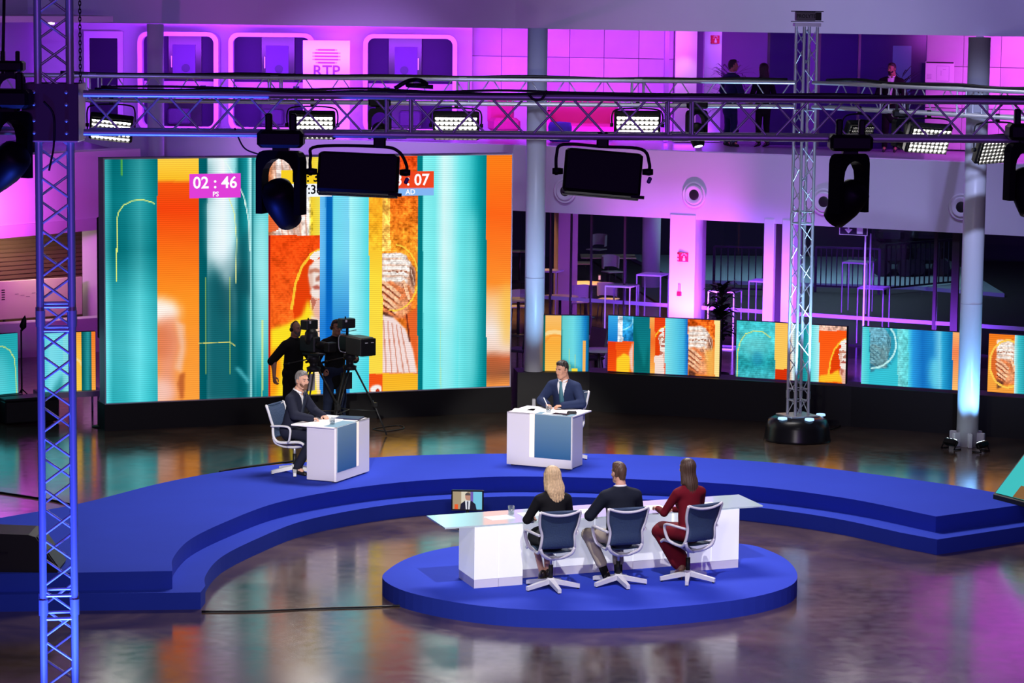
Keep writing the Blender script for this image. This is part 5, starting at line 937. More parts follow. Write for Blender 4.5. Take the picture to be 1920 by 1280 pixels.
# ---------------------------------------------------------------- swivel chairs
m_chair = mat('pale_grey_chair_frame', (0.62, 0.62, 0.66), 0.4); m_mesh = mat('navy_mesh_fabric', (0.028, 0.055, 0.115), 0.75, noise=0.2, nscale=60, bump=0.3); m_base = mat('light_grey_base', (0.66, 0.67, 0.70), 0.35)
def chair(lb, loc_, rz_, star=0.3):
    t = thing('swivel_chair', lb, 'chair', loc_, rz_, 'pale swivel chairs with navy mesh')
    for k in range(5):
        a = star + k * 2 * math.pi / 5; c_, s_ = math.cos(a), math.sin(a); n = Vector((-s_, c_, 0)); d = Vector((c_, s_, 0))
        P = [d * 0.02 + n * 0.032, d * 0.33 + n * 0.020, d * 0.33 - n * 0.020, d * 0.02 - n * 0.032]; zt = [0.115, 0.055, 0.055, 0.115]; zb = [0.06, 0.012, 0.012, 0.06]
        MB().add([(p.x, p.y, z) for p, z in zip(P, zb)] + [(p.x, p.y, z) for p, z in zip(P, zt)], [(3, 2, 1, 0), (4, 5, 6, 7), (0, 1, 5, 4), (1, 2, 6, 5), (2, 3, 7, 6), (3, 0, 4, 7)]).build('base_leg', m_base, t)
        MB().lathe([(0.014, 0.0), (0.014, 0.014)], 8, d * 0.31).build('glide', m_black, t)
    MB().lathe([(0.045, 0.06), (0.045, 0.12), (0.035, 0.125)], 14).build('hub', m_base, t)
    MB().tube([(0, 0, 0.11), (0, 0, 0.27)], 0.026, 12).build('gas_sleeve', m_black, t); MB().tube([(0, 0, 0.26), (0, -0.0, 0.37)], 0.014, 10).build('gas_piston', m_alu, t)
    prof = [(0.25, 0.435), (0.20, 0.462), (0.10, 0.462), (-0.04, 0.445), (-0.15, 0.448), (-0.205, 0.50), (-0.225, 0.57), (-0.232, 0.66), (-0.248, 0.76), (-0.275, 0.86), (-0.305, 0.935)]
    halfw = lambda z: 0.205 + 0.035 * min(1, max(0, (z - 0.44) / 0.45)) - 0.03 * math.exp(-((z - 0.64) / 0.09) ** 2)
    for sx in (-1, 1):
        MB().tube(spl([(sx * halfw(z), y, z) for y, z in prof], 4), 0.019, 8, sx=0.85).build('side_rail', m_chair, t)
        arm = spl([(sx * 0.225, -0.236, 0.66), (sx * 0.255, -0.15, 0.67), (sx * 0.285, -0.02, 0.682), (sx * 0.288, 0.06, 0.672), (sx * 0.283, 0.085, 0.63), (sx * 0.272, 0.075, 0.56), (sx * 0.250, 0.05, 0.49), (sx * 0.21, 0.01, 0.452)], 5)
        MB().tube(arm, 0.0155, 8, sx=1.25).build('armrest', m_chair, t)
    # top rail dips in the middle, lower yoke hangs like a U below the backrest
    MB().tube(spl([(-0.240, -0.305, 0.935), (-0.12, -0.318, 0.900), (0, -0.322, 0.889), (0.12, -0.318, 0.900), (0.240, -0.305, 0.935)], 5), 0.016, 8).build('top_rail', m_chair, t)
    MB().tube(spl([(-0.205, -0.212, 0.50), (-0.17, -0.20, 0.43), (-0.08, -0.14, 0.375), (0, -0.10, 0.362), (0.08, -0.14, 0.375), (0.17, -0.20, 0.43), (0.205, -0.212, 0.50)], 5), 0.020, 8).build('lower_yoke', m_chair, t)
    MB().tube(spl([(0, -0.10, 0.365), (0, 0, 0.365), (0, 0.14, 0.40), (0, 0.2, 0.44)], 4), [0.03] * 13, 8, sx=1.6).build('seat_carrier', m_chair, t)
    def web(a, b, name, zed=0.0, bow=0.0):
        rows = spl([(0, y, z) for y, z in prof[a:b]], 4); vs = []; nx = 8
        for r_ in rows:
            hw = halfw(r_.z) - 0.012
            for i in range(nx + 1):
                q = i / nx * 2 - 1; k = 1 - q * q; vs.append((hw * q, r_.y - bow * k * (1 if r_.z > 0.5 else 0), r_.z - zed * k))
        n = nx + 1; o = MB().add(vs, [(j * n + i, j * n + i + 1, (j + 1) * n + i + 1, (j + 1) * n + i) for j in range(len(rows) - 1) for i in range(nx)], True).build(name, m_mesh, t); md = o.modifiers.new('thick', 'SOLIDIFY'); md.thickness = 0.012; md.offset = 0; return o
    web(0, 5, 'seat_mesh', 0.012); o = web(5, 11, 'back_mesh', 0.0, 0.018)
    nx = 8; vs = []
    for q in range(nx + 1):
        s_ = q / nx * 2 - 1; vs += [(0.228 * s_, -0.308 - 0.014 * (1 - s_ * s_), 0.93 - 0.042 * (1 - s_ * s_)), (0.232 * s_, -0.300 - 0.01 * (1 - s_ * s_), 0.945)]
    o = MB().add(vs, [(2 * i, 2 * i + 2, 2 * i + 3, 2 * i + 1) for i in range(nx)], True).build('top_mesh', m_mesh, t); md = o.modifiers.new('thick', 'SOLIDIFY'); md.thickness = 0.01
    return t
CH = dict(g1=((0.467, 30.81, OVAL), math.radians(19)), g2=((1.238, 31.07, OVAL), math.radians(19)), g3=((2.05, 31.32, OVAL), math.radians(34)), pl=((-2.93, 37.12, PLAT), math.atan2(-0.917, -0.40)), pr=((0.75, 38.56, PLAT), math.atan2(0.41, -0.91)))
chair('swivel chair with navy mesh back under the blonde woman', *CH['g1'], star=-1.62 - 0.33 + 0.35); chair('swivel chair with navy mesh back under the man in dark jacket', *CH['g2'], star=-1.62 - 0.33 + 0.38); chair('swivel chair with navy mesh back under woman in red, turned left', *CH['g3'], star=-1.0)
chair('swivel chair seen from its side under the bearded man', *CH['pl'], star=0.5); chair('swivel chair behind the right desk under man in navy', *CH['pr'], star=0.9)

# ---------------------------------------------------------------- monitors, wedges, cables
mo = PZ(878, 968, 0); t = thing('floor_monitor', 'small black monitor showing the bearded man, standing behind the table', 'monitor', (mo.x, 35.35, 0.0), -0.05)
zc = PY(878, 938, 35.35).z
MB().box((0, 0.02, zc), (0.42, 0.04, 0.27), bev=0.008).build('bezel', m_blackg, t); MB().tube([(0, 0.03, zc - 0.12), (0, 0.03, 0.015)], 0.02, 8).build('neck', m_black, t); MB().box((0, 0.03, 0.008), (0.24, 0.16, 0.016), bev=0.004).build('foot', m_black, t)
def scr(b, name, col, k=0.8): return b.build(name, mat('tv_' + name, (0, 0, 0), 0.3, emit=col, estr=k), t)
def disp(poly, y): return MB().extr([(x, y, zc + z) for x, z in poly], (0, -0.0006, 0))
scr(disp([(-0.19, -0.115), (0.19, -0.115), (0.19, 0.115), (-0.19, 0.115)], -0.001), 'picture_grey', lin(168, 150, 120)); scr(disp([(0.04, -0.115), (0.19, -0.115), (0.19, 0.115), (0.04, 0.115)], -0.002), 'picture_cyan', lin(120, 200, 226)); scr(disp([(-0.08, -0.115), (0.0, -0.115), (0.0, 0.115), (-0.08, 0.115)], -0.002), 'picture_cream', lin(220, 212, 190)); scr(disp([(0.04, -0.1), (0.075, -0.1), (0.075, 0.115), (0.04, 0.115)], -0.003), 'picture_violet', lin(110, 90, 180))
scr(disp([(-0.165, -0.115), (-0.12, -0.115), (-0.12, -0.05), (-0.165, -0.05)], -0.003), 'picture_orange', lin(236, 90, 30)); scr(disp([(-0.095, -0.115), (0.12, -0.115), (0.105, -0.045), (0.055, -0.005), (-0.035, -0.005), (-0.085, -0.045)], -0.004), 'picture_suit', lin(22, 24, 44)); scr(disp([(-0.02, -0.115), (0.03, -0.115), (0.04, 0.0), (-0.03, 0.0)], -0.005), 'picture_shirt', lin(220, 222, 230)); scr(disp([(-0.002, -0.115), (0.012, -0.115), (0.014, -0.01), (-0.004, -0.01)], -0.006), 'picture_tie', lin(24, 30, 54))
scr(disp([(0.005 + 0.034 * math.cos(a), 0.052 + 0.05 * math.sin(a)) for a in [k * math.pi / 8 for k in range(16)]], -0.0055), 'picture_face', lin(190, 140, 120)); scr(disp([(0.005 + 0.036 * math.cos(a), 0.068 + 0.038 * math.sin(a)) for a in [k * math.pi / 8 for k in range(9)]], -0.0065), 'picture_hair', lin(84, 76, 74))
# big tilted prompter wedges at both stage ends
def wedge(loc_, rz_, lb, sx=1.0):
    t = thing('prompter_wedge', lb, 'prompter monitor', loc_, rz_, 'tilted prompter monitors at the stage ends')
    pr_ = [(-0.30, 0.0), (0.30, 0.0), (0.30, 0.06), (-0.24, 0.62), (-0.30, 0.60)]
    MB().extr([(-0.60 * sx, y, z) for y, z in pr_], (1.2 * sx, 0, 0)).build('case', m_black, t)
    q = MB().extr([(-0.56 * sx, 0.285, 0.085), (0.56 * sx, 0.285, 0.085), (0.56 * sx, -0.215, 0.605), (-0.56 * sx, -0.215, 0.605)], (0, 0.006, 0.006)); q.build('display', mat('wedge_screen', (0, 0.02, 0.02), 0.15, emit=lin(60, 190, 190), estr=0.8), t)
    MB().extr([(-0.54 * sx, 0.292, 0.09), (0.2 * sx, 0.292, 0.09), (0.2 * sx, 0.16, 0.225), (-0.54 * sx, 0.16, 0.225)], (0, 0.005, 0.005)).build('lower_caption', mat('wedge_caption', (0.02, 0.01, 0), 0.2, emit=lin(150, 100, 40), estr=0.5), t)
    return t
wg = PZ(1886, 953, PLAT); wedge((wg.x + 0.50, wg.y + 0.30, PLAT), math.radians(118), 'tilted prompter monitor with cyan picture at right stage end')
t = thing('prompter_wedge', 'black tilted prompter case seen from its side at left stage end', 'prompter monitor', (-5.35, 30.42, PLAT), 0.0, 'tilted prompter monitors at the stage ends')
MB().extr([(x, 0, z) for x, z in [(-1.6, 0.0), (0.30, 0.0), (0.31, 0.04), (0.06, 0.40), (-0.02, 0.425), (-1.6, 0.47)]], (0, 0.55, 0)).build('case', m_black, t)
MB().extr([(0.32, 0.03, 0.045), (0.32, 0.52, 0.045), (0.075, 0.52, 0.40), (0.075, 0.03, 0.40)], (-0.006, 0, -0.006)).build('display', m_blackg, t)
MB().box((-0.5, -0.006, 0.22), (0.5, 0.012, 0.02)).build('carry_handle', m_blackg, t)
for px, py, r, lb in [(1139, 1176, 0.16, 'black floor wedge speaker before the middle chair'), (1346, 1158, 0.30, 'black floor wedge speaker before the right chair')]:
    g = PZ(px, py, 0); t = thing('floor_speaker', lb, 'loudspeaker', (g.x, g.y + 0.12, 0), r, 'floor wedge speakers')
    MB().extr([(-0.12, -0.10, 0.0), (-0.12, 0.12, 0.0), (-0.12, 0.06, 0.17), (-0.12, -0.02, 0.175), (-0.12, -0.10, 0.06)], (0.24, 0, 0)).build('cabinet', m_blackg, t); MB().box((0, 0.095, 0.085), (0.21, 0.01, 0.14), Matrix.Rotation(0.34, 3, 'X')).build('grille', m_black, t); MB().box((0.05, -0.105, 0.03), (0.06, 0.01, 0.03)).build('connector', m_alu, t)
    MB().tube(spl([(0.05, -0.11, 0.03), (0.10, -0.16, 0.012), (0.15, -0.13, 0.010), (0.17, -0.06, 0.010)], 4), 0.006, 6).build('cable_tail', m_cable, t)
tag(MB().tube(spl([PZ(378, 1146, 0.012), PZ(480, 1145, 0.012), PZ(600, 1140, 0.012), PZ(700, 1137, 0.012), PZ(765, 1134, 0.012)], 6), 0.011, 6).build('floor_cable', m_cable), 'black cable on floor between big stage and oval platform', 'cable')
tag(MB().tube(spl([PZ(-20, 920, 0.012), PZ(60, 932, 0.012), PZ(110, 940, 0.012), PZ(150, 950, 0.012)], 6), 0.014, 6).build('floor_cable', m_cable), 'black cable on floor at far left beside stage edge', 'cable')
tag(MB().tube(spl([PZ(412, 884, 0.02), PZ(430, 880, 0.02), PZ(470, 874, 0.02), PZ(560, 863, 0.02)], 6), 0.016, 6).build('floor_cable', m_cable), 'black cable along the back edge of stage at left', 'cable')
for pts, lb in [([(1545, 800), (1570, 790), (1575, 798), (1555, 805)], 'loops of cable on floor right of tower base'), ([(720, 800), (750, 797), (756, 803), (725, 808), (700, 804)], 'thin cable loop on floor beside the tripods')]:
    tag(MB().tube(spl([PZ(x, y, 0.012) for x, y in pts], 6, True), 0.010, 6, True).build('floor_cable', m_cable), lb, 'cable')
# potted plant before the glass
def plant(loc_, lb, h, n, spread, col, lw=0.05, ll=0.35, seed=1):
    rg = random.Random(seed); t = thing('potted_plant', lb, 'plant', loc_); MB().lathe([(0.13, 0.0), (0.17, 0.3), (0.15, 0.3), (0.14, 0.26), (0.0, 0.26)], 16).build('pot', m_black, t)
    MB().tube([(0, 0, 0.25), (0.02, 0.01, h * 0.6), (0, 0, h * 0.85)], 0.018, 6).build('stem', mat('stem_dark', (0.03, 0.025, 0.02), 0.7), t)
    b = MB()
    for k in range(n):
        a = rg.uniform(0, 2 * math.pi); z0 = h * rg.uniform(0.45, 0.92); up_ = rg.uniform(-0.1, 0.9); d = Vector((math.cos(a), math.sin(a), up_)).normalized(); L_ = ll * rg.uniform(0.6, 1.1) * spread; s_ = Vector((-math.sin(a), math.cos(a), 0)) * lw; o_ = Vector((0, 0, z0))
        p1 = o_ + d * L_ * 0.45; p2 = o_ + d * L_ * 0.8 + Vector((0, 0, -0.05 * L_)); p3 = o_ + d * L_ + Vector((0, 0, -0.22 * L_)); up2 = Vector((0, 0, 0.006))
        b.add([o_, p1 + s_, p1 - s_, p2 + s_ * .7, p2 - s_ * .7, p3, p1 + up2], [(0, 1, 6), (0, 6, 2), (1, 3, 6), (6, 4, 2), (3, 5, 4), (3, 4, 6)])
    o = b.build('foliage', mat('leaf_' + str(seed), col, 0.5), t); o['kind'] = 'stuff'
g = PZ(1352, 735, 0); plant((g.x, 48.6, 0), 'dark leafy potted plant between two small led screens', 2.0, 170, 1.0, (0.012, 0.016, 0.02), 0.05, 0.36, 3)
plant((PY(1375, 200, 57.5).x, 58.0, ZF - 0.02), 'palm in pot beside the upper man in gallery', 1.6, 60, 1.8, (0.05, 0.03, 0.05), 0.016, 0.42, 5)
plant((PY(1690, 200, 56.9).x, 57.0, ZF - 0.02), 'palm in pot behind the man holding a microphone in gallery', 1.6, 60, 1.6, (0.02, 0.015, 0.04), 0.014, 0.42, 6)
plant((PY(52, 200, 53.2).x, 53.2, ZF - 0.08), 'small dark plant in gallery at far left', 1.0, 24, 1.0, (0.02, 0.01, 0.03), 0.012, 0.3, 8)

# ================================================================ PEOPLE (smooth-blended volumes turned into one surface)
class Vol:
    def __init__(s, lo, hi, h):
        s.h = h; s.lo = np.array(lo, float); s.ax = [np.arange(lo[i], hi[i] + h, h) for i in range(3)]; s.D = np.full([len(a) for a in s.ax], 0.5, np.float32)
    def _blk(s, lo, hi, mg):
        sl = []
        for i in range(3):
            a = max(0, int((lo[i] - mg - s.lo[i]) / s.h)); b = min(len(s.ax[i]), int((hi[i] + mg - s.lo[i]) / s.h) + 2)
            if b <= a: return None, None
            sl.append(slice(a, b))
        sl = tuple(sl); g = (s.ax[0][sl[0]][:, None, None], s.ax[1][sl[1]][None, :, None], s.ax[2][sl[2]][None, None, :]); return sl, g
    def put(s, fn, lo, hi, k=0.012, op='u'):
        sl, g = s._blk(lo, hi, 3 * k + 3 * s.h)
        if sl is None: return s
        d = fn(*g); a = s.D[sl]
        if op == 'u': h = np.maximum(k - np.abs(a - d), 0) / k; s.D[sl] = np.minimum(a, d) - h * h * k * 0.25
        elif op == 's': h = np.maximum(k - np.abs(a + d), 0) / k; s.D[sl] = np.maximum(a, -d) + h * h * k * 0.25
        return s
    def cone(s, a, b, ra, rb, k=0.012, n=None, fl=1.0, op='u'):
        a = np.array(a, float); b = np.array(b, float); ba = b - a; L2 = float(ba @ ba) + 1e-12; R_ = max(ra, rb); nn = None if n is None else np.array(n, float)
        def fn(X, Y, Z):
            px, py, pz = X - a[0], Y - a[1], Z - a[2]; t = np.clip((px * ba[0] + py * ba[1] + pz * ba[2]) / L2, 0, 1)
            qx, qy, qz = px - t * ba[0], py - t * ba[1], pz - t * ba[2]
            if nn is not None:
                q = (qx * nn[0] + qy * nn[1] + qz * nn[2]) * (1 / fl - 1); qx = qx + nn[0] * q; qy = qy + nn[1] * q; qz = qz + nn[2] * q
            return (np.sqrt(qx * qx + qy * qy + qz * qz) - (ra + (rb - ra) * t)) * (1 if nn is None else 0.5 + 0.5 * fl)
        return s.put(fn, np.minimum(a, b) - R_, np.maximum(a, b) + R_, k, op)
    def ell(s, c, r, k=0.012, op='u'):
        c = np.array(c, float); r = np.array(r, float)
        def fn(X, Y, Z):
            x, y, z = (X - c[0]) / r[0], (Y - c[1]) / r[1], (Z - c[2]) / r[2]; k0 = np.sqrt(x * x + y * y + z * z); k1 = np.sqrt((x / r[0]) ** 2 + (y / r[1]) ** 2 + (z / r[2]) ** 2) + 1e-9
            return k0 * (k0 - 1) / k1
        return s.put(fn, c - r, c + r, k, op)
    def cut(s, fn, k=0.01): return s.put(fn, [a[0] for a in s.ax], [a[-1] for a in s.ax], k, 's')
    def mesh(s):
        D = s.D; S = D < 0; c8 = [S[i:D.shape[0] - 1 + i, j:D.shape[1] - 1 + j, k:D.shape[2] - 1 + k] for i in (0, 1) for j in (0, 1) for k in (0, 1)]
        cnt = sum(c.astype(np.int8) for c in c8); act = (cnt > 0) & (cnt < 8); I = np.argwhere(act); idx = np.full(act.shape, -1, np.int64); idx[act] = np.arange(len(I))
        off = np.array([(i, j, k) for i in (0, 1) for j in (0, 1) for k in (0, 1)]); val = np.stack([D[I[:, 0] + o[0], I[:, 1] + o[1], I[:, 2] + o[2]] for o in off], 1)
        acc = np.zeros((len(I), 3)); w_ = np.zeros(len(I))
        for a in range(8):
            for b in range(a + 1, 8):
                if np.abs(off[a] - off[b]).sum() != 1: continue
                m_ = (val[:, a] < 0) != (val[:, b] < 0); t = np.where(m_, val[:, a] / np.where(m_, val[:, a] - val[:, b], 1), 0); acc += m_[:, None] * (off[a] + t[:, None] * (off[b] - off[a])); w_ += m_
        V = s.lo + (I + acc / np.maximum(w_, 1)[:, None]) * s.h; Q = []
        for ax in range(3):
            u, v = [(1, 2), (2, 0), (0, 1)][ax]; n = list(D.shape)
            A = np.take(S, range(n[ax] - 1), ax); B = np.take(S, range(1, n[ax]), ax); E_ = np.argwhere(A != B); ok = (E_[:, u] > 0) & (E_[:, v] > 0) & (E_[:, u] < n[u] - 1) & (E_[:, v] < n[v] - 1); E_ = E_[ok]
            sg = A[tuple(E_.T)]; du = np.zeros(3, int); du[u] = 1; dv = np.zeros(3, int); dv[v] = 1
            q = [idx[tuple((E_ - x).T)] for x in (du + dv, dv, 0 * du, du)]; q = np.stack(q, 1); q[~sg] = q[~sg][:, ::-1]; Q.append(q)
        return V, np.concatenate(Q)
def vmesh(name, parts, mt, parent, loc=None, rot=None):
    Vs = []; Fs = []; n = 0
    for V, F in parts: Vs.append(V); Fs.append(F + n); n += len(V)
    V = np.concatenate(Vs); F = np.concatenate(Fs); F = F[(F >= 0).all(1)]
    me = bpy.data.meshes.new(name); me.vertices.add(len(V)); me.vertices.foreach_set('co', V.astype(np.float32).ravel()); me.loops.add(F.size); me.loops.foreach_set('vertex_index', F.ravel().astype(np.int32)); me.polygons.add(len(F)); me.polygons.foreach_set('loop_start', np.arange(0, F.size, 4, dtype=np.int32)); me.polygons.foreach_set('loop_total', np.full(len(F), 4, np.int32)); me.polygons.foreach_set('use_smooth', np.ones(len(F), bool)); me.update(calc_edges=True); me.materials.append(mt)
    return obj(name, me, parent, loc, rot)
def xf(VF, Rm=None, t=(0, 0, 0), sc=1.0, mirror=False):
    V, F = VF; V = V * sc
    if mirror: V = V * np.array([-1, 1, 1]); F = F[:, ::-1]
    if Rm is not None: V = V @ np.array(Rm).T
    return V + np.array(t), F
# ---- head, facing +Y, origin at the middle of the skull
def build_head():
    v = Vol((-0.11, -0.13, -0.24), (0.11, 0.15, 0.15), 0.0042)
    v.ell((0, -0.012, 0.032), (0.074, 0.094, 0.085), 0.02); v.ell((0, 0.030, -0.035), (0.058, 0.064, 0.082), 0.03); v.ell((0, 0.060, -0.098), (0.030, 0.026, 0.022), 0.03); v.cone((-0.045, 0.0, -0.075), (-0.016, 0.06, -0.098), 0.02, 0.018, 0.03); v.cone((0.045, 0.0, -0.075), (0.016, 0.06, -0.098), 0.02, 0.018, 0.03)
    v.cone((-0.032, 0.078, 0.030), (0.032, 0.078, 0.030), 0.012, 0.012, 0.015); v.cone((-0.040, 0.066, -0.022), (-0.030, 0.07, -0.03), 0.017, 0.016, 0.02); v.cone((0.040, 0.066, -0.022), (0.030, 0.07, -0.03), 0.017, 0.016, 0.02)
    for sx in (-1, 1): v.ell((sx * 0.030, 0.098, 0.006), (0.019, 0.015, 0.012), 0.012, 's'); v.ell((sx * 0.030, 0.079, 0.006), (0.013, 0.012, 0.010), 0.004)
    v.cone((0, 0.088, 0.018), (0, 0.108, -0.026), 0.008, 0.0125, 0.010); v.cone((-0.012, 0.096, -0.030), (0.012, 0.096, -0.030), 0.008, 0.008, 0.008)
    v.cone((-0.020, 0.082, -0.056), (0.020, 0.082, -0.056), 0.008, 0.008, 0.010); v.cone((-0.016, 0.081, -0.068), (0.016, 0.081, -0.068), 0.008, 0.008, 0.010); v.cone((-0.022, 0.094, -0.062), (0.022, 0.094, -0.062), 0.0028, 0.0028, 0.004, op='s')
    for sx in (-1, 1): v.ell((sx * 0.077, -0.006, -0.008), (0.010, 0.021, 0.032), 0.008); v.ell((sx * 0.086, -0.001, -0.004), (0.005, 0.011, 0.018), 0.006, 's')
    v.cone((0, -0.025, -0.05), (0, -0.045, -0.20), 0.055, 0.060, 0.03)
    return v.mesh()
HEAD = build_head()
def hair_short(full=1.0, recede=0.0):
    v = Vol((-0.11, -0.14, -0.13), (0.11, 0.13, 0.16), 0.0045); v.ell((0, -0.019, 0.044), (0.0762, 0.0955, 0.0855 * full), 0.02); v.ell((0, 0.030, 0.098), (0.050, 0.042, 0.030), 0.03); v.cone((0, -0.075, 0.0), (0, -0.07, -0.06), 0.045, 0.04, 0.03)
    for sx in (-1, 1): v.cone((sx * 0.056, -0.045, 0.03), (sx * 0.058, -0.04, -0.03), 0.022, 0.019, 0.02); v.cone((sx * 0.057, -0.02, 0.045), (sx * 0.060, 0.004, 0.0), 0.021, 0.0175, 0.02)
    v.cut(lambda X, Y, Z: np.maximum(-(Y - 0.052 + recede), Z - 0.080 + 0.22 * np.abs(X)) * 0.8, 0.010)
    v.cut(lambda X, Y, Z: np.maximum(-(Y - 0.024) + 0 * X, Z - 0.050) * 0.8, 0.010)
    v.cut(lambda X, Y, Z: (Z + 0.024 + 1.6 * np.clip(-(Y + 0.02), 0, 0.034)) * 0.8 + 0 * X, 0.006)
    rg = np.random.default_rng(3); V, F = v.mesh(); V = V + np.stack([np.sin(V[:, 1] * 260 + V[:, 2] * 90), 0 * V[:, 0], np.sin(V[:, 0] * 240 + V[:, 1] * 60)], 1) * 0.0024
    return V, F
def hair_long(L_=0.30, w0=0.085, side=0.0, wave=0.006):
    v = Vol((-0.17, -0.17, -0.46), (0.17, 0.12, 0.16), 0.0055); v.ell((0, -0.018, 0.040), (0.084, 0.103, 0.090), 0.02)
    v.cone((0, -0.055, 0.0), (side, -0.085, -L_ * 0.6), w0, w0 * 1.08, 0.05, (0, 1, 0), 0.62); v.cone((side, -0.085, -L_ * 0.6), (side, -0.105, -L_), w0 * 1.08, w0 * 1.04, 0.04, (0, 1, 0), 0.42)
    for sx in (-1, 1): v.cone((sx * 0.068, -0.005, 0.02), (sx * 0.082, -0.03, -L_ * 0.55), 0.032, 0.034, 0.03)
    v.cut(lambda X, Y, Z: np.maximum(-(Y - 0.036), Z - 0.082 + 0.5 * np.abs(X)) * 0.7, 0.012)
    V, F = v.mesh(); k = np.clip((-V[:, 2]) / L_, 0, 1); ph = np.arctan2(V[:, 0], -V[:, 1] + 0.02); s_ = np.sin(ph * 34 + V[:, 2] * 12) + 0.6 * np.sin(ph * 71); V = V + np.stack([np.sin(V[:, 2] * 30 + ph * 5) * wave * k, -s_ * 0.0038, 0 * k + np.where(V[:, 2] < -L_ * 0.8, s_ * 0.026, 0)], 1)
    return V, F
def beard():
    v = Vol((-0.09, -0.05, -0.17), (0.09, 0.13, 0.03), 0.0042); v.ell((0, 0.033, -0.040), (0.0605, 0.067, 0.086), 0.02); v.ell((0, 0.062, -0.104), (0.034, 0.030, 0.026), 0.03); v.cone((-0.022, 0.090, -0.048), (0.022, 0.090, -0.048), 0.008, 0.008, 0.01)
    v.cut(lambda X, Y, Z: (-(Z + 0.062 - 0.020 * (np.abs(X) < 0.03) * (Y > 0.06) - np.clip(np.abs(X) - 0.034, 0, 1) * 1.4)) * 0.6 + Y * 0, 0.006); v.cut(lambda X, Y, Z: Y - 0.012 + 0 * X + 0 * Z, 0.004)
    v.cone((-0.014, 0.104, -0.062), (0.014, 0.104, -0.062), 0.008, 0.008, 0.004, op='s'); return v.mesh()
# ---- hand, wrist at the origin, fingers along +Y, palm down (-Z), thumb on the -X side
def build_hand(curl, spread=0.08, thumb=0.5):
    v = Vol((-0.11, -0.05, -0.12), (0.07, 0.22, 0.06), 0.0036)
    v.cone((0, -0.04, 0), (0, 0.015, 0), 0.026, 0.026, 0.015, (0, 0, 1), 0.75)
    for i, (ox, kl, fl_) in enumerate([(-0.030, 0.086, 0.070), (-0.010, 0.090, 0.079), (0.010, 0.086, 0.073), (0.029, 0.078, 0.056)]):
        K = np.array([ox, kl, 0.004]); v.cone((ox * 0.55, 0.005, 0), K, 0.0155, 0.0115, 0.012); a = 0; p = K; side = ox * spread / 0.03
        for j, (fr, rr) in enumerate([(0.45, 0.0090), (0.31, 0.0082), (0.24, 0.0074)]):
            a += curl * (0.75, 1.0, 0.7)[j]; q = p + fl_ * fr * np.array([side * math.cos(a), math.cos(a), -math.sin(a)]); v.cone(p, q, rr + 0.0008, rr, 0.004); p = q
    b = np.array([-0.018, 0.018, -0.004]); c_ = b + np.array([-0.036, 0.030, -0.010 - 0.012 * thumb]); d = c_ + np.array([-0.012 + 0.020 * thumb, 0.030, -0.010 * thumb]); e = d + np.array([0.004 + 0.016 * thumb, 0.024, -0.006]); v.cone(b, c_, 0.0165, 0.0115, 0.012); v.cone(c_, d, 0.0110, 0.0098, 0.005); v.cone(d, e, 0.0098, 0.0080, 0.004)
    return v.mesh()
HANDS = {'flat': build_hand(0.22), 'curl': build_hand(0.62), 'fist': build_hand(1.05, 0.02, 1.2)}
def m_skin(k, c): return mat('skin_' + k, c, 0.5, spec=0.35)
def basis(D, up):
    D = Vector(D).normalized(); up = Vector(up); z = (up - D * up.dot(D)).normalized(); x = D.cross(z); return np.array([[x[i], D[i], z[i]] for i in range(3)])
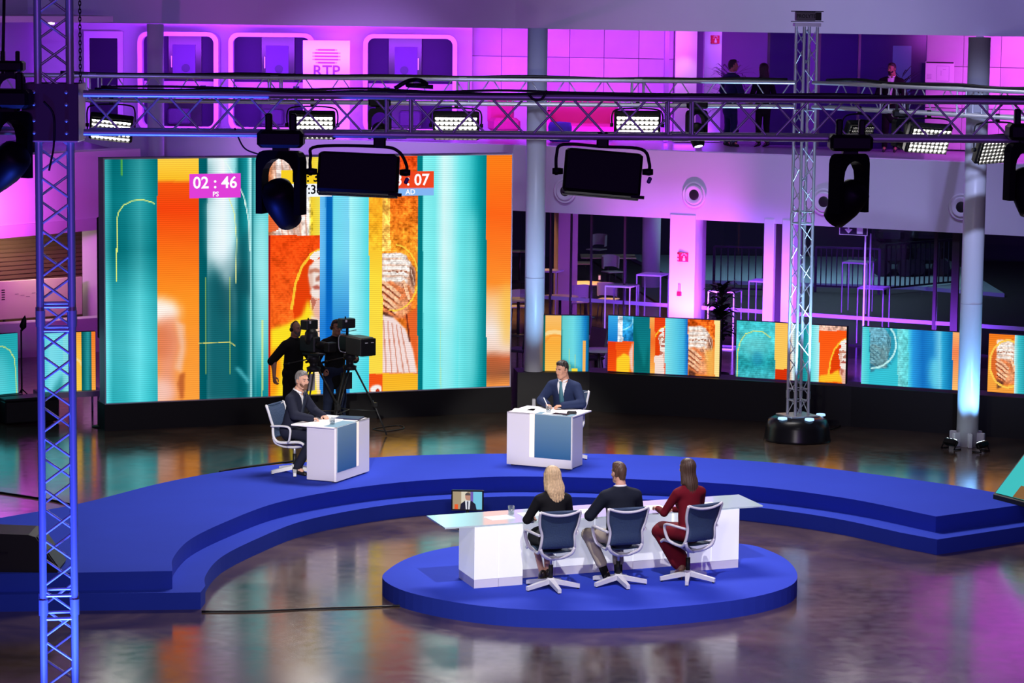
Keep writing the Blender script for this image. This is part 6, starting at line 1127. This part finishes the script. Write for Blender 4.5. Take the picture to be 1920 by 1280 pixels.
def person(lb, loc, rz_, c, group=None):
    t = thing('person', lb, 'person', loc, rz_, group); th = c.get('lean', 0.15); sw = c.get('sw', 0.185); fem = c.get('fem', False); bk = 0.90 if fem else 1.0; hip = np.array(c['hip'], float); roll = c.get('roll', 0.0)
    def P(x, y, z):
        x2, z2 = x * math.cos(roll) + z * math.sin(roll), -x * math.sin(roll) + z * math.cos(roll)
        return hip + np.array([x2, y * math.cos(th) + z2 * math.sin(th), -y * math.sin(th) + z2 * math.cos(th)])
    fw = P(0, 1, 0) - hip; S = {-1: P(-sw, 0, 0.46), 1: P(sw, 0, 0.46)}; E = {-1: np.array(c['elbow'][0]), 1: np.array(c['elbow'][1])}; Wr = {-1: np.array(c['wrist'][0]), 1: np.array(c['wrist'][1])}
    K = {-1: np.array(c['knee'][0]), 1: np.array(c['knee'][1])}; An = {-1: np.array(c['ankle'][0]), 1: np.array(c['ankle'][1])}; Hj = {-1: P(-0.088, 0, 0), 1: P(0.088, 0, 0)}
    pts = np.array([hip, P(0, 0, 0.6), *S.values(), *E.values(), *Wr.values(), *K.values(), *An.values()]); lo, hi = pts.min(0) - 0.24, pts.max(0) + 0.24
    def torso(v, d, z0=-0.06, arms=True, up_=0.0, cuff=1.0):
        v.cone(P(0, 0.0, z0), P(0, 0.005, 0.17), 0.165 * bk + d, 0.146 * bk + d, 0.03, fw, 0.72); v.cone(P(0, 0.005, 0.17), P(0, 0.010, 0.40), 0.146 * bk + d, 0.162 * bk + d, 0.04, fw, 0.68)
        v.cone(P(-sw * 0.72, 0, 0.465), P(sw * 0.72, 0, 0.465), 0.066 * bk + d, 0.066 * bk + d, 0.05); v.cone(P(0, -0.012, 0.53), P(sw * 0.6, 0, 0.475), 0.050 + d, 0.05 + d, 0.03); v.cone(P(0, -0.012, 0.53), P(-sw * 0.6, 0, 0.475), 0.050 + d, 0.05 + d, 0.03)
        if fem: v.cone(P(-0.07, 0.085, 0.33), P(0.07, 0.085, 0.33), 0.058 + d, 0.058 + d, 0.04)
        if arms:
            for s_ in (-1, 1):
                v.cone(S[s_], E[s_], 0.060 * bk + d, 0.047 * bk + d, 0.03)
                if cuff > 0: v.cone(E[s_], E[s_] + (Wr[s_] - E[s_]) * cuff, 0.046 * bk + d, 0.037 * bk + d, 0.02)
    # body: one mesh of torso, limbs, neck, head and hands
    zs = c.get('z0', -0.06); v = Vol(lo, hi, 0.011); torso(v, -0.022, zs)
    for s_ in (-1, 1):
        v.cone(Hj[s_], K[s_], 0.070 * bk, 0.050 * bk, 0.03); v.cone(K[s_], An[s_], 0.050 * bk, 0.034 * bk, 0.02); v.cone(An[s_], An[s_] + np.array(c.get('toe', (0, 0.10, -0.05))) * 0.8, 0.032, 0.026, 0.02)
        if c.get('bare_arm'): v.cone(E[s_] + (S[s_] - E[s_]) * 0.2, Wr[s_], 0.044, 0.028, 0.01)
    v.cone(P(0, -0.01, 0.46), P(0, 0.0, 0.60), 0.056 * bk, 0.052 * bk, 0.02)
    hs = c.get('head', 0.94); yaw, pit = c.get('look', (0, 0)); HRm = np.array(Matrix.Rotation(yaw, 3, 'Z') @ Matrix.Rotation(pit, 3, 'X')); hc = P(0, 0.03, 0.722) + np.array(c.get('hoff', (0, 0, 0)))
    parts = [v.mesh(), xf(HEAD, HRm, hc, hs)]
    for s_, nm in ((-1, 0), (1, 1)):
        kd, up_ = c.get('hands', (('curl', None), ('curl', None)))[nm]; D = Wr[s_] - E[s_]; D = np.array(c['hdir'][nm]) if 'hdir' in c else D
        parts.append(xf(HANDS[kd], basis(D, up_ or (0, 0, 1)), Wr[s_], 0.93 * bk + (0.05 if fem else 0), mirror=(s_ == -1)))
    body = vmesh('body', parts, m_skin(*c['skin']), t)
    # face details
    def fm(b, nm, m_): b.v = [tuple(HRm @ (np.array(q) * hs) + hc) for q in b.v]; return b.build(nm, m_, body)
    for sx in (-1, 1):
        fm(MB().lathe([(0, -0.0095), (0.006, -0.006), (0.0095, 0), (0.006, 0.006), (0, 0.0095)], 10, (sx * 0.030, 0.0845, 0.006)), 'eye', mat('eye_white', (0.55, 0.5, 0.48), 0.2)); fm(MB().lathe([(0, 0.0), (0.0055, 0.001), (0.0, 0.003)], 8, (sx * 0.030, 0.0925, 0.006), (0, 1, 0)), 'iris', mat('iris_dark', (0.02, 0.015, 0.012), 0.2))
        fm(MB().tube([(sx * 0.014, 0.0925, 0.026), (sx * 0.030, 0.0925, 0.031), (sx * 0.046, 0.082, 0.026)], [0.004, 0.0045, 0.0025], 6), 'eyebrow', mat('brow_' + c['haircol'][0], tuple(q * 0.5 for q in c['haircol'][1]), 0.8))
    fm(MB().tube([(-0.020, 0.0875, -0.062), (0, 0.0915, -0.061), (0.020, 0.0875, -0.062)], [0.003, 0.0055, 0.003], 6), 'lips', mat('lips_' + c['skin'][0], tuple(q * w_ for q, w_ in zip(c['skin'][1], (0.80, 0.5, 0.5))), 0.5))
    if c.get('hair'): vmesh('hair', [xf(c['hair'], HRm, hc, hs)], mat('hair_' + c['haircol'][0], c['haircol'][1], 0.5, noise=c.get('hairvar', 0.25), nscale=40), t)
    if c.get('beard'): vmesh('beard', [xf(BEARD, HRm, hc, hs)], mat('beard_' + c['haircol'][0], c['beard'], 0.8), t)
    # clothes
    top = c['top']; v = Vol(lo, hi, 0.0095); torso(v, top.get('d', 0.0), top.get('hem', max(zs - 0.04, -0.10)), True, 0, top.get('cuff', 0.97))
    if top.get('vee'):
        zb, zt, ww = top['vee']; inv = lambda X, Y, Z: None
        def fn(X, Y, Z):
            dx, dy, dz = X - hip[0], Y - hip[1], Z - hip[2]; tz = dy * math.sin(th) + dz * math.cos(th); ty = dy * math.cos(th) - dz * math.sin(th); wv = ww * np.clip((tz - zb) / (zt - zb), 0, 1)
            return np.maximum(np.maximum(np.abs(dx) - wv, zb - tz), 0.02 - ty) * 0.8
        v.cut(fn, 0.004)
    v.put(lambda X, Y, Z: np.sqrt((X - hc[0]) ** 2 + (Y - hc[1]) ** 2 + (Z - hc[2] + 0.0) ** 2) - 0.148, hc - 0.15, hc + 0.15, 0.01, 's')
    vmesh(top['name'], [v.mesh()], top['mat'], t)
    if c.get('shirt'):
        v = Vol(P(0, 0, .25) - 0.25, P(0, 0, .45) + 0.25, 0.0085); torso(v, -0.011, 0.0, False); v.put(lambda X, Y, Z: np.sqrt((X - hc[0]) ** 2 + (Y - hc[1]) ** 2 + (Z - hc[2]) ** 2) - 0.150, hc - 0.15, hc + 0.15, 0.008, 's'); sh = vmesh('shirt', [v.mesh()], c['shirt'], t)
        cc = P(0, 0.004, 0.572); b = MB(); R_ = 0.062
        b.tube([cc + (P(1, 0, 0) - hip) * R_ * math.sin(a) + fw * (R_ * math.cos(a)) + np.array([0, 0, -0.020 * max(0, math.cos(a)) + 0.004]) for a in [0.30 + k * (2 * math.pi - 0.6) / 20 for k in range(21)]], 0.015, 6); b.build('collar', c['shirt'], t)
        for s_ in (-1, 1):
            D = (Wr[s_] - E[s_]) / np.linalg.norm(Wr[s_] - E[s_]); MB().tube([Wr[s_] - D * 0.012, Wr[s_] + D * 0.014], 0.036 * bk, 12).build('cuff', c['shirt'], t)
    if c.get('tie'):
        b = MB(); n_ = Vector(fw); pts_ = [(0.560, 0.092, 0.018), (0.535, 0.103, 0.020), (0.50, 0.113, 0.020), (0.42, 0.124, 0.030), (0.32, 0.126, 0.038), (0.22, 0.121, 0.040)]
        vs = []
        for z, y, w_ in pts_: vs += [tuple(P(-w_, y - 0.004, z)), tuple(P(0, y + 0.006, z)), tuple(P(w_, y - 0.004, z))]
        o = b.add(vs, [(3 * i + j, 3 * i + j + 1, 3 * i + j + 4, 3 * i + j + 3) for i in range(len(pts_) - 1) for j in (0, 1)], True).build('necktie', c['tie'], t); md = o.modifiers.new('thick', 'SOLIDIFY'); md.thickness = 0.006
        b = MB().lathe([(0.0, -0.020), (0.018, -0.014), (0.022, 0.010), (0.014, 0.018), (0, 0.02)], 10, P(0, 0.100, 0.548)); b.build('tie_knot', c['tie'], t)
    bot = c['bottom']; v = Vol(lo, hi, 0.0105); d = bot.get('d', 0.008); v.cone(P(-0.05, 0, 0.02), P(0.05, 0, 0.02), 0.125 * bk + d, 0.125 * bk + d, 0.03)
    for s_ in (-1, 1):
        le = bot.get('len', 0.93); v.cone(Hj[s_], K[s_], 0.084 * bk + d, 0.066 * bk + d, 0.03)
        if le > 0: v.cone(K[s_], K[s_] + (An[s_] - K[s_]) * le, 0.062 * bk + d, bot.get('hemr', 0.050) * bk + d, 0.02)
    if bot.get('skirt'): 
        mid = (K[-1] + K[1]) / 2; am = mid + ((An[-1] + An[1]) / 2 - mid) * bot['skirt']; v.cone(P(0, 0, 0), mid, 0.13 * bk, 0.115 * bk, 0.05); v.cone(mid, am, 0.112 * bk, bot.get('hemw', 0.10), 0.04)
    vmesh(bot['name'], [v.mesh()], bot['mat'], t)
    if c.get('sock'):
        for s_ in (-1, 1): MB().tube([An[s_] - np.array([0, 0, 0.03]), An[s_] + (K[s_] - An[s_]) * 0.36], [0.046, 0.052], 12).build('sock', c['sock'], t)
    if c.get('shoe'):
        toe = np.array(c.get('toe', (0, 0.10, -0.05)))
        for s_ in (-1, 1):
            a = An[s_]; v = Vol(a - 0.2, a + 0.2, 0.006); hl = a - toe * 0.28 + np.array([0, 0, -0.055 if not c.get('heel') else -0.02]); tp_ = a + toe * 1.25 + np.array([0, 0, -0.015]); v.cone(hl, tp_, 0.034, 0.030, 0.02); v.cone(a + np.array([0, 0, 0.0]), hl + np.array([0, 0, 0.02]), 0.040, 0.036, 0.03)
            if c.get('heel'): v.cone(hl, np.array([hl[0], hl[1] - 0.005, 0.012]), 0.014, 0.008, 0.01)
            sh = vmesh('shoe', [v.mesh()], c['shoe'], t)
    return t, hc, HRm, hs
H_SHORT, H_THIN, BEARD = hair_short(1.0), hair_short(0.96, 0.02), beard()
H_BLOND, H_BROWN = hair_long(0.28, 0.098, 0.014, 0.012), hair_long(0.31, 0.076, 0.0, 0.002)
cloth = lambda n, c: mat(n, c, 0.85, noise=0.12, nscale=25, spec=0.2)
BLACKJ, NAVYJ, CHARJ, REDD, POLO = cloth('black_jacket', (0.008, 0.008, 0.010)), cloth('navy_suit', (0.016, 0.026, 0.075)), cloth('midnight_suit', (0.012, 0.014, 0.030)), cloth('burgundy_dress', (0.13, 0.004, 0.012)), cloth('black_polo', (0.006, 0.006, 0.007))
BEIGE, JEANS, WSHIRT, LEATHER, PATENT = cloth('beige_trousers', (0.40, 0.34, 0.27)), cloth('dark_jeans', (0.012, 0.018, 0.045)), cloth('white_shirt', (0.80, 0.80, 0.84)), mat('black_leather', (0.01, 0.01, 0.012), 0.3), mat('patent_heel', (0.03, 0.02, 0.015), 0.25)
DARKJ = cloth('dark_blue_jacket', (0.010, 0.013, 0.024))
FAIR, WARM, TAN = ('fair', (0.60, 0.33, 0.24)), ('warm', (0.56, 0.29, 0.19)), ('tan', (0.42, 0.20, 0.13))
sitp = dict(hip=(0, -0.08, 0.57), lean=0.10, z0=0.065, toe=(0, 0.10, -0.05))
def seat(k, dx=0, dy=0, r=0): (x, y, z), a = CH[k]; return (x + dx, y + dy, z), a + r
person('blonde woman in black jacket seated at the moderators table, seen from behind', *seat('g1'), dict(sitp, fem=True, sw=0.165, elbow=((-0.27, 0.06, 0.79), (0.25, 0.08, 0.79)), wrist=((-0.15, 0.27, 0.765), (0.12, 0.30, 0.765)), hands=(('curl', None), ('curl', None)), knee=((-0.09, 0.34, 0.54), (0.06, 0.35, 0.54)), ankle=((-0.06, 0.12, 0.14), (0.00, 0.10, 0.15)), skin=FAIR, hair=H_BLOND, haircol=('blonde', (0.56, 0.40, 0.23)), hairvar=0.6, look=(0.12, -0.05),
       top=dict(name='jacket', mat=BLACKJ, d=0.006), bottom=dict(name='skirt', mat=BLACKJ, len=0.28, skirt=0.30, hemw=0.09), shoe=PATENT, heel=True, toe=(0.0, 0.09, -0.08)))
person('short-haired man in dark jacket and beige trousers seated at moderators table', *seat('g2'), dict(sitp, elbow=((-0.33, 0.06, 0.80), (0.28, 0.09, 0.79)), wrist=((-0.22, 0.29, 0.77), (0.10, 0.31, 0.77)), knee=((-0.27, 0.28, 0.54), (0.12, 0.36, 0.54)), ankle=((-0.10, 0.10, 0.10), (0.06, 0.14, 0.10)), skin=FAIR, hair=H_SHORT, haircol=('brown', (0.085, 0.045, 0.030)), look=(0.22, -0.12), head=0.97, hoff=(0, 0.01, 0.0),
       top=dict(name='jacket', mat=DARKJ, d=0.014), shirt=WSHIRT, bottom=dict(name='trousers', mat=BEIGE, len=0.72, hemr=0.056), sock=POLO, shoe=LEATHER))
person('woman in burgundy dress with long brown hair seated at table', *seat('g3', -0.02, 0.02, -0.08), dict(sitp, fem=True, sw=0.165, elbow=((-0.25, 0.10, 0.79), (0.24, 0.10, 0.79)), wrist=((-0.20, 0.31, 0.80), (0.02, 0.32, 0.77)), knee=((-0.20, 0.31, 0.53), (-0.02, 0.35, 0.53)), ankle=((-0.04, 0.06, 0.14), (0.03, 0.06, 0.14)), skin=FAIR, hair=H_BROWN, haircol=('chestnut', (0.060, 0.032, 0.020)), hairvar=0.3, look=(0.15, -0.04), hoff=(0, 0, 0.015),
       top=dict(name='dress_top', mat=REDD, d=0.002, hem=0.03), bottom=dict(name='dress_skirt', mat=REDD, len=0.80, hemr=0.07, skirt=0.86, hemw=0.10), shoe=mat('tan_heel', (0.30, 0.15, 0.08), 0.3), heel=True, toe=(0.0, 0.09, -0.08)))
person('bearded grey-haired man in dark suit seated at left desk', *seat('pl'), dict(sitp, lean=0.20, hip=(0, -0.06, 0.58), elbow=((-0.27, 0.16, 0.83), (0.27, 0.14, 0.84)), wrist=((-0.14, 0.36, 0.795), (0.16, 0.34, 0.795)), hands=(('curl', None), ('fist', (-0.4, 0, 1))), knee=((-0.12, 0.36, 0.54), (0.14, 0.36, 0.54)), ankle=((-0.10, 0.24, 0.10), (0.12, 0.10, 0.10)), skin=FAIR, hair=H_SHORT, haircol=('grey', (0.16, 0.15, 0.15)), beard=(0.16, 0.075, 0.045), look=(-0.42, -0.06), head=1.0,
       top=dict(name='suit_jacket', mat=CHARJ, d=0.014, vee=(0.20, 0.60, 0.088)), shirt=WSHIRT, tie=mat('dark_tie', (0.012, 0.02, 0.04), 0.5), bottom=dict(name='trousers', mat=CHARJ), shoe=LEATHER))
person('dark-haired man in navy suit and teal tie seated at right desk', *seat('pr'), dict(sitp, lean=0.20, hip=(0, -0.06, 0.58), elbow=((-0.31, 0.12, 0.82), (0.31, 0.12, 0.82)), wrist=((-0.10, 0.30, 0.80), (0.13, 0.32, 0.80)), hands=(('curl', None), ('curl', (-0.3, 0, 1))), knee=((-0.12, 0.34, 0.54), (0.12, 0.34, 0.54)), ankle=((-0.10, 0.2, 0.10), (0.10, 0.2, 0.10)), skin=WARM, hair=H_SHORT, haircol=('black', (0.020, 0.014, 0.012)), look=(-0.30, -0.20), head=0.99,
       top=dict(name='suit_jacket', mat=NAVYJ, d=0.016, vee=(0.20, 0.60, 0.088)), shirt=WSHIRT, tie=mat('teal_tie', (0.055, 0.17, 0.23), 0.5), bottom=dict(name='trousers', mat=NAVYJ), shoe=LEATHER))
pp, pa = seat('pr'); R_ = Matrix.Rotation(pa, 3, 'Z'); a_ = Vector(pp) + R_ @ Vector((0.165, 0.36, 0.90)); b_ = Vector(pp) + R_ @ Vector((0.06, 0.44, 0.785))
t = thing('pen', 'white pen held by the man in navy suit', 'pen', a_); MB().tube([(0, 0, 0), (b_ - a_) * 0.9], 0.006, 8).build('barrel', m_white, t); MB().tube([(b_ - a_) * 0.9, (b_ - a_)], [0.005, 0.001], 8).build('tip', m_black, t)

# ---------------------------------------------------------------- camera operators and their cameras
standp = dict(hip=(0, 0, 0.94), toe=(0, 0.11, -0.05))
def headset(t_, hc, HRm, hs, loc_, rz_, lb):
    t = thing('headphones', lb, 'headphones', loc_, rz_, 'headphones of the operators'); f_ = lambda q: tuple(HRm @ (np.array(q) * hs) + hc)
    MB().tube([f_((0.088 * math.cos(a), -0.012, -0.005 + 0.132 * math.sin(a))) for a in [k * math.pi / 14 for k in range(15)]], 0.008, 6).build('headband', m_black, t)
    for sx in (-1, 1): b = MB().lathe([(0.0, 0.0), (0.034, 0.0), (0.036, 0.02), (0.025, 0.03), (0, 0.03)], 14, (0, 0, 0), (sx, 0, 0)); b.v = [f_((q[0] + sx * 0.082, q[1] - 0.008, q[2] - 0.01)) for q in b.v]; b.build('ear_cup', m_black, t)
o1 = (PY(549, 700, 43.15).x, 43.15, 0.0); a1 = math.atan2(-0.74, -0.67)
r_ = person('bald cameraman in black polo standing at left studio camera', o1, a1, dict(standp, lean=0.05, elbow=((-0.26, 0.16, 1.15), (0.36, -0.10, 1.16)), wrist=((-0.12, 0.38, 1.20), (0.38, -0.02, 0.93)), hands=(('fist', None), ('curl', (1, 0, 0.2))), knee=((-0.10, 0.05, 0.50), (0.12, 0.0, 0.50)), ankle=((-0.12, 0.0, 0.10), (0.14, -0.04, 0.10)), skin=TAN, haircol=('bald', (0.05, 0.04, 0.04)), beard=(0.14, 0.12, 0.11), look=(0.0, -0.05), bare_arm=True,
       top=dict(name='polo_shirt', mat=POLO, d=0.02, cuff=0.0, hem=-0.12), bottom=dict(name='trousers', mat=BLACKJ), shoe=LEATHER)); headset(*r_, o1, a1, 'black headphones on the bald cameraman')
o2 = (PY(627, 700, 43.45).x, 43.45, 0.0); a2 = math.atan2(-0.50, -0.86)
r_ = person('cameraman in black sweater and jeans behind right studio camera', o2, a2, dict(standp, lean=0.06, elbow=((-0.26, 0.20, 1.15), (0.33, 0.02, 1.13)), wrist=((-0.16, 0.42, 1.20), (0.30, 0.20, 1.00)), hands=(('fist', None), ('fist', (1, 0, 0.3))), knee=((-0.11, 0.04, 0.50), (0.13, 0.04, 0.50)), ankle=((-0.13, 0.0, 0.10), (0.16, 0.0, 0.10)), skin=TAN, hair=H_THIN, haircol=('dark', (0.03, 0.02, 0.02)), look=(0, -0.05),
       top=dict(name='sweater', mat=POLO, d=0.016), bottom=dict(name='jeans', mat=JEANS, d=0.014), shoe=LEATHER)); headset(*r_, o2, a2, 'black headphones on the cameraman in sweater')
m_cambody = mat('camera_grey_black', (0.020, 0.022, 0.024), 0.45); m_lensolive = mat('lens_olive_grey', (0.10, 0.11, 0.085), 0.45)
def tv_camera(lb, loc_, rz_, boxlens, zc):
    t = thing('studio_camera', lb, 'tv camera', loc_, rz_, 'studio cameras on tripods')
    for k in range(3):
        a = 0.5 + k * 2.094; c_, s_ = math.cos(a), math.sin(a); leg = MB()
        for o_ in (-0.035, 0.035): leg.tube([(c_ * 0.07 - s_ * o_, s_ * 0.07 + c_ * o_, zc - 0.38), (c_ * 0.40 - s_ * o_ * 0.6, s_ * 0.40 + c_ * o_ * 0.6, 0.45)], 0.013, 6)
        leg.tube([(c_ * 0.36, s_ * 0.36, 0.56), (c_ * 0.58, s_ * 0.58, 0.02)], 0.015, 6).box((c_ * 0.385, s_ * 0.385, 0.50), (0.07, 0.07, 0.06)); leg.build('tripod_leg', m_cambody, t)
        MB().tube([(0, 0, 0.42), (c_ * 0.42, s_ * 0.42, 0.40)], 0.010, 6).build('spreader_arm', m_cambody, t)
    MB().lathe([(0.10, zc - 0.42), (0.11, zc - 0.36), (0.06, zc - 0.34), (0.06, zc - 0.27), (0.10, zc - 0.25), (0.10, zc - 0.17), (0.0, zc - 0.17)], 16).build('fluid_head', m_cambody, t)
    for sx in (-1, 1): MB().tube([(sx * 0.10, 0, zc - 0.22), (sx * 0.24, -0.42, zc - 0.34)], 0.011, 6).build('pan_bar', m_cambody, t); MB().tube([(sx * 0.205, -0.31, zc - 0.31), (sx * 0.24, -0.42, zc - 0.34)], 0.019, 8).build('grip', m_black, t)
    MB().box((0, 0, zc - 0.15), (0.16, 0.34, 0.03)).build('mount_plate', m_cambody, t)
    MB().box((0, -0.08, zc), (0.15, 0.34, 0.25), bev=0.02).build('camera_body', m_cambody, t)
    if boxlens:
        MB().box((0, 0.30, zc - 0.01), (0.27, 0.46, 0.29), bev=0.025).build('box_lens', m_lensolive, t); MB().box((0, 0.535, zc - 0.01), (0.26, 0.03, 0.27), bev=0.01).build('lens_hood', m_black, t)
        for sx in (-0.06, 0.05): MB().box((sx, 0.553, zc + 0.06), (0.05, 0.004, 0.012)).build('white_marking', m_white, t)
        MB().tube(spl([(0.14, 0.1, zc - 0.13), (0.19, 0.0, zc - 0.1), (0.19, -0.02, zc + 0.1), (0.13, 0.02, zc + 0.16)], 5), 0.008, 6).build('side_handle', m_alu, t)
    else:
        MB().lathe([(0.055, 0.0), (0.065, 0.05), (0.065, 0.16), (0.05, 0.18), (0.05, 0.24)], 18, (0, 0.08, zc), (0, 1, 0)).build('lens_barrel', m_black, t); MB().box((0, 0.37, zc - 0.01), (0.18, 0.12, 0.15), bev=0.015).build('matte_box', m_black, t); MB().lathe([(0.085, -0.08), (0.11, 0.0), (0.10, 0.10), (0.06, 0.16), (0.0, 0.17)], 16, (0, -0.05, zc + 0.08)).build('rain_cover', m_cambody, t)
    vf = MB().box((0.0, -0.10, zc + 0.30), (0.24, 0.16, 0.15), bev=0.01).build('viewfinder', m_cambody, t); MB().box((0.06, -0.015, zc + 0.345), (0.035, 0.006, 0.04)).build('number_tag', m_white, vf); MB().tube([(0, -0.08, zc + 0.12), (0, -0.08, zc + 0.23)], 0.02, 8).build('viewfinder_post', m_black, t)
    MB().tube(spl([(0.13, -0.02, zc + 0.25), (0.16, 0.02, zc + 0.20), (0.05, 0.03, zc + 0.19), (-0.10, 0.03, zc + 0.20)], 5), 0.006, 6).build('viewfinder_yoke', m_black, t)
    MB().lathe([(0.012, 0), (0.012, 0.03)], 8, (0.02, -0.1, zc + 0.375)).build('tally_lamp', m_black, t)
    MB().box((0.03, -0.05, zc - 0.60), (0.20, 0.02, 0.26)).build('script_card', m_paper if not boxlens else m_cambody, t)
tv_camera('studio camera with round lens beside the bald cameraman', (PY(588, 650, 42.75).x, 42.75, 0), a1, False, 1.46); tv_camera('studio camera with large olive box lens right of the other camera', (PY(656, 650, 42.9).x, 42.9, 0), a2 + 0.1, True, 1.47)
# ---------------------------------------------------------------- people in the gallery
u1 = PY(1370, 150, 57.0); person('man in dark suit standing in gallery turned toward the right', (u1.x, 57.0, ZF - 0.02), -1.0, dict(standp, lean=0.04, elbow=((-0.28, 0.0, 1.14), (0.28, 0.05, 1.14)), wrist=((-0.24, 0.14, 0.95), (0.22, 0.22, 1.0)), knee=((-0.10, 0.03, 0.50), (0.10, 0.03, 0.50)), ankle=((-0.11, 0, 0.10), (0.11, 0, 0.10)), skin=TAN, hair=H_SHORT, haircol=('black', (0.02, 0.014, 0.012)), look=(-0.4, 0), top=dict(name='suit_jacket', mat=NAVYJ, d=0.016, hem=-0.18, vee=(0.20, 0.60, 0.08)), shirt=WSHIRT, bottom=dict(name='trousers', mat=NAVYJ), shoe=LEATHER))
u2 = PY(1664, 170, 56.2); up_p = (u2.x, 55.6, ZF - 0.02); person('bearded man in open dark jacket standing in gallery before smoked glass', up_p, math.radians(165), dict(standp, lean=0.03, elbow=((-0.27, 0.05, 1.13), (0.27, 0.05, 1.13)), wrist=((-0.10, 0.26, 1.05), (0.10, 0.26, 1.05)), knee=((-0.10, 0.03, 0.50), (0.10, 0.03, 0.50)), ankle=((-0.11, 0, 0.10), (0.11, 0, 0.10)), skin=TAN, hair=H_SHORT, haircol=('black', (0.02, 0.014, 0.012)), beard=(0.02, 0.012, 0.01), look=(-0.5, -0.1), top=dict(name='jacket', mat=BLACKJ, d=0.016, hem=-0.18, vee=(0.0, 0.62, 0.085)), shirt=WSHIRT, bottom=dict(name='trousers', mat=BLACKJ), shoe=LEATHER))
u3 = PY(1432, 170, 57.0); person('dark-haired person in black standing in gallery right of suited man', (u3.x, 57.0, ZF - 0.02), 0.4, dict(standp, hip=(0, 0, 0.88), fem=True, sw=0.165, lean=0.03, elbow=((-0.25, 0.02, 1.08), (0.25, 0.02, 1.08)), wrist=((-0.2, 0.18, 0.95), (0.2, 0.18, 0.95)), knee=((-0.09, 0.03, 0.48), (0.09, 0.03, 0.48)), ankle=((-0.1, 0, 0.10), (0.1, 0, 0.10)), skin=TAN, hair=H_BROWN, haircol=('black', (0.02, 0.014, 0.012)), look=(0.3, 0), top=dict(name='jacket', mat=BLACKJ, d=0.01), bottom=dict(name='trousers', mat=BLACKJ), shoe=LEATHER))
